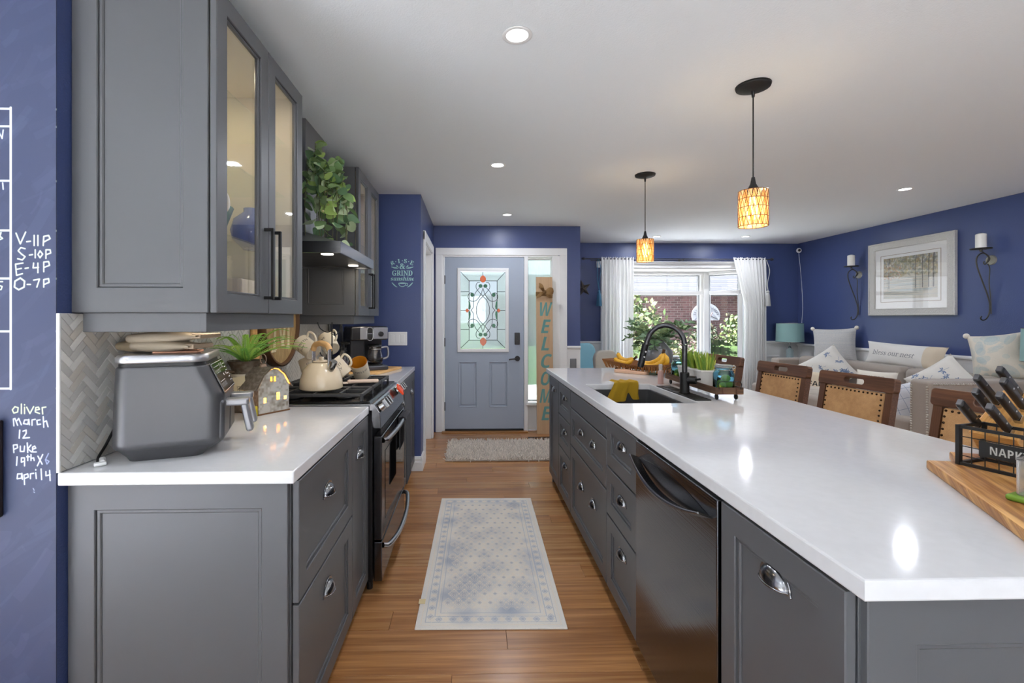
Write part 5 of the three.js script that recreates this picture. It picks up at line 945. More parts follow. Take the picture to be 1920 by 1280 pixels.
// basket of bananas
{
  const t = thing('fruit_basket', 'brown woven basket tray with a shaggy fringe holding the bananas', 'basket', [1.33, HC, 3.6], R(-61));
  const br = mat(0x8a5a30, 0.85, 0, { bumpMap: weaveBump, bumpScale: 0.004 });
  const L = 0.6, w = 0.24, sh = roundRect(L, w, 0.03); 
  const trayG = new THREE.BoxGeometry(L, 0.012, w, 24, 1, 8), p = trayG.attributes.position;
  for (let i = 0; i < p.count; i++) { const a = p.getX(i) / (L / 2), b = p.getZ(i) / (w / 2); p.setY(i, p.getY(i) + 0.055 * Math.pow(Math.max(Math.abs(a) ** 3, Math.abs(b) ** 3), 1) * (0.55 + 0.45 * Math.abs(a))); } trayG.computeVertexNormals();
  part(t, 'tray', uvm(trayG.translate(0, 0.028, 0)), br);
  const fr = []; for (let k = 0; k < 150; k++) { const e = k / 150 * 2 * (L + w), q = e < L ? [e - L / 2, w / 2] : e < L + w ? [L / 2, w / 2 - (e - L)] : e < 2 * L + w ? [L / 2 - (e - L - w), -w / 2] : [-L / 2, -w / 2 + (e - 2 * L - w)]; const a = q[0] / (L / 2), yy = 0.028 + 0.055 * (0.55 + 0.45 * Math.abs(a)); fr.push(rod([q[0], yy + 0.005, q[1]], [q[0] * 0.9 + rr(-0.01, 0.01), 0.022, q[1] * 0.86], rr(0.002, 0.004), 4)); }
  part(t, 'fringe', merge(fr), mat(0xa06a36, 0.9)).userData.kind = 'stuff';
  for (const [x, z] of [[-0.2, -0.06], [0.2, -0.06], [-0.2, 0.06], [0.2, 0.06]]) part(t, 'foot', new THREE.SphereGeometry(0.014, 10, 8).translate(x, 0.014, z), C.black);
  const yel = mat(0xffffff, 0.45, 0, { map: dataTex(128, (() => { const f = lay(128, [[[6, 6], 0.4, 401], [[30, 30], 0.6, 402]]); return k => f(k) > 0.8 ? [130, 90, 34] : mixc([214, 158, 36], [244, 196, 62], f(k)); })(), [2, 1]) }), tip = mat(0x4a3218, 0.8);
  const banana = (parent, pts, r) => {
    const c = curve(pts), pos = [], idx = [], uv = [], n = 22, m = 10, fr = c.computeFrenetFrames(n, false);
    for (let i = 0; i <= n; i++) { const u = i / n, q = c.getPoint(u), rad = r * (u < 0.12 ? 0.32 + (u / 0.12) ** 2 * 0.55 : u > 0.9 ? 0.25 + 0.75 * Math.sqrt(Math.max(0, (1 - u) / 0.1)) : 0.87 + 0.13 * Math.sin(PI * u)); for (let j = 0; j <= m; j++) { const a = j / m * 2 * PI, k = 1 + 0.06 * Math.cos(a * 5); const v = fr.normals[i].clone().multiplyScalar(Math.cos(a) * rad * k).addScaledVector(fr.binormals[i], Math.sin(a) * rad * k).add(q); pos.push(v.x, v.y, v.z); uv.push(u, j / m); } }
    for (let i = 0; i < n; i++) for (let j = 0; j < m; j++) { const a = i * (m + 1) + j, b = a + m + 1; idx.push(a, b, a + 1, b, b + 1, a + 1); }
    const g = new THREE.BufferGeometry(); g.setAttribute('position', new THREE.Float32BufferAttribute(pos, 3)); g.setAttribute('uv', new THREE.Float32BufferAttribute(uv, 2)); g.setIndex(idx); g.computeVertexNormals();
    const b = part(parent, 'banana', g, yel); const e = c.getPoint(0.995); part(b, 'tip', new THREE.SphereGeometry(r * 0.3, 8, 6).translate(e.x, e.y, e.z), tip); return b;
  };
  const A = thing('banana_bunch', 'two ripe bananas with a dark stem on the left side of the woven basket', 'bananas', [1.33, HC + 0.045, 3.6], R(-61));
  banana(A, [[-0.05, 0.06, 0.02], [-0.1, 0.045, 0.02], [-0.16, 0.035, 0.01], [-0.22, 0.055, 0.0], [-0.245, 0.09, 0]], 0.019); banana(A, [[-0.05, 0.055, 0.03], [-0.1, 0.02, 0.045], [-0.16, 0.02, 0.05], [-0.2, 0.03, 0.055], [-0.23, 0.05, 0.05]], 0.018);
  part(A, 'stem', rod([-0.055, 0.055, 0.025], [-0.025, 0.075, 0.025], 0.01, 8), tip);
  const B = thing('banana_bunch', 'three spotted bananas curving up to their stem on the right side of the woven basket', 'bananas', [1.33, HC + 0.045, 3.6], R(-61));
  banana(B, [[0.2, 0.12, 0], [0.18, 0.075, 0.01], [0.12, 0.04, 0.02], [0.05, 0.03, 0.02], [-0.01, 0.05, 0.01]], 0.02); banana(B, [[0.205, 0.118, 0], [0.21, 0.06, 0.025], [0.16, 0.02, 0.05], [0.09, 0.015, 0.06], [0.03, 0.025, 0.06]], 0.02); banana(B, [[0.21, 0.115, -0.005], [0.235, 0.06, 0.0], [0.2, 0.025, 0.0], [0.13, 0.02, -0.03], [0.07, 0.02, -0.05]], 0.019);
  part(B, 'stem', rod([0.2, 0.115, 0], [0.21, 0.145, 0], 0.011, 8), tip);
}
{
  const t = thing('wooden_dish', 'pale pinkish wooden dish in front of the banana basket', 'dish', [1.225, HC, 3.53], R(-45));
  const s = roundRect(0.27, 0.08, 0.035), q = roundRect(0.24, 0.055, 0.026); s.holes.push(new THREE.Path(q.getPoints(8).reverse()));
  part(t, 'rim', ext(s, 0.024, 0.005, 3).rotateX(-PI / 2), mat(0xd8b092, 0.5)); part(t, 'bottom', ext(roundRect(0.25, 0.065, 0.03), 0.008, 0.002).rotateX(-PI / 2).translate(0, 0.001, 0), mat(0xd8b092, 0.5));
  const b = thing('soap_bottle', 'slim pink soap bottle with a clear cap beside the sink', 'bottle', [1.215, HC, 2.955]);
  part(b, 'body', lathe([[0, 0], [0.017, 0], [0.018, 0.003], [0.018, 0.078], [0.012, 0.084], [0.011, 0.09], [0, 0.09]], 24), mat(0xcfa9a0, 0.3, 0, { transmission: 0.3, thickness: 0.02 }));
  part(b, 'cap', lathe([[0, 0.09], [0.012, 0.09], [0.012, 0.125], [0.01, 0.127], [0, 0.127]], 20), mat(0xe6ddd8, 0.2, 0, { transmission: 0.5, thickness: 0.01 }));
}
{ // wheeled tray with jars and planter
  const tx = 1.325, td = 2.665, wd = mat(0x7b6450, 0.7, 0, { map: woodTex([140, 118, 98], [235, 215, 195], 91, [4, 30], [3, 6]) });
  const t = thing('wheeled_tray', 'narrow grey-brown wooden tray on metal wheels behind the faucet', 'tray', [tx, HC, td], -0.02);
  const w = 0.135, l = 0.64;
  part(t, 'bottom', bx(w, 0.008, l, 0, 0.036, 0, 0.001), wd);
  for (const e of [-1, 1]) { part(t, 'side_board', bx(0.008, 0.035, l, e * w / 2, 0.0505, 0, 0.001), wd); part(t, 'end_board', bx(w + 0.008, 0.035, 0.008, 0, 0.0505, e * l / 2, 0.001), wd); }
  for (const e of [-1, 1]) for (const f of [-1, 1]) { const wh = part(t, 'wheel', merge(new THREE.TorusGeometry(0.011, 0.005, 8, 20).rotateY(PI / 2), cyl(0.007, 0.007, 0.008, 0, 0, 0, 12).rotateZ(PI / 2)), C.iron); wh.position.set(e * 0.05, 0.0162, f * (l / 2 - 0.03)); }
  for (const e of [-1, 1]) { const z = e * (l / 2 + 0.007); part(t, 'wire_handle', tube([[-0.055, 0.06, z], [-0.055, 0.095, z], [0, 0.098, z], [0.055, 0.095, z], [0.055, 0.06, z]], 0.002, 20, 6), C.iron); for (const x of [-0.035, 0.035]) part(t, 'strap', bx(0.006, 0.03, 0.003, x, 0.05, z, 0.001), mat(0x5b3a28, 0.6)); }
  const top = HC + 0.0402;
  const jar = (lab, d) => {
    const j = thing('glass_jar', lab, 'jar', [tx, top, d]); const jg = mat(0xbfe6f5, 0.03, 0, { transmission: 1, thickness: 0.003, ior: 1.45, attenuationColor: 0x5fb4d4, attenuationDistance: 0.03 });
    part(j, 'glass_body', lathe([[0, 0], [0.046, 0], [0.052, 0.008], [0.052, 0.092], [0.042, 0.108], [0.041, 0.12], [0.0385, 0.12], [0.0395, 0.107], [0.049, 0.091], [0.049, 0.009], [0, 0.004]], 40), jg);
    part(j, 'lid', lathe([[0, 0.124], [0.042, 0.122], [0.044, 0.128], [0.04, 0.137], [0, 0.139]], 32), mat(0xe6f2f4, 0.05, 0, { transmission: 0.9, thickness: 0.01 }));
    part(j, 'wire_bail', merge(new THREE.TorusGeometry(0.044, 0.0018, 6, 32).rotateX(PI / 2).translate(0, 0.113, 0), new THREE.TorusGeometry(0.044, 0.0018, 6, 32).rotateX(PI / 2).translate(0, 0.13, 0)), C.steel);
    part(j, 'clasp', tube([[0.044, 0.113, 0], [0.058, 0.12, 0.004], [0.058, 0.134, 0], [0.044, 0.13, -0.004]], 0.002, 14, 6), C.steel);
    return j;
  };
  jar('blue glass jar of limes on the near end of the wheeled tray', td - 0.255); jar('blue glass jar of limes at the far end of the wheeled tray, behind the faucet', td + 0.26);
  const lime = new THREE.SphereGeometry(0.022, 20, 14).scale(1, 1, 1.12), lm = mat(0xbcc63a, 0.4, 0, { bumpMap: clothBump, bumpScale: 0.001 });
  const spots = [[-0.022, 0.028, 0.018, 'front left'], [0.024, 0.028, 0.012, 'front right'], [0.0, 0.028, -0.026, 'back'], [0.012, 0.064, -0.002, 'topmost']];
  for (const [d, w2] of [[td - 0.255, 'near'], [td + 0.26, 'far']]) for (const [x, y, z, s] of spots) { if (w2 === 'far' && s === 'front right') continue; single('lime', `green lime in the ${w2} blue glass jar, ${s} of the pile`, 'lime', lime, lm, [tx + x, top + y, d - z], x * 40, 'limes in the blue jars'); }
  const pl = thing('grass_planter', 'white trough planter with tufts of yellow-green grass on the wheeled tray', 'plant', [tx, top, td + 0.035]);
  const pm = mat(0xdddad4, 0.6), gm = [0x8aa83a, 0x6f9434, 0xb0bd4a].map(c => leafMat(c, 0.5));
  for (const z of [-0.1, 0.0, 0.1]) {
    const g = new THREE.CylinderGeometry(0.066, 0.054, 0.085, 4, 1).rotateY(PI / 4).translate(0, 0.0425, z);
    part(pl, 'pot', merge(uvm(g), ring(0.098, 0.098, 0.008, 0.012, 0.002).rotateX(-PI / 2).translate(0, 0.08, z)), pm);
    const bl = [[], [], []];
    for (let k = 0; k < 85; k++) { const a = rr(0, 6.28), r = Math.sqrt(rnd()) * 0.035, h = rr(0.07, 0.125), d = V3(Math.cos(a) * r * 7 + rr(-0.1, 0.1), 1, Math.sin(a) * r * 7 + rr(-0.1, 0.1)); bl[k % 3].push(orient(leafGeo(h, 0.012, 0.05, 3), V3(Math.cos(a) * r, 0.08, z + Math.sin(a) * r), d, rr(0, 6))); }
    bl.forEach((l, i) => part(pl, 'grass_tuft', merge(l), gm[i]).userData.kind = 'stuff');
  }
}
{ // corner with cutting board, napkin basket, knife block, butter dish
  const wt = woodTex([150, 96, 48], [224, 172, 104], 95, [4, 26], [1.6, 3]); wt.rotation = 1.07;
  const P = [[1.277, 1.274], [1.352, 1.258], [1.425, 1.352], [1.78, 1.215], [1.52, 0.72], [1.0, 0.795], [1.035, 0.84]];
  single('cutting_board', 'large thick acacia cutting board with a notched end on the near right of the island', 'board', ext(polyShape(P.map(([x, d]) => [x, d])), 0.026, 0.005, 2).rotateX(-PI / 2), mat(0xffffff, 0.42, 0, { map: wt }), [0, HC, 0]);
  const top = HC + 0.0262;
  const n = thing('napkin_basket', 'black wire napkin basket with a plaque reading NAPKINS on the cutting board', 'basket', [1.32, top, 1.235], R(-4) + R(20) * 0);
  // local: front along x from the near left corner; turned so that its front runs towards the camera's right
  n.rotation.y = 0.0; n.position.set(1.325, top, -1.232);
  const dir = V3(0.29, 0, 0.957).normalize(), bk = V3(-dir.z, 0, dir.x).multiplyScalar(-1); // along the front, and back
  const pt = (u, y, b) => [dir.x * u - bk.x * b * -1, y, dir.z * u + bk.z * b];
  const L = 0.24, D = 0.11, Hh = 0.103, r = 0.0045;
  for (const b of [0, D]) { part(n, 'frame', merge(bar(pt(0, 0.004, b), pt(L, 0.004, b), 0.008, 0.008), bar(pt(0, Hh, b), pt(L, Hh, b), 0.008, 0.008), bar(pt(0, 0, b), pt(0, Hh + 0.004, b), 0.01, 0.01), bar(pt(L, 0, b), pt(L, Hh + 0.004, b), 0.01, 0.01)), C.black); for (let k = 1; k < 9; k++) part(n, 'wire', rod(pt(L * k / 9, 0.004, b), pt(L * k / 9, Hh, b), 0.0013, 5), C.black); for (let k = 1; k < 4; k++) part(n, 'wire', rod(pt(0, Hh * k / 4, b), pt(L, Hh * k / 4, b), 0.0013, 5), C.black); }
  for (const u of [0, L]) part(n, 'side_rail', merge(bar(pt(u, 0.004, 0), pt(u, 0.004, D), 0.008, 0.008), bar(pt(u, Hh, 0), pt(u, Hh, D), 0.008, 0.008)), C.black);
  const nt = canvasTex(512, 128, (g, w, h) => { g.fillStyle = '#191919'; g.fillRect(0, 0, w, h); g.fillStyle = '#b9b9b4'; g.font = 'bold 92px sans-serif'; g.textAlign = 'center'; g.save(); g.translate(w / 2, 98); g.scale(0.92, 1); g.fillText('NAPKINS', 0, 0); g.restore(); });
  const pg = new THREE.BoxGeometry(0.14, 0.04, 0.004), pq = part(n, 'plaque', pg, mat(0xffffff, 0.6, 0, { map: nt }), 'black plaque lettered NAPKINS'); const c = pt(0.115, 0.056, -0.007); pq.position.set(...c); pq.rotation.y = -Math.atan2(dir.z, dir.x);
  // knife block
  const kb = thing('knife_block', 'honey wood knife block full of black-handled knives behind the napkin basket', 'knife block', [1.53, top, 1.27], 0.3);
  const wood = mat(0xffffff, 0.4, 0, { map: woodTex([196, 140, 72], [226, 172, 100], 97, [4, 40], [6, 8]) });
  const blk = ext(polyShape([[-0.05, 0], [0.12, 0], [0.12, 0.13], [0.055, 0.185], [-0.115, 0.075]]), 0.1, 0.004, 2).translate(0, 0, -0.05);
  part(kb, 'block', blk, wood);
  const kd = V3(-0.62, 0.72, 0).normalize(); kd.set(-0.545, 0.84, 0).normalize();
  const face = (s, z) => V3(-0.115 + 0.17 * s, 0.075 + 0.11 * s, z);
  const spots = [[0.12, 0.03], [0.12, -0.03], [0.38, 0.03], [0.4, -0.02], [0.62, 0.025], [0.64, -0.03], [0.86, 0.0]];
  spots.forEach(([s, z], i) => {
    const k = thing('knife', ['black riveted knife lowest at the front of the knife block', 'black riveted knife lowest at the back of the knife block', 'black knife in the second row at the front of the knife block', 'black knife in the second row at the back of the knife block', 'thick black knife in the third row of the knife block, front', 'thick black knife in the third row of the knife block, back', 'black-handled knife topmost in the knife block'][i], 'knife', [1.53, top, 1.27], 0.3, 'knives in the knife block');
    const a = face(s, z), L2 = i > 3 ? 0.14 : 0.125, dirK = V3(-0.78, 0.62, 0).normalize();
    const p0 = a.clone().addScaledVector(dirK, 0.002), p1 = a.clone().addScaledVector(dirK, 0.018), p2 = a.clone().addScaledVector(dirK, L2);
    part(k, 'bolster', bar(p0.toArray(), p1.toArray(), 0.014, 0.02), C.steel);
    const q = new THREE.Quaternion().setFromUnitVectors(V3(0, 1, 0), dirK), hg = bx(0.024, L2 - 0.018, 0.017, 0, (L2 - 0.018) / 2, 0, 0.008, 4).applyQuaternion(q).translate(p1.x, p1.y, p1.z);
    part(k, 'handle', hg, mat(0x17181a, 0.32), 'black handle');
    part(k, 'end_cap', bx(0.018, 0.005, 0.012, 0, 0, 0, 0.002).applyQuaternion(q).translate(p2.x, p2.y, p2.z), mat(0x6a6a6c, 0.35, 0.9));
    for (const e of [0.3, 0.7]) { const v = p1.clone().lerp(p2, e); part(k, 'rivet', cyl(0.003, 0.003, 0.0185, 0, 0, 0, 10).rotateX(PI / 2).translate(v.x, v.y, v.z), C.steel); }
  });
  const b = thing('butter_dish', 'clear-lidded butter dish with a green base at the right edge of the cutting board', 'dish', [1.272, top, 0.975], 0.35);
  part(b, 'base', bx(0.19, 0.014, 0.1, 0, 0.007, 0, 0.006, 3), mat(0x6f8f2a, 0.4), 'green base');
  part(b, 'butter', bx(0.12, 0.045, 0.055, 0, 0.038, 0, 0.005), mat(0xf0d878, 0.5), 'block of butter');
  const ls = roundRect(0.17, 0.082, 0.02); ls.holes.push(new THREE.Path(roundRect(0.164, 0.076, 0.018).getPoints(6).reverse()));
  part(b, 'lid', merge(ext(ls, 0.075, 0.001).rotateX(-PI / 2).translate(0, 0.0145, 0), ext(roundRect(0.17, 0.082, 0.02), 0.004, 0.001).rotateX(-PI / 2).translate(0, 0.0885, 0)), mat(0xffffff, 0.12, 0, { transmission: 0.92, thickness: 0.003 }), 'clear lid');
}
// ---------- pendants ----------
function pendant(label, x, d) {
  const t = thing('pendant_lamp', label, 'lamp', [x, 0, d]);
  part(t, 'canopy', lathe([[0, CEIL - 0.028], [0.03, CEIL - 0.026], [0.055, CEIL - 0.018], [0.06, CEIL - 0.014], [0.072, CEIL - 0.012], [0.075, CEIL - 0.001], [0, CEIL - 0.001]], 40), C.iron);
  part(t, 'cord_grip', cyl(0.006, 0.009, 0.03, 0, CEIL - 0.04, 0, 12), C.iron);
  part(t, 'cord', rod([0, 1.97, 0], [0, CEIL - 0.03, 0], 0.0032), C.black);
  part(t, 'socket_cone', lathe([[0.028, 1.918], [0.024, 1.93], [0.012, 1.955], [0.007, 1.985], [0, 1.985]], 24), C.iron);
  const amber = [0xf6d698, 0xf9dfac, 0xefc57c, 0xfbe8c0].map(c => mat(c, 0.45, 0, { transmission: 0.6, thickness: 0 })), wire = mat(0x5a3a1c, 0.6, 0.3);
  const rad = 0.061, tiers = [[1.759, 1.798], [1.8, 1.842], [1.844, 1.882], [1.884, 1.92]], N = 20;
  const seg = (f, h) => { const w0 = 2 * rad * Math.tan(PI / N), a = w0 * (f ? 0.62 : 0.3), b = w0 * (f ? 0.3 : 0.62); return ext(polyShape([[-a * 0.86, 0], [a * 0.86, 0], [b * 0.86, h], [-b * 0.86, h]]), 0.0022, 0.0006).translate(0, 0, rad - 0.001); };
  tiers.forEach(([y0, y1], ti) => { const G = [seg(0, y1 - y0), seg(1, y1 - y0)]; for (let k = 0; k < N; k++) { const m = part(t, 'shade_strip', G[k % 2], amber[(k * 7 + ti * 3) % 4]); m.rotation.y = k / N * 2 * PI + ti * 0.17; m.position.y = y0; } });
  for (const [y0, y1] of tiers) { const zz = []; for (let k = 0; k < N; k++) for (const f of [0, 1]) { const a = (k + 0.5 * f + 0.25) / N * 2 * PI + tiers.findIndex(q => q[0] === y0) * 0.17; zz.push([Math.sin(a) * (rad + 0.0016), f ? y1 : y0, Math.cos(a) * (rad + 0.0016)]); } part(t, 'wire_zigzag', merge(zz.map((p, i) => rod(p, zz[(i + 1) % zz.length], 0.0011, 4))), wire); }
  for (const y of [1.758, 1.799, 1.843, 1.883, 1.921]) part(t, 'wire_ring', new THREE.TorusGeometry(rad + 0.0005, 0.0017, 6, 48).rotateX(PI / 2).translate(0, y, 0), wire);
  for (let k = 0; k < 3; k++) part(t, 'spoke', rod([0.02 * Math.cos(k * 2.09), 1.922, 0.02 * Math.sin(k * 2.09)], [rad * Math.cos(k * 2.09), 1.921, rad * Math.sin(k * 2.09)], 0.0018, 6), wire);
  part(t, 'bulb', merge(new THREE.SphereGeometry(0.027, 20, 14).translate(0, 1.815, 0), cyl(0.02, 0.013, 0.06, 0, 1.865, 0, 16)), mat(0xffffff, 0.4, 0, { emissive: 0xffe6bd, emissiveIntensity: 9 }), 'glowing bulb');
  const L = new THREE.PointLight(0xffd79a, PENDANT); L.position.set(0, 1.815, 0); L.castShadow = true; L.shadow.radius = 2; L.name = 'light'; t.add(L);
}
pendant('near pendant lamp with an amber woven strip shade above the island', 1.31, 2.13);
pendant('far pendant lamp with an amber woven strip shade, in front of the window', 1.31, 3.472);
// ---------- bar stools ----------
{
  const wood = mat(0xffffff, 0.38, 0, { map: woodTex([80, 52, 37], [116, 79, 56], 111, [4, 40], [2, 4]) }), lea = mat(0xd8b182, 0.5, 0, { map: dataTex(256, (() => { const f = lay(256, [[[4, 4], 0.5, 411], [[20, 20], 0.3, 412], [[90, 90], 0.2, 413]]); return k => mixc([205, 190, 170], [255, 250, 240], f(k)); })(), [3, 3]), bumpMap: clothBump, bumpScale: 0.001 }), nail = mat(0x3a2a1c, 0.3, 0.8);
  // local: sitter faces +z; back stands at z<0
  const t = thing('bar_stool', 'x', 'stool', [0, 0, 0], -PI / 2, 'bar stools along the island');
  const w = 0.46;
  for (const e of [-1, 1]) {
    part(t, 'leg', bar([e * 0.19, 0, 0.19], [e * 0.185, 0.6, 0.17], 0.038, 0.038), wood);
    part(t, 'back_post', merge(bar([e * 0.185, 0, -0.23], [e * 0.185, 0.6, -0.185], 0.036, 0.04), bar([e * 0.185, 0.58, -0.185], [e * 0.185, 0.985, -0.255], 0.036, 0.034)), wood);
    part(t, 'stretcher', bar([e * 0.19, 0.25, 0.185], [e * 0.2, 0.25, -0.21], 0.02, 0.03), wood);
  }
  part(t, 'stretcher', bar([-0.19, 0.18, 0.188], [0.19, 0.18, 0.188], 0.025, 0.035), wood); part(t, 'stretcher', bar([-0.19, 0.3, -0.205], [0.19, 0.3, -0.205], 0.02, 0.03), wood);
  part(t, 'seat_frame', bx(0.43, 0.05, 0.41, 0, 0.6, -0.0, 0.006), wood);
  part(t, 'seat', bx(0.44, 0.06, 0.42, 0, 0.65, 0.005, 0.025, 4), lea, 'tan leather seat');
  const s = roundRect(0.425, 0.075, 0.018), sl = roundRect(0.11, 0.028, 0.0135); s.holes.push(new THREE.Path(sl.getPoints(8).reverse()));
  const rail = part(t, 'top_rail', ext(s, 0.036, 0.004, 2), wood, 'dark wood top rail with a slot handle'); rail.position.set(0, 0.995, -0.268); rail.rotation.x = -0.17;
  const lo = part(t, 'lower_rail', bx(0.335, 0.04, 0.026, 0, 0, 0, 0.003), wood); lo.position.set(0, 0.735, -0.205); lo.rotation.x = -0.17;
  const pad = part(t, 'back_pad', bx(0.33, 0.225, 0.034, 0, 0, 0, 0.012, 4), lea, 'tan leather back pad with dark nails'); pad.position.set(0, 0.848, -0.228); pad.rotation.x = -0.17;
  const ng = new THREE.SphereGeometry(0.0055, 8, 4, 0, 2 * PI, 0, PI / 2).rotateX(PI / 2);
  const ns = []; for (let k = 0; k < 14; k++) ns.push([-0.15 + k * 0.0231, 0.1]); for (let k = 0; k < 8; k++) for (const e of [-1, 1]) ns.push([e * 0.153, 0.075 - k * 0.026]);
  for (const [x, y] of ns) part(pad, 'nail', ng, nail).position.set(x, y, 0.0165);
  const spots = [[2.055, 2.38, 0.13, 'wood and tan leather stool left of the near sofa arm, second from the camera'], [2.058, 2.97, 0.11, 'wood and tan leather stool third from the camera, below the far teal lamp'], [2.03, 3.63, 0.1, 'wood and tan leather stool farthest along the island, behind the lime jar'], [2.02, 1.70, 0.12, 'wood and tan leather stool nearest the camera, behind the knife block']];
  spots.forEach(([x, d, a, lab], i) => { if (!i) { t.position.set(x - 0.265, 0, -d); t.rotation.y = -PI / 2 + a; t.userData.label = lab; } else copyOf(t, [x - 0.265, 0, d], -PI / 2 + a, lab); });
}
// ---------- sofa ----------
{
  const fab = mat(0xa2978c, 0.9, 0, { sheen: 0.3, sheenColor: 0xffffff, bumpMap: clothBump, bumpScale: 0.001 }), t = thing('sofa', 'taupe track-arm sofa with nailhead trim along the right wall', 'sofa', [4.15, 0, 4.95]);
  const Z = d => -(d - 4.95), X = x => x - 4.15;
  const box = (x0, x1, y0, y1, d0, d1, r = 0.03) => bx(x1 - x0, y1 - y0, d1 - d0, X((x0 + x1) / 2), (y0 + y1) / 2, Z((d0 + d1) / 2), r, 4);
  part(t, 'base', box(3.72, 4.68, 0.1, 0.32, 3.7, 6.15, 0.02), fab);
  part(t, 'arm', box(3.64, 4.7, 0.08, 0.83, 3.6, 3.785, 0.03), fab);
  part(t, 'arm', box(4.05, 4.7, 0.08, 0.8, 6.05, 6.2, 0.03), fab);
  part(t, 'back', box(4.47, 4.7, 0.1, 0.82, 3.78, 6.06, 0.04), fab);
  for (const [a, b] of [[3.79, 4.54], [4.545, 5.295], [5.3, 6.045]]) { part(t, 'seat_cushion', box(3.68, 4.4, 0.32, 0.49, a, b, 0.045), fab); part(t, 'back_cushion', box(4.3, 4.5, 0.49, 0.84, a + 0.005, b - 0.005, 0.06), fab); }
  for (const x of [3.76, 4.62]) for (const d of [3.68, 6.1]) part(t, 'foot', cyl(0.022, 0.03, 0.1, X(x + (d > 5 && x < 4 ? 0.36 : 0)), 0.05, Z(d), 12), mat(0x2e2018, 0.5));
  const ng = new THREE.SphereGeometry(0.0085, 8, 4), nm = mat(0xc9c4ba, 0.3, 0.8);
  for (let k = 0; k < 34; k++) for (const z of [3.625, 3.76]) part(t, 'nailhead', ng, nm).position.set(X(3.639), 0.12 + k * 0.02, Z(z));
  for (let k = 0; k < 20; k++) part(t, 'nailhead', ng, nm).position.set(X(3.67 + k * 0.02), 0.805, Z(3.599));
}
// cushions
function pillowGeo(w, h, th, n = 18) {
  const pos = [], idx = [], uv = [];
  for (const f of [1, -1]) { const o = pos.length / 3; for (let i = 0; i <= n; i++) for (let j = 0; j <= n; j++) { const a = i / n * 2 - 1, b = j / n * 2 - 1, e = Math.pow(Math.max(0, (1 - a * a) * (1 - b * b)), 0.42); pos.push(a * w / 2 * (1 - 0.075 * (1 - b * b)), b * h / 2 * (1 - 0.075 * (1 - a * a)), f * (th / 2 * e * (1 + 0.05 * Math.sin(a * 7 + b * 5)))); uv.push(i / n, j / n); } for (let i = 0; i < n; i++) for (let j = 0; j < n; j++) { const p = o + i * (n + 1) + j, q = p + n + 1; f > 0 ? idx.push(p, q, p + 1, q, q + 1, p + 1) : idx.push(p, p + 1, q, q, p + 1, q + 1); } }
  const g = new THREE.BufferGeometry(); g.setAttribute('position', new THREE.Float32BufferAttribute(pos, 3)); g.setAttribute('uv', new THREE.Float32BufferAttribute(uv, 2)); g.setIndex(idx); g.computeVertexNormals(); return g;
}
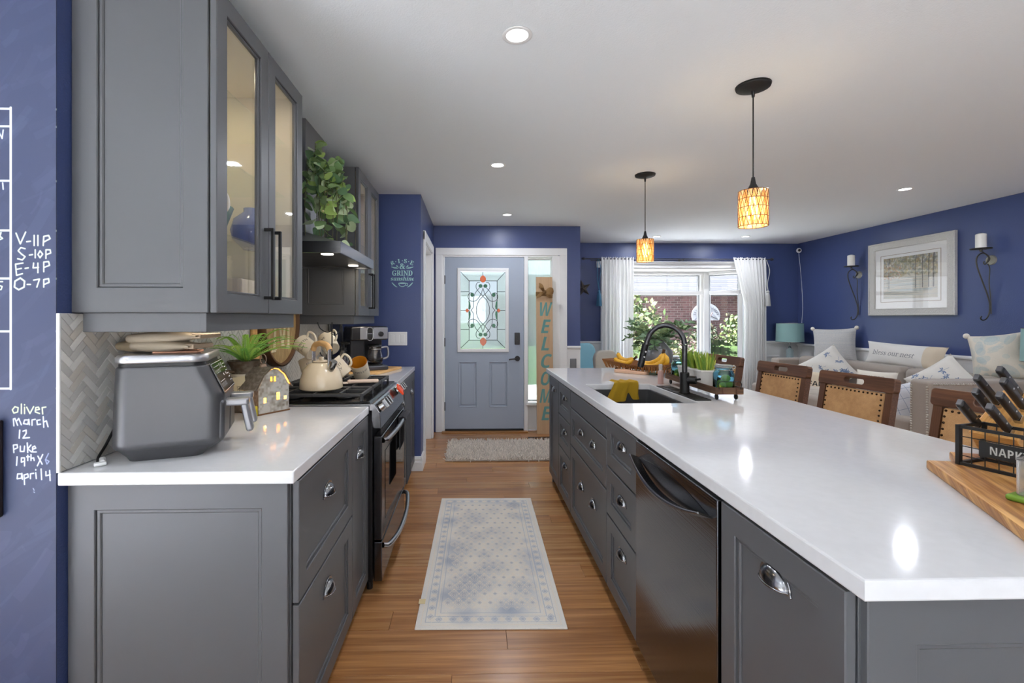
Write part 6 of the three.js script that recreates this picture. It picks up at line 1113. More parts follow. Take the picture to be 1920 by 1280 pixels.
{
  const clo = (draw, w = 512, h = 512) => mat(0xffffff, 0.92, 0, { map: canvasTex(w, h, draw), bumpMap: clothBump, bumpScale: 0.001 });
  const speck = (g, w, h, n, c) => { for (let i = 0; i < n; i++) { g.fillStyle = c[rnd() * c.length | 0]; g.fillRect(rr(0, w), rr(0, h), rr(1, 6), rr(1, 3)); } };
  const floral = (g, w, h) => { g.fillStyle = '#dcd8cf'; g.fillRect(0, 0, w, h); for (let k = 0; k < 16; k++) { const x = rr(40, w - 40), y = rr(40, h - 40), a = rr(0, 6); g.strokeStyle = g.fillStyle = rnd() > 0.5 ? '#5a6c8e' : '#6f7f9c'; g.lineWidth = 3; for (let q = 0; q < 7; q++) { const b = a + q * 0.55 - 1.6, L = rr(26, 52); g.save(); g.translate(x, y); g.rotate(b); g.beginPath(); g.ellipse(L * 0.65, 0, L * 0.42, L * 0.14, 0, 0, 7); g.fill(); g.restore(); } g.beginPath(); g.moveTo(x, y); g.lineTo(x - Math.cos(a) * 60, y - Math.sin(a) * 60); g.stroke(); } };
  const knit = clo((g, w, h) => { g.fillStyle = '#c8c6c2'; g.fillRect(0, 0, w, h); for (let y = 0; y < h; y += 7) { g.fillStyle = `rgba(110,125,150,${rr(0.03, 0.28)})`; g.fillRect(0, y, w, 3); } speck(g, w, h, 5000, ['rgba(110,128,160,.35)', 'rgba(240,236,228,.5)', 'rgba(170,165,150,.4)']); });
  const bless = clo((g, w, h) => { g.fillStyle = '#e9e6e0'; g.fillRect(0, 0, w, h); g.fillStyle = '#dfd0b8'; g.fillRect(w * 0.79, 0, w, h); g.fillStyle = '#77787c'; g.font = 'italic 92px serif'; g.textAlign = 'center'; g.fillText('bless our nest', w * 0.4, h * 0.58); }, 1024, 320);
  const fam = clo((g, w, h) => { g.fillStyle = '#dcd6cb'; g.fillRect(0, 0, w, h); g.strokeStyle = '#a9a49a'; g.lineWidth = 3; for (let y = 300; y < h; y += 70) { g.beginPath(); g.moveTo(0, y); g.lineTo(w, y + 10); g.stroke(); } g.fillStyle = '#d9c9ae'; g.fillRect(0, 0, w, 250); g.fillStyle = '#2c2a2a'; g.font = 'bold 112px sans-serif'; g.textAlign = 'center'; g.fillText('FAMILY', w / 2, 240); });
  const words = clo((g, w, h) => { g.fillStyle = '#ece5d6'; g.fillRect(0, 0, w, h); g.fillStyle = '#a7a39a'; g.font = '84px sans-serif'; g.textAlign = 'center'; g.fillText('WATER', w / 2, 150); g.font = '64px sans-serif'; g.fillText('ELEVEN', w / 2, 270); g.fillText('LAKE', w / 2, 390); });
  const stripe = clo((g, w, h) => { g.fillStyle = '#d9dade'; g.fillRect(0, 0, w, h); g.strokeStyle = '#8f9bb0'; g.lineWidth = 5; for (let x = 30; x < w; x += 95) { g.beginPath(); g.moveTo(x, 0); g.lineTo(x, h); g.stroke(); } for (let x = 60; x < h; x += 130) { g.beginPath(); g.moveTo(0, x); g.lineTo(w, x); g.stroke(); } });
  const map = clo((g, w, h) => { g.fillStyle = '#dcd4c4'; g.fillRect(0, 0, w, h); for (let k = 0; k < 26; k++) { g.fillStyle = `rgba(150,178,186,${rr(0.1, 0.35)})`; g.beginPath(); g.ellipse(rr(0, w), rr(0, h), rr(20, 90), rr(15, 60), rr(0, 3), 0, 7); g.fill(); } speck(g, w, h, 1500, ['rgba(120,150,160,.25)', 'rgba(245,240,230,.4)']); });
  const fl1 = clo(floral), fl2 = clo(floral);
  // label, x, height of the centre, distance, w, h, thick, yaw, tilt, roll, material
  const D = [
    ['grey-blue woven cushion with pompom corners standing on the far end of the sofa back', 4.55, 0.995, 5.72, 0.46, 0.42, 0.14, -0.95, -0.12, 0.05, knit, true],
    ['cream cushion with blue floral sprigs standing on its corner below the woven cushion', 4.13, 0.73, 5.3, 0.45, 0.45, 0.15, -1.0, -0.35, 0.7, fl1],
    ['long cream lumbar cushion reading bless our nest on top of the sofa back', 4.56, 0.935, 4.8, 0.84, 0.25, 0.12, -1.48, -0.15, -0.03, bless],
    ['plump cream cushion with a faded map print at the near end of the sofa back', 4.5, 1.0, 3.86, 0.36, 0.4, 0.2, -1.15, -0.12, 0.15, map, true],
    ['cream floral cushion standing on its corner beside the near sofa arm', 4.18, 0.74, 4.0, 0.4, 0.42, 0.15, -1.05, -0.3, 0.72, fl2],
    ['small cream cushion with faint grey lettering in the middle of the sofa', 4.02, 0.66, 4.53, 0.34, 0.3, 0.12, -1.1, -0.25, 0.0, words],
    ['beige cushion lettered FAMILY seen between two stools', 3.83, 0.57, 4.95, 0.4, 0.36, 0.12, -0.9, -0.25, 0.0, fam],
    ['white cushion with grey-blue checks leaning on the near sofa arm', 3.86, 0.6, 3.96, 0.36, 0.36, 0.12, -0.4, -0.3, 0.3, stripe],
  ];
  for (const [lab, x, y, d, w, h, th, yaw, tilt, roll, m, pom] of D) {
    const t = thing('cushion', lab, 'cushion', [x, y, d]); t.rotation.set(tilt, yaw, roll, 'YXZ');
    part(t, 'cover', pillowGeo(w, h, th), m);
    if (pom) for (const a of [-1, 1]) for (const b of [-1, 1]) part(t, 'pompom', new THREE.SphereGeometry(0.024, 10, 8).translate(a * w / 2, b * h / 2, 0), mat(0xe4ddd0, 0.95));
  }
}
// ---------- lamps, sconces, painting ----------
function tableLamp(label, p, r, yb) {
  const t = thing('table_lamp', label, 'lamp', p);
  part(t, 'shade', new THREE.CylinderGeometry(r * 0.96, r, 0.26, 40, 1, true).translate(0, yb + 0.13, 0), mat(0x8fb5b2, 0.8, 0, { side: THREE.DoubleSide, transmission: 0.1, thickness: 0 }), 'pale teal drum shade');
  part(t, 'shade_ring', merge(new THREE.TorusGeometry(r * 0.96, 0.003, 6, 40).rotateX(PI / 2).translate(0, yb + 0.26, 0), new THREE.TorusGeometry(r, 0.003, 6, 40).rotateX(PI / 2).translate(0, yb, 0), rod([-r, yb + 0.001, 0], [r, yb + 0.001, 0], 0.002)), C.steel);
  part(t, 'stem', rod([0, yb - 0.08, 0], [0, yb + 0.1, 0], 0.008, 12), C.steel);
  part(t, 'body', lathe([[0, 0], [0.06, 0], [0.062, 0.015], [0.045, 0.025], [0.045, yb - 0.12], [0.02, yb - 0.09], [0.012, yb - 0.06], [0, yb - 0.06]], 28), mat(0xdaf0f4, 0.05, 0, { transmission: 0.85, thickness: 0.02 }), 'clear glass column');
  return t;
}
{
  const tb = (lab, x, d) => { const t = thing('end_table', lab, 'table', [x, 0, d]); part(t, 'top', cyl(0.2, 0.2, 0.025, 0, 0.587, 0, 32), mat(0x4a3426, 0.4)); part(t, 'post', cyl(0.03, 0.025, 0.56, 0, 0.3, 0, 16), mat(0x4a3426, 0.4)); part(t, 'foot', cyl(0.16, 0.14, 0.025, 0, 0.0125, 0, 32), mat(0x4a3426, 0.4)); };
  tb('round dark end table in the far corner under the teal lamp', 4.47, 6.42); tb('round dark end table past the near sofa arm under the second teal lamp', 4.5, 3.37);
  tableLamp('table lamp with a pale teal drum shade in the far corner', [4.47, 0.6, 6.42], 0.17, 0.4);
  tableLamp('table lamp with a pale teal drum shade cut by the right edge of the view', [4.5, 0.6, 3.49], 0.17, 0.39);
  const c = thing('wall_camera', 'small round white camera on the wall in the far corner with its cord hanging down', 'camera', [4.70, 2.3, 6.56]);
  part(c, 'housing', new THREE.SphereGeometry(0.035, 20, 14).scale(1, 1, 0.8), C.white); part(c, 'lens', cyl(0.018, 0.018, 0.01, 0, 0, 0, 16).rotateX(PI / 2).translate(-0.01, 0, 0.025), C.black);
  part(c, 'mount', rod([0, 0, 0], [0.03, 0.02, -0.06], 0.012, 10), C.white);
  single('camera_cord', 'thin white cord running down the corner to the teal lamp', 'cord', tube([[4.70, 2.26, -6.56], [4.69, 1.9, -6.5], [4.67, 1.5, -6.44], [4.64, 1.25, -6.42], [4.64, 0.95, -6.44], [4.645, 0.62, -6.45]], 0.0022, 30, 6), C.white);
}
function sconce(label, d) { // local: out of the wall is -x, wall at x=0
  const t = thing('wall_sconce', label, 'sconce', [XR, 0, d]);
  const m = mat(0x55534e, 0.5, 0.7);
  part(t, 'plate', lathe([[0, 1.958], [0.07, 1.958], [0.075, 1.966], [0.073, 1.968], [0, 1.963]], 28).translate(-0.1, 0, 0), m);
  part(t, 'medallion', cyl(0.045, 0.04, 0.012, 0, 0, 0, 24).rotateZ(PI / 2).translate(-0.006, 1.86, 0), mat(0x9b988e, 0.5, 0.6));
  part(t, 'stem', cyl(0.008, 0.014, 0.025, -0.1, 1.947, 0, 12), m);
  part(t, 'scroll', tube([[-0.04, 1.84, 0.0], [-0.02, 1.87, 0], [-0.035, 1.9, 0], [-0.085, 1.925, 0], [-0.135, 1.89, 0], [-0.14, 1.82, 0], [-0.1, 1.7, 0], [-0.045, 1.56, 0], [-0.018, 1.46, 0], [-0.022, 1.38, 0], [-0.05, 1.325, 0], [-0.085, 1.312, 0], [-0.105, 1.33, 0], [-0.095, 1.348, 0]], 0.0055, 70, 8), m);
  part(t, 'scroll', tube([[-0.085, 1.935, 0], [-0.045, 1.905, 0.0], [-0.03, 1.875, 0], [-0.055, 1.825, 0], [-0.075, 1.83, 0], [-0.07, 1.848, 0]], 0.0045, 30, 8), m);
  part(t, 'back_bar', tube([[-0.05, 1.825, 0.012], [-0.03, 1.78, 0.01], [-0.035, 1.65, 0.01], [-0.02, 1.5, 0.01], [-0.016, 1.37, 0.01]], 0.004, 30, 6), m);
  const c = thing('pillar_candle', label.replace('wall sconce', 'sconce').replace('wrought-iron scroll sconce', 'white pillar candle on the iron sconce'), 'candle', [XR - 0.1, 1.9665, d]);
  part(c, 'wax', lathe([[0, 0], [0.037, 0], [0.038, 0.003], [0.038, 0.125], [0.034, 0.131], [0.015, 0.138], [0, 0.14]], 28), mat(0xeeece6, 0.5)); part(c, 'wick', cyl(0.0012, 0.0012, 0.012, 0, 0.145, 0, 6), C.black);
}
sconce('wrought-iron scroll sconce left of the painting', 5.58); sconce('wrought-iron scroll sconce right of the painting', 4.13);
{
  const t = thing('framed_painting', 'landscape painting with a white mat in an ornate silver frame on the right wall', 'painting', [XR - 0.002, 1.775, 4.915], -PI / 2);
  const w = 0.99, h = 0.83, fw = 0.075, orn = mat(0xd6d4d0, 0.4, 0.1, { bumpMap: dataTex(128, (() => { const f = lay(128, [[[20, 20], 0.6, 501], [[50, 50], 0.4, 502]]); return k => { const v = f(k) * 255; return [v, v, v]; }; })(), [9, 9], false), bumpScale: 0.006 });
  part(t, 'frame', merge(ring(w, h, 0.02, 0.04, 0.006), ring(w - 0.03, h - 0.03, fw - 0.02, 0.03, 0.004), ring(w - 2 * fw + 0.02, h - 2 * fw + 0.02, 0.014, 0.034, 0.004)), orn);
  part(t, 'backing', bx(w - 0.04, h - 0.04, 0.006, 0, 0, 0.006, 0), C.white);
  part(t, 'mat_board', ring(w - 2 * fw, h - 2 * fw, 0.11, 0.006, 0.001).translate(0, 0, 0.009), mat(0xeeedea, 0.8));
  part(t, 'fillet', ring(w - 2 * fw - 0.15, h - 2 * fw - 0.15, 0.004, 0.002, 0).translate(0, 0, 0.0145), mat(0x8a6a44, 0.6));
  const art = canvasTex(768, 560, (g, W2, H2) => {
    g.fillStyle = '#cfcabc'; g.fillRect(0, 0, W2, H2);
    for (let i = 0; i < 900; i++) { const y = rr(0, H2 * 0.45), c = ['#6f7458', '#8a8a68', '#a88a5e', '#5b6055', '#b9a878', '#7b7f86'][rnd() * 6 | 0]; g.fillStyle = c; g.globalAlpha = rr(0.15, 0.5); g.beginPath(); g.ellipse(rr(0, W2), y, rr(8, 34), rr(5, 18), rr(0, 3), 0, 7); g.fill(); }
    g.globalAlpha = 0.8; for (const x of [90, 470, 560, 640, 700]) { g.strokeStyle = '#55504a'; g.lineWidth = rr(8, 18); g.beginPath(); g.moveTo(x, H2 * 0.75); g.bezierCurveTo(x + 6, H2 * 0.5, x - 10, H2 * 0.3, x + 12, 0); g.stroke(); }
    g.globalAlpha = 0.5; for (let y = H2 * 0.5; y < H2; y += 6) { g.fillStyle = ['#9fb0b8', '#b9c2c0', '#8a9a9a', '#a89f80'][rnd() * 4 | 0]; g.fillRect(rr(-200, 300), y, rr(200, 700), rr(3, 9)); }
    for (let i = 0; i < 160; i++) { g.fillStyle = '#b9754a'; g.globalAlpha = rr(0.1, 0.4); g.beginPath(); g.arc(rr(0, 260), rr(120, 300), rr(3, 10), 0, 7); g.fill(); } g.globalAlpha = 1;
  });
  const ag = new THREE.BoxGeometry(w - 2 * fw - 0.2, h - 2 * fw - 0.2, 0.002).translate(0, 0, 0.011);
  part(t, 'picture', ag, mat(0xffffff, 0.7, 0, { map: art }), 'muted autumn lake landscape');
  part(t, 'glazing', bx(w - 2 * fw + 0.004, h - 2 * fw + 0.004, 0.002, 0, 0, 0.02, 0), C.glass, 'picture glass');
}
// ---------- curtains, rod, tassels, star ----------
{
  const rodM = mat(0x4b4b52, 0.35, 0.7), t = thing('curtain_rod', 'double grey curtain rod above the bay window', 'curtain rod', [0, 0, 6.53]);
  part(t, 'rod', rod([1.6, 2.165, 0.02], [4.25, 2.165, 0.02], 0.009, 12), rodM); part(t, 'rod', rod([1.7, 2.15, -0.05], [4.2, 2.15, -0.05], 0.006, 10), rodM);
  for (const x of [1.58, 4.27]) part(t, 'finial', lathe([[0, -0.03], [0.016, -0.02], [0.02, 0], [0.012, 0.02], [0, 0.03]], 16).rotateZ(PI / 2).translate(x, 2.165, 0.02), rodM);
  for (const x of [1.82, 3.0, 4.17]) part(t, 'bracket', merge(bx(0.015, 0.012, 0.14, x, 2.15, -0.04, 0.002), bx(0.03, 0.06, 0.01, x, 2.15, -0.108, 0.002)), rodM);
  const sheer = mat(0xf2f2f0, 0.85, 0, { transmission: 0.35, thickness: 0, side: THREE.DoubleSide });
  const curtain = (lab, x0, x1, pinch) => {
    const pos = [], idx = [], uv = [], n = 110, m = 40;
    for (let j = 0; j <= m; j++) for (let i = 0; i <= n; i++) {
      const u = i / n, v = j / m, y = 2.185 - v * 2.15; let xl = x0, xr = x1; [xl, xr] = pinch(v, xl, xr);
      const amp = 0.018 + 0.016 * Math.min(1, v * 4), z = amp * Math.sin(u * 58 + 0.8 * Math.sin(v * 3)) + 0.008 * Math.sin(u * 131 + v * 2);
      pos.push(xl + (xr - xl) * u, y + (j === 0 ? 0.008 * Math.sin(u * 90) : 0), z * (j < 2 ? 0.7 : 1) + 0.03); uv.push(u, v);
    }
    for (let j = 0; j < m; j++) for (let i = 0; i < n; i++) { const a = j * (n + 1) + i, b = a + n + 1; idx.push(a, b, a + 1, b, b + 1, a + 1); }
    const g = new THREE.BufferGeometry(); g.setAttribute('position', new THREE.Float32BufferAttribute(pos, 3)); g.setAttribute('uv', new THREE.Float32BufferAttribute(uv, 2)); g.setIndex(idx); g.computeVertexNormals();
    single('sheer_curtain', lab, 'curtain', g, sheer, [0, 0, 6.53]);
  };
  const sm = t2 => Math.max(0, Math.min(1, t2));
  curtain('white sheer curtain at the left side of the bay window', 1.83, 2.29, (v, a, b) => [a, b - 0.02 * sm(v * 1.5)]);
  curtain('white sheer curtain at the right side of the bay window, gathered narrower below its top', 3.71, 4.17, (v, a, b) => [a + 0.16 * sm(v * 3.2) - 0.02 * sm(v * 2 - 1), b]);
  const tassel = (lab, x, yk, m) => { const q = thing('tassel', lab, 'tassel', [x, 0, 6.47]); part(q, 'cord', tube([[0.01, 2.16, -0.04], [0.03, 2.0, 0], [0.0, yk + 0.12, 0], [0.012, yk, 0], [-0.01, yk + 0.1, 0], [-0.02, 1.98, 0], [0.0, 2.16, -0.04]], 0.005, 40, 6), m); part(q, 'knot', new THREE.SphereGeometry(0.022, 12, 8).translate(0.005, yk, 0), m); part(q, 'skirt', lathe([[0, yk - 0.01], [0.018, yk - 0.015], [0.026, yk - 0.05], [0.04, yk - 0.2], [0, yk - 0.2]], 16).translate(0.005, 0, 0), m, 'tassel skirt'); };
  tassel('teal curtain tassel hanging beside the left curtain', 1.785, 1.7, mat(0x3f6f8c, 0.85)); tassel('silver-grey curtain tassel hanging beside the right curtain', 4.185, 1.7, mat(0xb5b6b2, 0.8));
  const st = thing('wall_star', 'dark metal star with raised ridges on the blue wall left of the window', 'star', [1.60, 1.755, 6.645]);
  const P = [], nn = 5; for (let k = 0; k < 10; k++) { const a = PI / 2 + k * PI / 5 + 0.2, r = k % 2 ? 0.052 : 0.13; P.push([Math.cos(a) * r, Math.sin(a) * r]); }
  const pos = []; for (let k = 0; k < 10; k++) { const A = P[k], B = P[(k + 1) % 10]; pos.push(0, 0, 0.04, ...A, 0.002, ...B, 0.002, 0, 0, 0, ...B, 0.002, ...A, 0.002); }
  const sg = new THREE.BufferGeometry(); sg.setAttribute('position', new THREE.Float32BufferAttribute(pos, 3)); sg.computeVertexNormals(); part(st, 'star', flat(sg), mat(0x6b625a, 0.45, 0.7));
}
// ---------- dining corner ----------
{
  const wd = mat(0x5a4636, 0.4), t = thing('dining_table', 'round dark dining table by the bay window under the leafy vase', 'table', [2.3, 0, 5.05]);
  part(t, 'top', cyl(0.46, 0.46, 0.03, 0, 0.735, 0, 40), wd); part(t, 'pedestal', lathe([[0, 0], [0.28, 0], [0.28, 0.03], [0.07, 0.08], [0.05, 0.4], [0.07, 0.72], [0, 0.72]], 28), wd);
  const v = thing('leafy_vase', 'round grey vase of leafy branches on the dining table behind the faucet', 'plant', [1.97, 0.7505, 4.9]);
  part(v, 'vase', lathe([[0, 0], [0.08, 0], [0.14, 0.06], [0.17, 0.15], [0.16, 0.23], [0.1, 0.31], [0.07, 0.34], [0.08, 0.36], [0.065, 0.36], [0.06, 0.335], [0.09, 0.3], [0, 0.28]], 40), mat(0x77797c, 0.35, 0.2));
  const ms = [0x7a9c70, 0x90b08c, 0x68885e, 0xaec690].map(c => leafMat(c));
  for (let b = 0; b < 26; b++) {
    const a = b / 26 * 2 * PI + rr(-0.2, 0.2), L = rr(0.28, 0.52), up = rr(0.25, 1.1), pts = [];
    for (let k = 0; k <= 5; k++) { const u = k / 5; pts.push(V3(Math.cos(a) * L * u * 0.85, 0.33 + L * (up * u - 0.5 * u * u), Math.sin(a) * L * u * 0.6)); }
    const c = new THREE.CatmullRomCurve3(pts), gl = [new THREE.TubeGeometry(c, 8, 0.003, 4)];
    for (let k = 2; k < 15; k++) for (const e of [-1, 1]) { const u = k / 14.5, p = c.getPoint(u), d = V3(-Math.sin(a) * e + rr(-0.4, 0.4), rr(-0.3, 0.7), Math.cos(a) * e + rr(-0.4, 0.4)).addScaledVector(c.getTangent(u), 0.5); gl.push(orient(leafGeo(rr(0.05, 0.08), rr(0.022, 0.036), 0.2, 3), p, d, rr(0, 6))); }
    part(v, 'branch', merge(gl), ms[b % 4]);
  }
  const chair = (lab, p, turn, m, k = 1) => { const c = thing('dining_chair', lab, 'chair', p, turn); part(c, 'seat', bx(0.46, 0.08, 0.44, 0, 0.45, 0, 0.03, 3), m); for (const x of [-0.19, 0.19]) for (const z of [-0.18, 0.18]) part(c, 'leg', bar([x, 0, z], [x * 0.95, 0.42, z * 0.95], 0.035, 0.035), wd); const s = roundRect(0.44 * k, 0.5 * k, 0.12); part(c, 'backrest', at(ext(s, 0.06, 0.02, 3), 0, 0.485 + 0.25 * k, -0.22, -0.12, 0, 0), m); return c; };
  chair('dining chair with a turquoise cover at the left of the window', [1.6, 0, 6.12], 0.45, mat(0x8fc6d6, 0.8, 0, { bumpMap: clothBump, bumpScale: 0.002 }));
  chair('cream-covered dining chair just right of the turquoise one', [1.78, 0, 5.62], 0.5, mat(0xcbc4b6, 0.9, 0, { bumpMap: clothBump, bumpScale: 0.002 }), 0.88);
}
// ---------- wire rack on the chalkboard wall ----------
{
  const t = thing('wall_rack', 'dark wall rack with a cream wire frame at the left edge below the chalk writing', 'rack', [-1.42, 0.925, 1.275]), cr = mat(0xcdbb9c, 0.5), w = 0.31;
  const o = roundRect(w, 0.27, 0.03); o.holes.push(new THREE.Path(roundRect(w - 0.012, 0.258, 0.026).getPoints(6).reverse()));
  part(t, 'frame', ext(o, 0.006, 0.0025, 2), cr); part(t, 'back', bx(w - 0.006, 0.262, 0.012, 0, 0, -0.014, 0.004), mat(0x241c20, 0.8));
  for (let k = -3; k <= 3; k++) part(t, 'wire', rod([-w / 2 + 0.003, k * 0.036 - 0.006, 0.003], [w / 2 - 0.003, k * 0.036 + 0.006, 0.003], 0.0016, 6), cr);
}
// ---------- outdoors ----------
{
  const grass = mat(0x3b531d, 0.95, 0, { map: dataTex(256, (() => { const f = lay(256, [[[9, 9], 0.4, 601], [[60, 60], 0.35, 602], [[128, 128], 0.25, 603]]); return k => mixc([110, 120, 60], [255, 255, 190], f(k)); })(), [0.35, 0.35]) });
  const gpos = (x0, x1, d0, d1, y0, y1) => { const g = new THREE.PlaneGeometry(x1 - x0, d1 - d0, 1, 1).rotateX(-PI / 2).translate((x0 + x1) / 2, 0, -(d0 + d1) / 2); const p = g.attributes.position; for (let i = 0; i < p.count; i++) p.setY(i, -p.getZ(i) > (d0 + d1) / 2 ? y1 : y0); g.computeVertexNormals(); return uvm(g); };
  const lw = struct('ground_lawn', merge(gpos(-30, 40, 6.0, 12.3, -0.62, -0.55), gpos(-30, 40, 12.3, 15, -0.55, 0.62), gpos(-30, 40, 15, 60, 0.62, 0.7)), grass);
  struct('ground_added_walkway', wb(0.9, 9, -0.6, -0.45, 6.9, 12.4), mat(0xdedbd4, 0.9));  // added pale paving, hidden below the sill, bouncing sunlight onto the ceiling
  struct('ground_added_path', wb(-2.5, 0.9, -0.6, -0.45, 6.9, 8.9), mat(0xcfccc4, 0.9));  // added pale strip that brightens the door glass from outside
  struct('ground_added_patio', wb(-10, 14, -0.4, -0.12, -14, -3.7), mat(0xcfc9bd, 0.9));  // added unseen pale slab, reflects sun in through the back opening
  struct('ground_side', wb(-24, -3.8, -0.5, -0.2, -14, 6), grass);
  const brick = canvasTex(512, 512, (g, w, h) => { g.fillStyle = '#b5a9a6'; g.fillRect(0, 0, w, h); for (let r = 0; r < 16; r++) for (let c = -1; c < 6; c++) { const v = rr(0.8, 1.12); g.fillStyle = `rgb(${146 * v | 0},${104 * v | 0},${104 * v | 0})`; g.fillRect(c * 96 + (r % 2) * 48 + 3, r * 32 + 3, 90, 26); } });
  const bm = mat(0xb4b4b4, 0.9, 0, { map: brick }); brick.repeat.set(1 / 1.15, 1 / 1.2);
  const hs = thing('neighbour_house', 'brick house with white soffit and siding across the lawn', 'house', [0, 0, 0]);
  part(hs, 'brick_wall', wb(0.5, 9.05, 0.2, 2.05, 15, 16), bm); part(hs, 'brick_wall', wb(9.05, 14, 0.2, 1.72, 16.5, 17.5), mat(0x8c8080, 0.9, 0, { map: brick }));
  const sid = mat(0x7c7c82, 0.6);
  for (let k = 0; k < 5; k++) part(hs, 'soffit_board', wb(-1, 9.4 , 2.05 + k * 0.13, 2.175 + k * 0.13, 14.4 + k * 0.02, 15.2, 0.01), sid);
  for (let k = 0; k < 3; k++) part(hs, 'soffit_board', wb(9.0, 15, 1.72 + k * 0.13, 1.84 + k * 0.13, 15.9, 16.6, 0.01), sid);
  part(hs, 'roof', wb(-1, 15, 2.72, 4.6, 14.8, 17.5), mat(0xd8d8dc, 0.7));
  part(hs, 'vent_cap', bx(0.2, 0.16, 0.12, 5.2, 1.93, -14.95, 0.01), mat(0xa09090, 0.6));
  part(hs, 'window', ring(1.3, 1.0, 0.08, 0.06, 0.01, 11.3, 1.15).translate(0, 0, -16.5), sid);
  const bush = (name, lab, cat, p, rx, ry, rz, n, ls, cols, trunk) => {
    const t = thing(name, lab, cat, p), ms = cols.map(c => leafMat(c, 0.7)), l = cols.map(() => []);
    for (let i = 0; i < n; i++) { const v = V3(rr(-1, 1), rr(-1, 1), rr(-1, 1)); if (v.length() > 1 || v.length() < 0.35) { i--; continue; } v.multiplyScalar(1 + 0.25 * Math.sin(v.x * 9 + v.y * 7) ); l[i % cols.length].push(orient(leafGeo(ls * rr(0.6, 1.2), ls * 0.62, 0.1, 2), V3(v.x * rx, ry * (1 + v.y) + (trunk || 0), v.z * rz), V3(rr(-1, 1), rr(-0.6, 1), rr(-1, 1)), rr(0, 6))); }
    l.forEach((q, i) => { part(t, 'foliage', merge(q), ms[i]).userData.kind = 'stuff'; });
    part(t, trunk ? 'trunk' : 'stem', merge(cyl(0.09, 0.06, (trunk || 0.3) + ry, 0, ((trunk || 0.3) + ry) / 2, 0, 10), rod([0, (trunk || 0.2) + 0.1, 0], [rx * 0.4, (trunk || 0) + ry, 0.1], 0.04), rod([0, (trunk || 0.2) + 0.1, 0], [-rx * 0.4, (trunk || 0) + ry * 1.1, -0.1], 0.04)), mat(0x5d4a3a, 0.9)); return t;
  };
  bush('tree', 'bright green leafy tree outside the left part of the window', 'tree', [3.5, 0.1, 10.6], 0.84, 0.7, 0.8, 1700, 0.14, [0x545f25, 0x43541d, 0x6c7147, 0x324616], 0.3);
  bush('flowering_shrub', 'pinkish flowering shrub outside below the brick wall', 'shrub', [4.72, 0.15, 10.3], 0.42, 0.36, 0.4, 700, 0.09, [0x644e49, 0x4e542f, 0x735e57, 0x3b4b22]);
  bush('hedge_shrub', 'yellow-green shrub outside at the foot of the window', 'shrub', [3.8, -0.1, 9.0], 0.5, 0.44, 0.4, 700, 0.09, [0x5c6132, 0x495325, 0x6f6a4b]);
  bush('round_shrub', 'large green shrub outside at the right of the basketball hoop', 'shrub', [8.0, 0.45, 13.6], 0.5, 0.5, 0.5, 800, 0.13, [0x455422, 0x34451c, 0x5a6330]);
  bush('dark_shrub', 'dark green shrub outside behind the basketball pole', 'shrub', [7.2, 0.45, 14.2], 0.34, 0.36, 0.3, 500, 0.12, [0x2c3b1c, 0x3e4525, 0x4c422f]);
  bush('low_plant', 'pale green low plant at the edge of the lawn', 'shrub', [7.3, 0.55, 14.4], 0.4, 0.14, 0.2, 300, 0.1, [0x5d6a3e, 0x4b5c2d, 0x737861]);
  const bb = thing('basketball_hoop', 'white fan-shaped basketball backboard on a brown pole, seen from behind', 'basketball hoop', [5.3, 0, 10.3]);
  const fan = new THREE.Shape(); fan.moveTo(-0.3, -0.14); fan.lineTo(0.3, -0.14); fan.bezierCurveTo(0.38, 0.05, 0.25, 0.24, 0, 0.25); fan.bezierCurveTo(-0.25, 0.24, -0.38, 0.05, -0.3, -0.14);
  part(bb, 'backboard', ext(fan, 0.03, 0.006, 2).translate(0, 1.42, -0.1), mat(0x77797d, 0.5));
  for (let k = 0; k < 15; k++) { const a = 0.25 + k / 14 * (PI - 0.5); part(bb, 'rib', rod([Math.cos(a) * 0.25, 1.36 + Math.sin(a) * 0.2, -0.066], [Math.cos(a) * 0.3, 1.36 + Math.sin(a) * 0.25, -0.066], 0.007, 5), mat(0x2c2e32, 0.6)); }
  for (const e of [-1, 1]) { part(bb, 'brace', rod([0, 1.24, 0], [e * 0.14, 1.46, -0.06], 0.012, 8), mat(0x4d3834, 0.6)); part(bb, 'rib', rod([e * 0.06, 1.4, -0.066], [e * 0.26, 1.3, -0.066], 0.008, 6), mat(0x2c2e32, 0.6)); }
  part(bb, 'pole', rod([0, -0.25, 0], [0, 1.26, 0], 0.03, 12), mat(0x4d3834, 0.6));
  const af = thing('garden_stand', 'grey A-shaped garden stand outside the middle mullion of the window', 'stand', [3.98, 0, 8.0]);
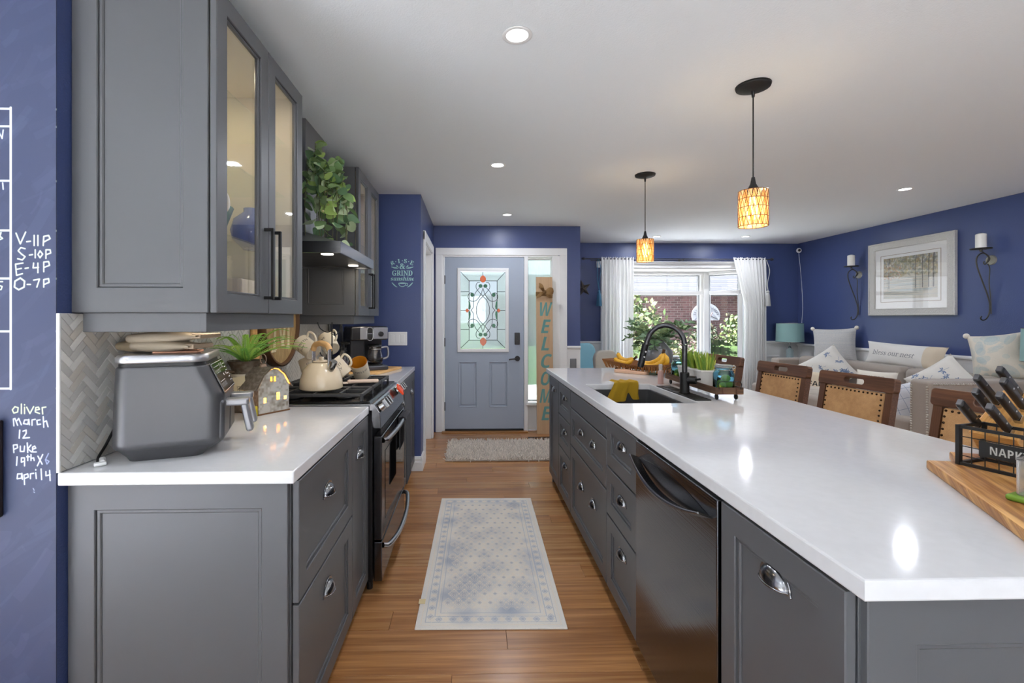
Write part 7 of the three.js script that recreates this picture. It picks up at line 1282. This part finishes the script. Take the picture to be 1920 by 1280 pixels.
  part(af, 'leg', bar([-0.13, -0.3, 0], [0, 1.02, 0], 0.05, 0.04), mat(0x8e9299, 0.6)); part(af, 'leg', bar([0.13, -0.3, 0], [0, 1.02, 0], 0.05, 0.04), mat(0x8e9299, 0.6)); part(af, 'crossbar', bx(0.6, 0.04, 0.03, -0.2, 0.66, 0, 0.004), mat(0x8e9299, 0.6));
}
// added unseen pale rug behind the camera, bouncing sunlight up to the ceiling
single('added_bounce_rug', 'large pale rug added behind the camera to bounce sunlight onto the ceiling', 'rug', wb(-3.3, 3.3, 0.001, 0.012, -3.3, 0.1, 0.004), mat(0xe2e2e4, 0.95, 0, { bumpMap: clothBump, bumpScale: 0.002 }));
// ---------- recessed lights ----------
const POTS = [[0.176, 1.771, 'recessed ceiling light nearest the camera above the aisle'], [0.187, 3.28, 'recessed ceiling light above the middle of the aisle'], [0.377, 4.85, 'recessed ceiling light in front of the entry door'], [2.429, 3.819, 'recessed ceiling light just behind the near pendant lamp'], [3.63, 3.805, 'recessed ceiling light nearest the painting on the right'], [2.454, 6.1, 'recessed ceiling light above the left end of the bay window'], [3.63, 6.07, 'recessed ceiling light above the right curtain'],
  [2.43, 1.54, 'recessed ceiling light over the stools beside the camera'], [3.63, 1.54, 'recessed ceiling light near the sofa beside the camera'], [0.18, -0.6, 'added unseen ceiling light behind the camera above the aisle'], [2.0, -1.6, 'added unseen ceiling light behind the camera on the right'], [-1.8, -0.6, 'added unseen ceiling light behind the camera on the left']];  // the lights behind the camera are added to brighten the room
for (const [x, d, lab] of POTS) {
  const t = thing('recessed_light', lab, 'light', [x, CEIL, d], 0);
  part(t, 'trim_ring', lathe([[0.042, -0.001], [0.056, -0.001], [0.058, -0.004], [0.05, -0.006], [0.042, -0.004]], 40), C.trim);
  part(t, 'lens', cyl(0.042, 0.042, 0.003, 0, -0.002, 0, 40), mat(0xffffff, 0.5, 0, { emissive: 0xffffff, emissiveIntensity: 5 }));
  const L = new THREE.RectAreaLight(0xeef3ff, POT, 0.074, 0.074); L.position.y = -0.008; L.rotation.x = -PI / 2; L.name = 'light'; t.add(L);
}

scene.traverse(o => { if (o.isMesh) { o.castShadow = true; o.receiveShadow = true; } });
renderer.render(scene, camera);
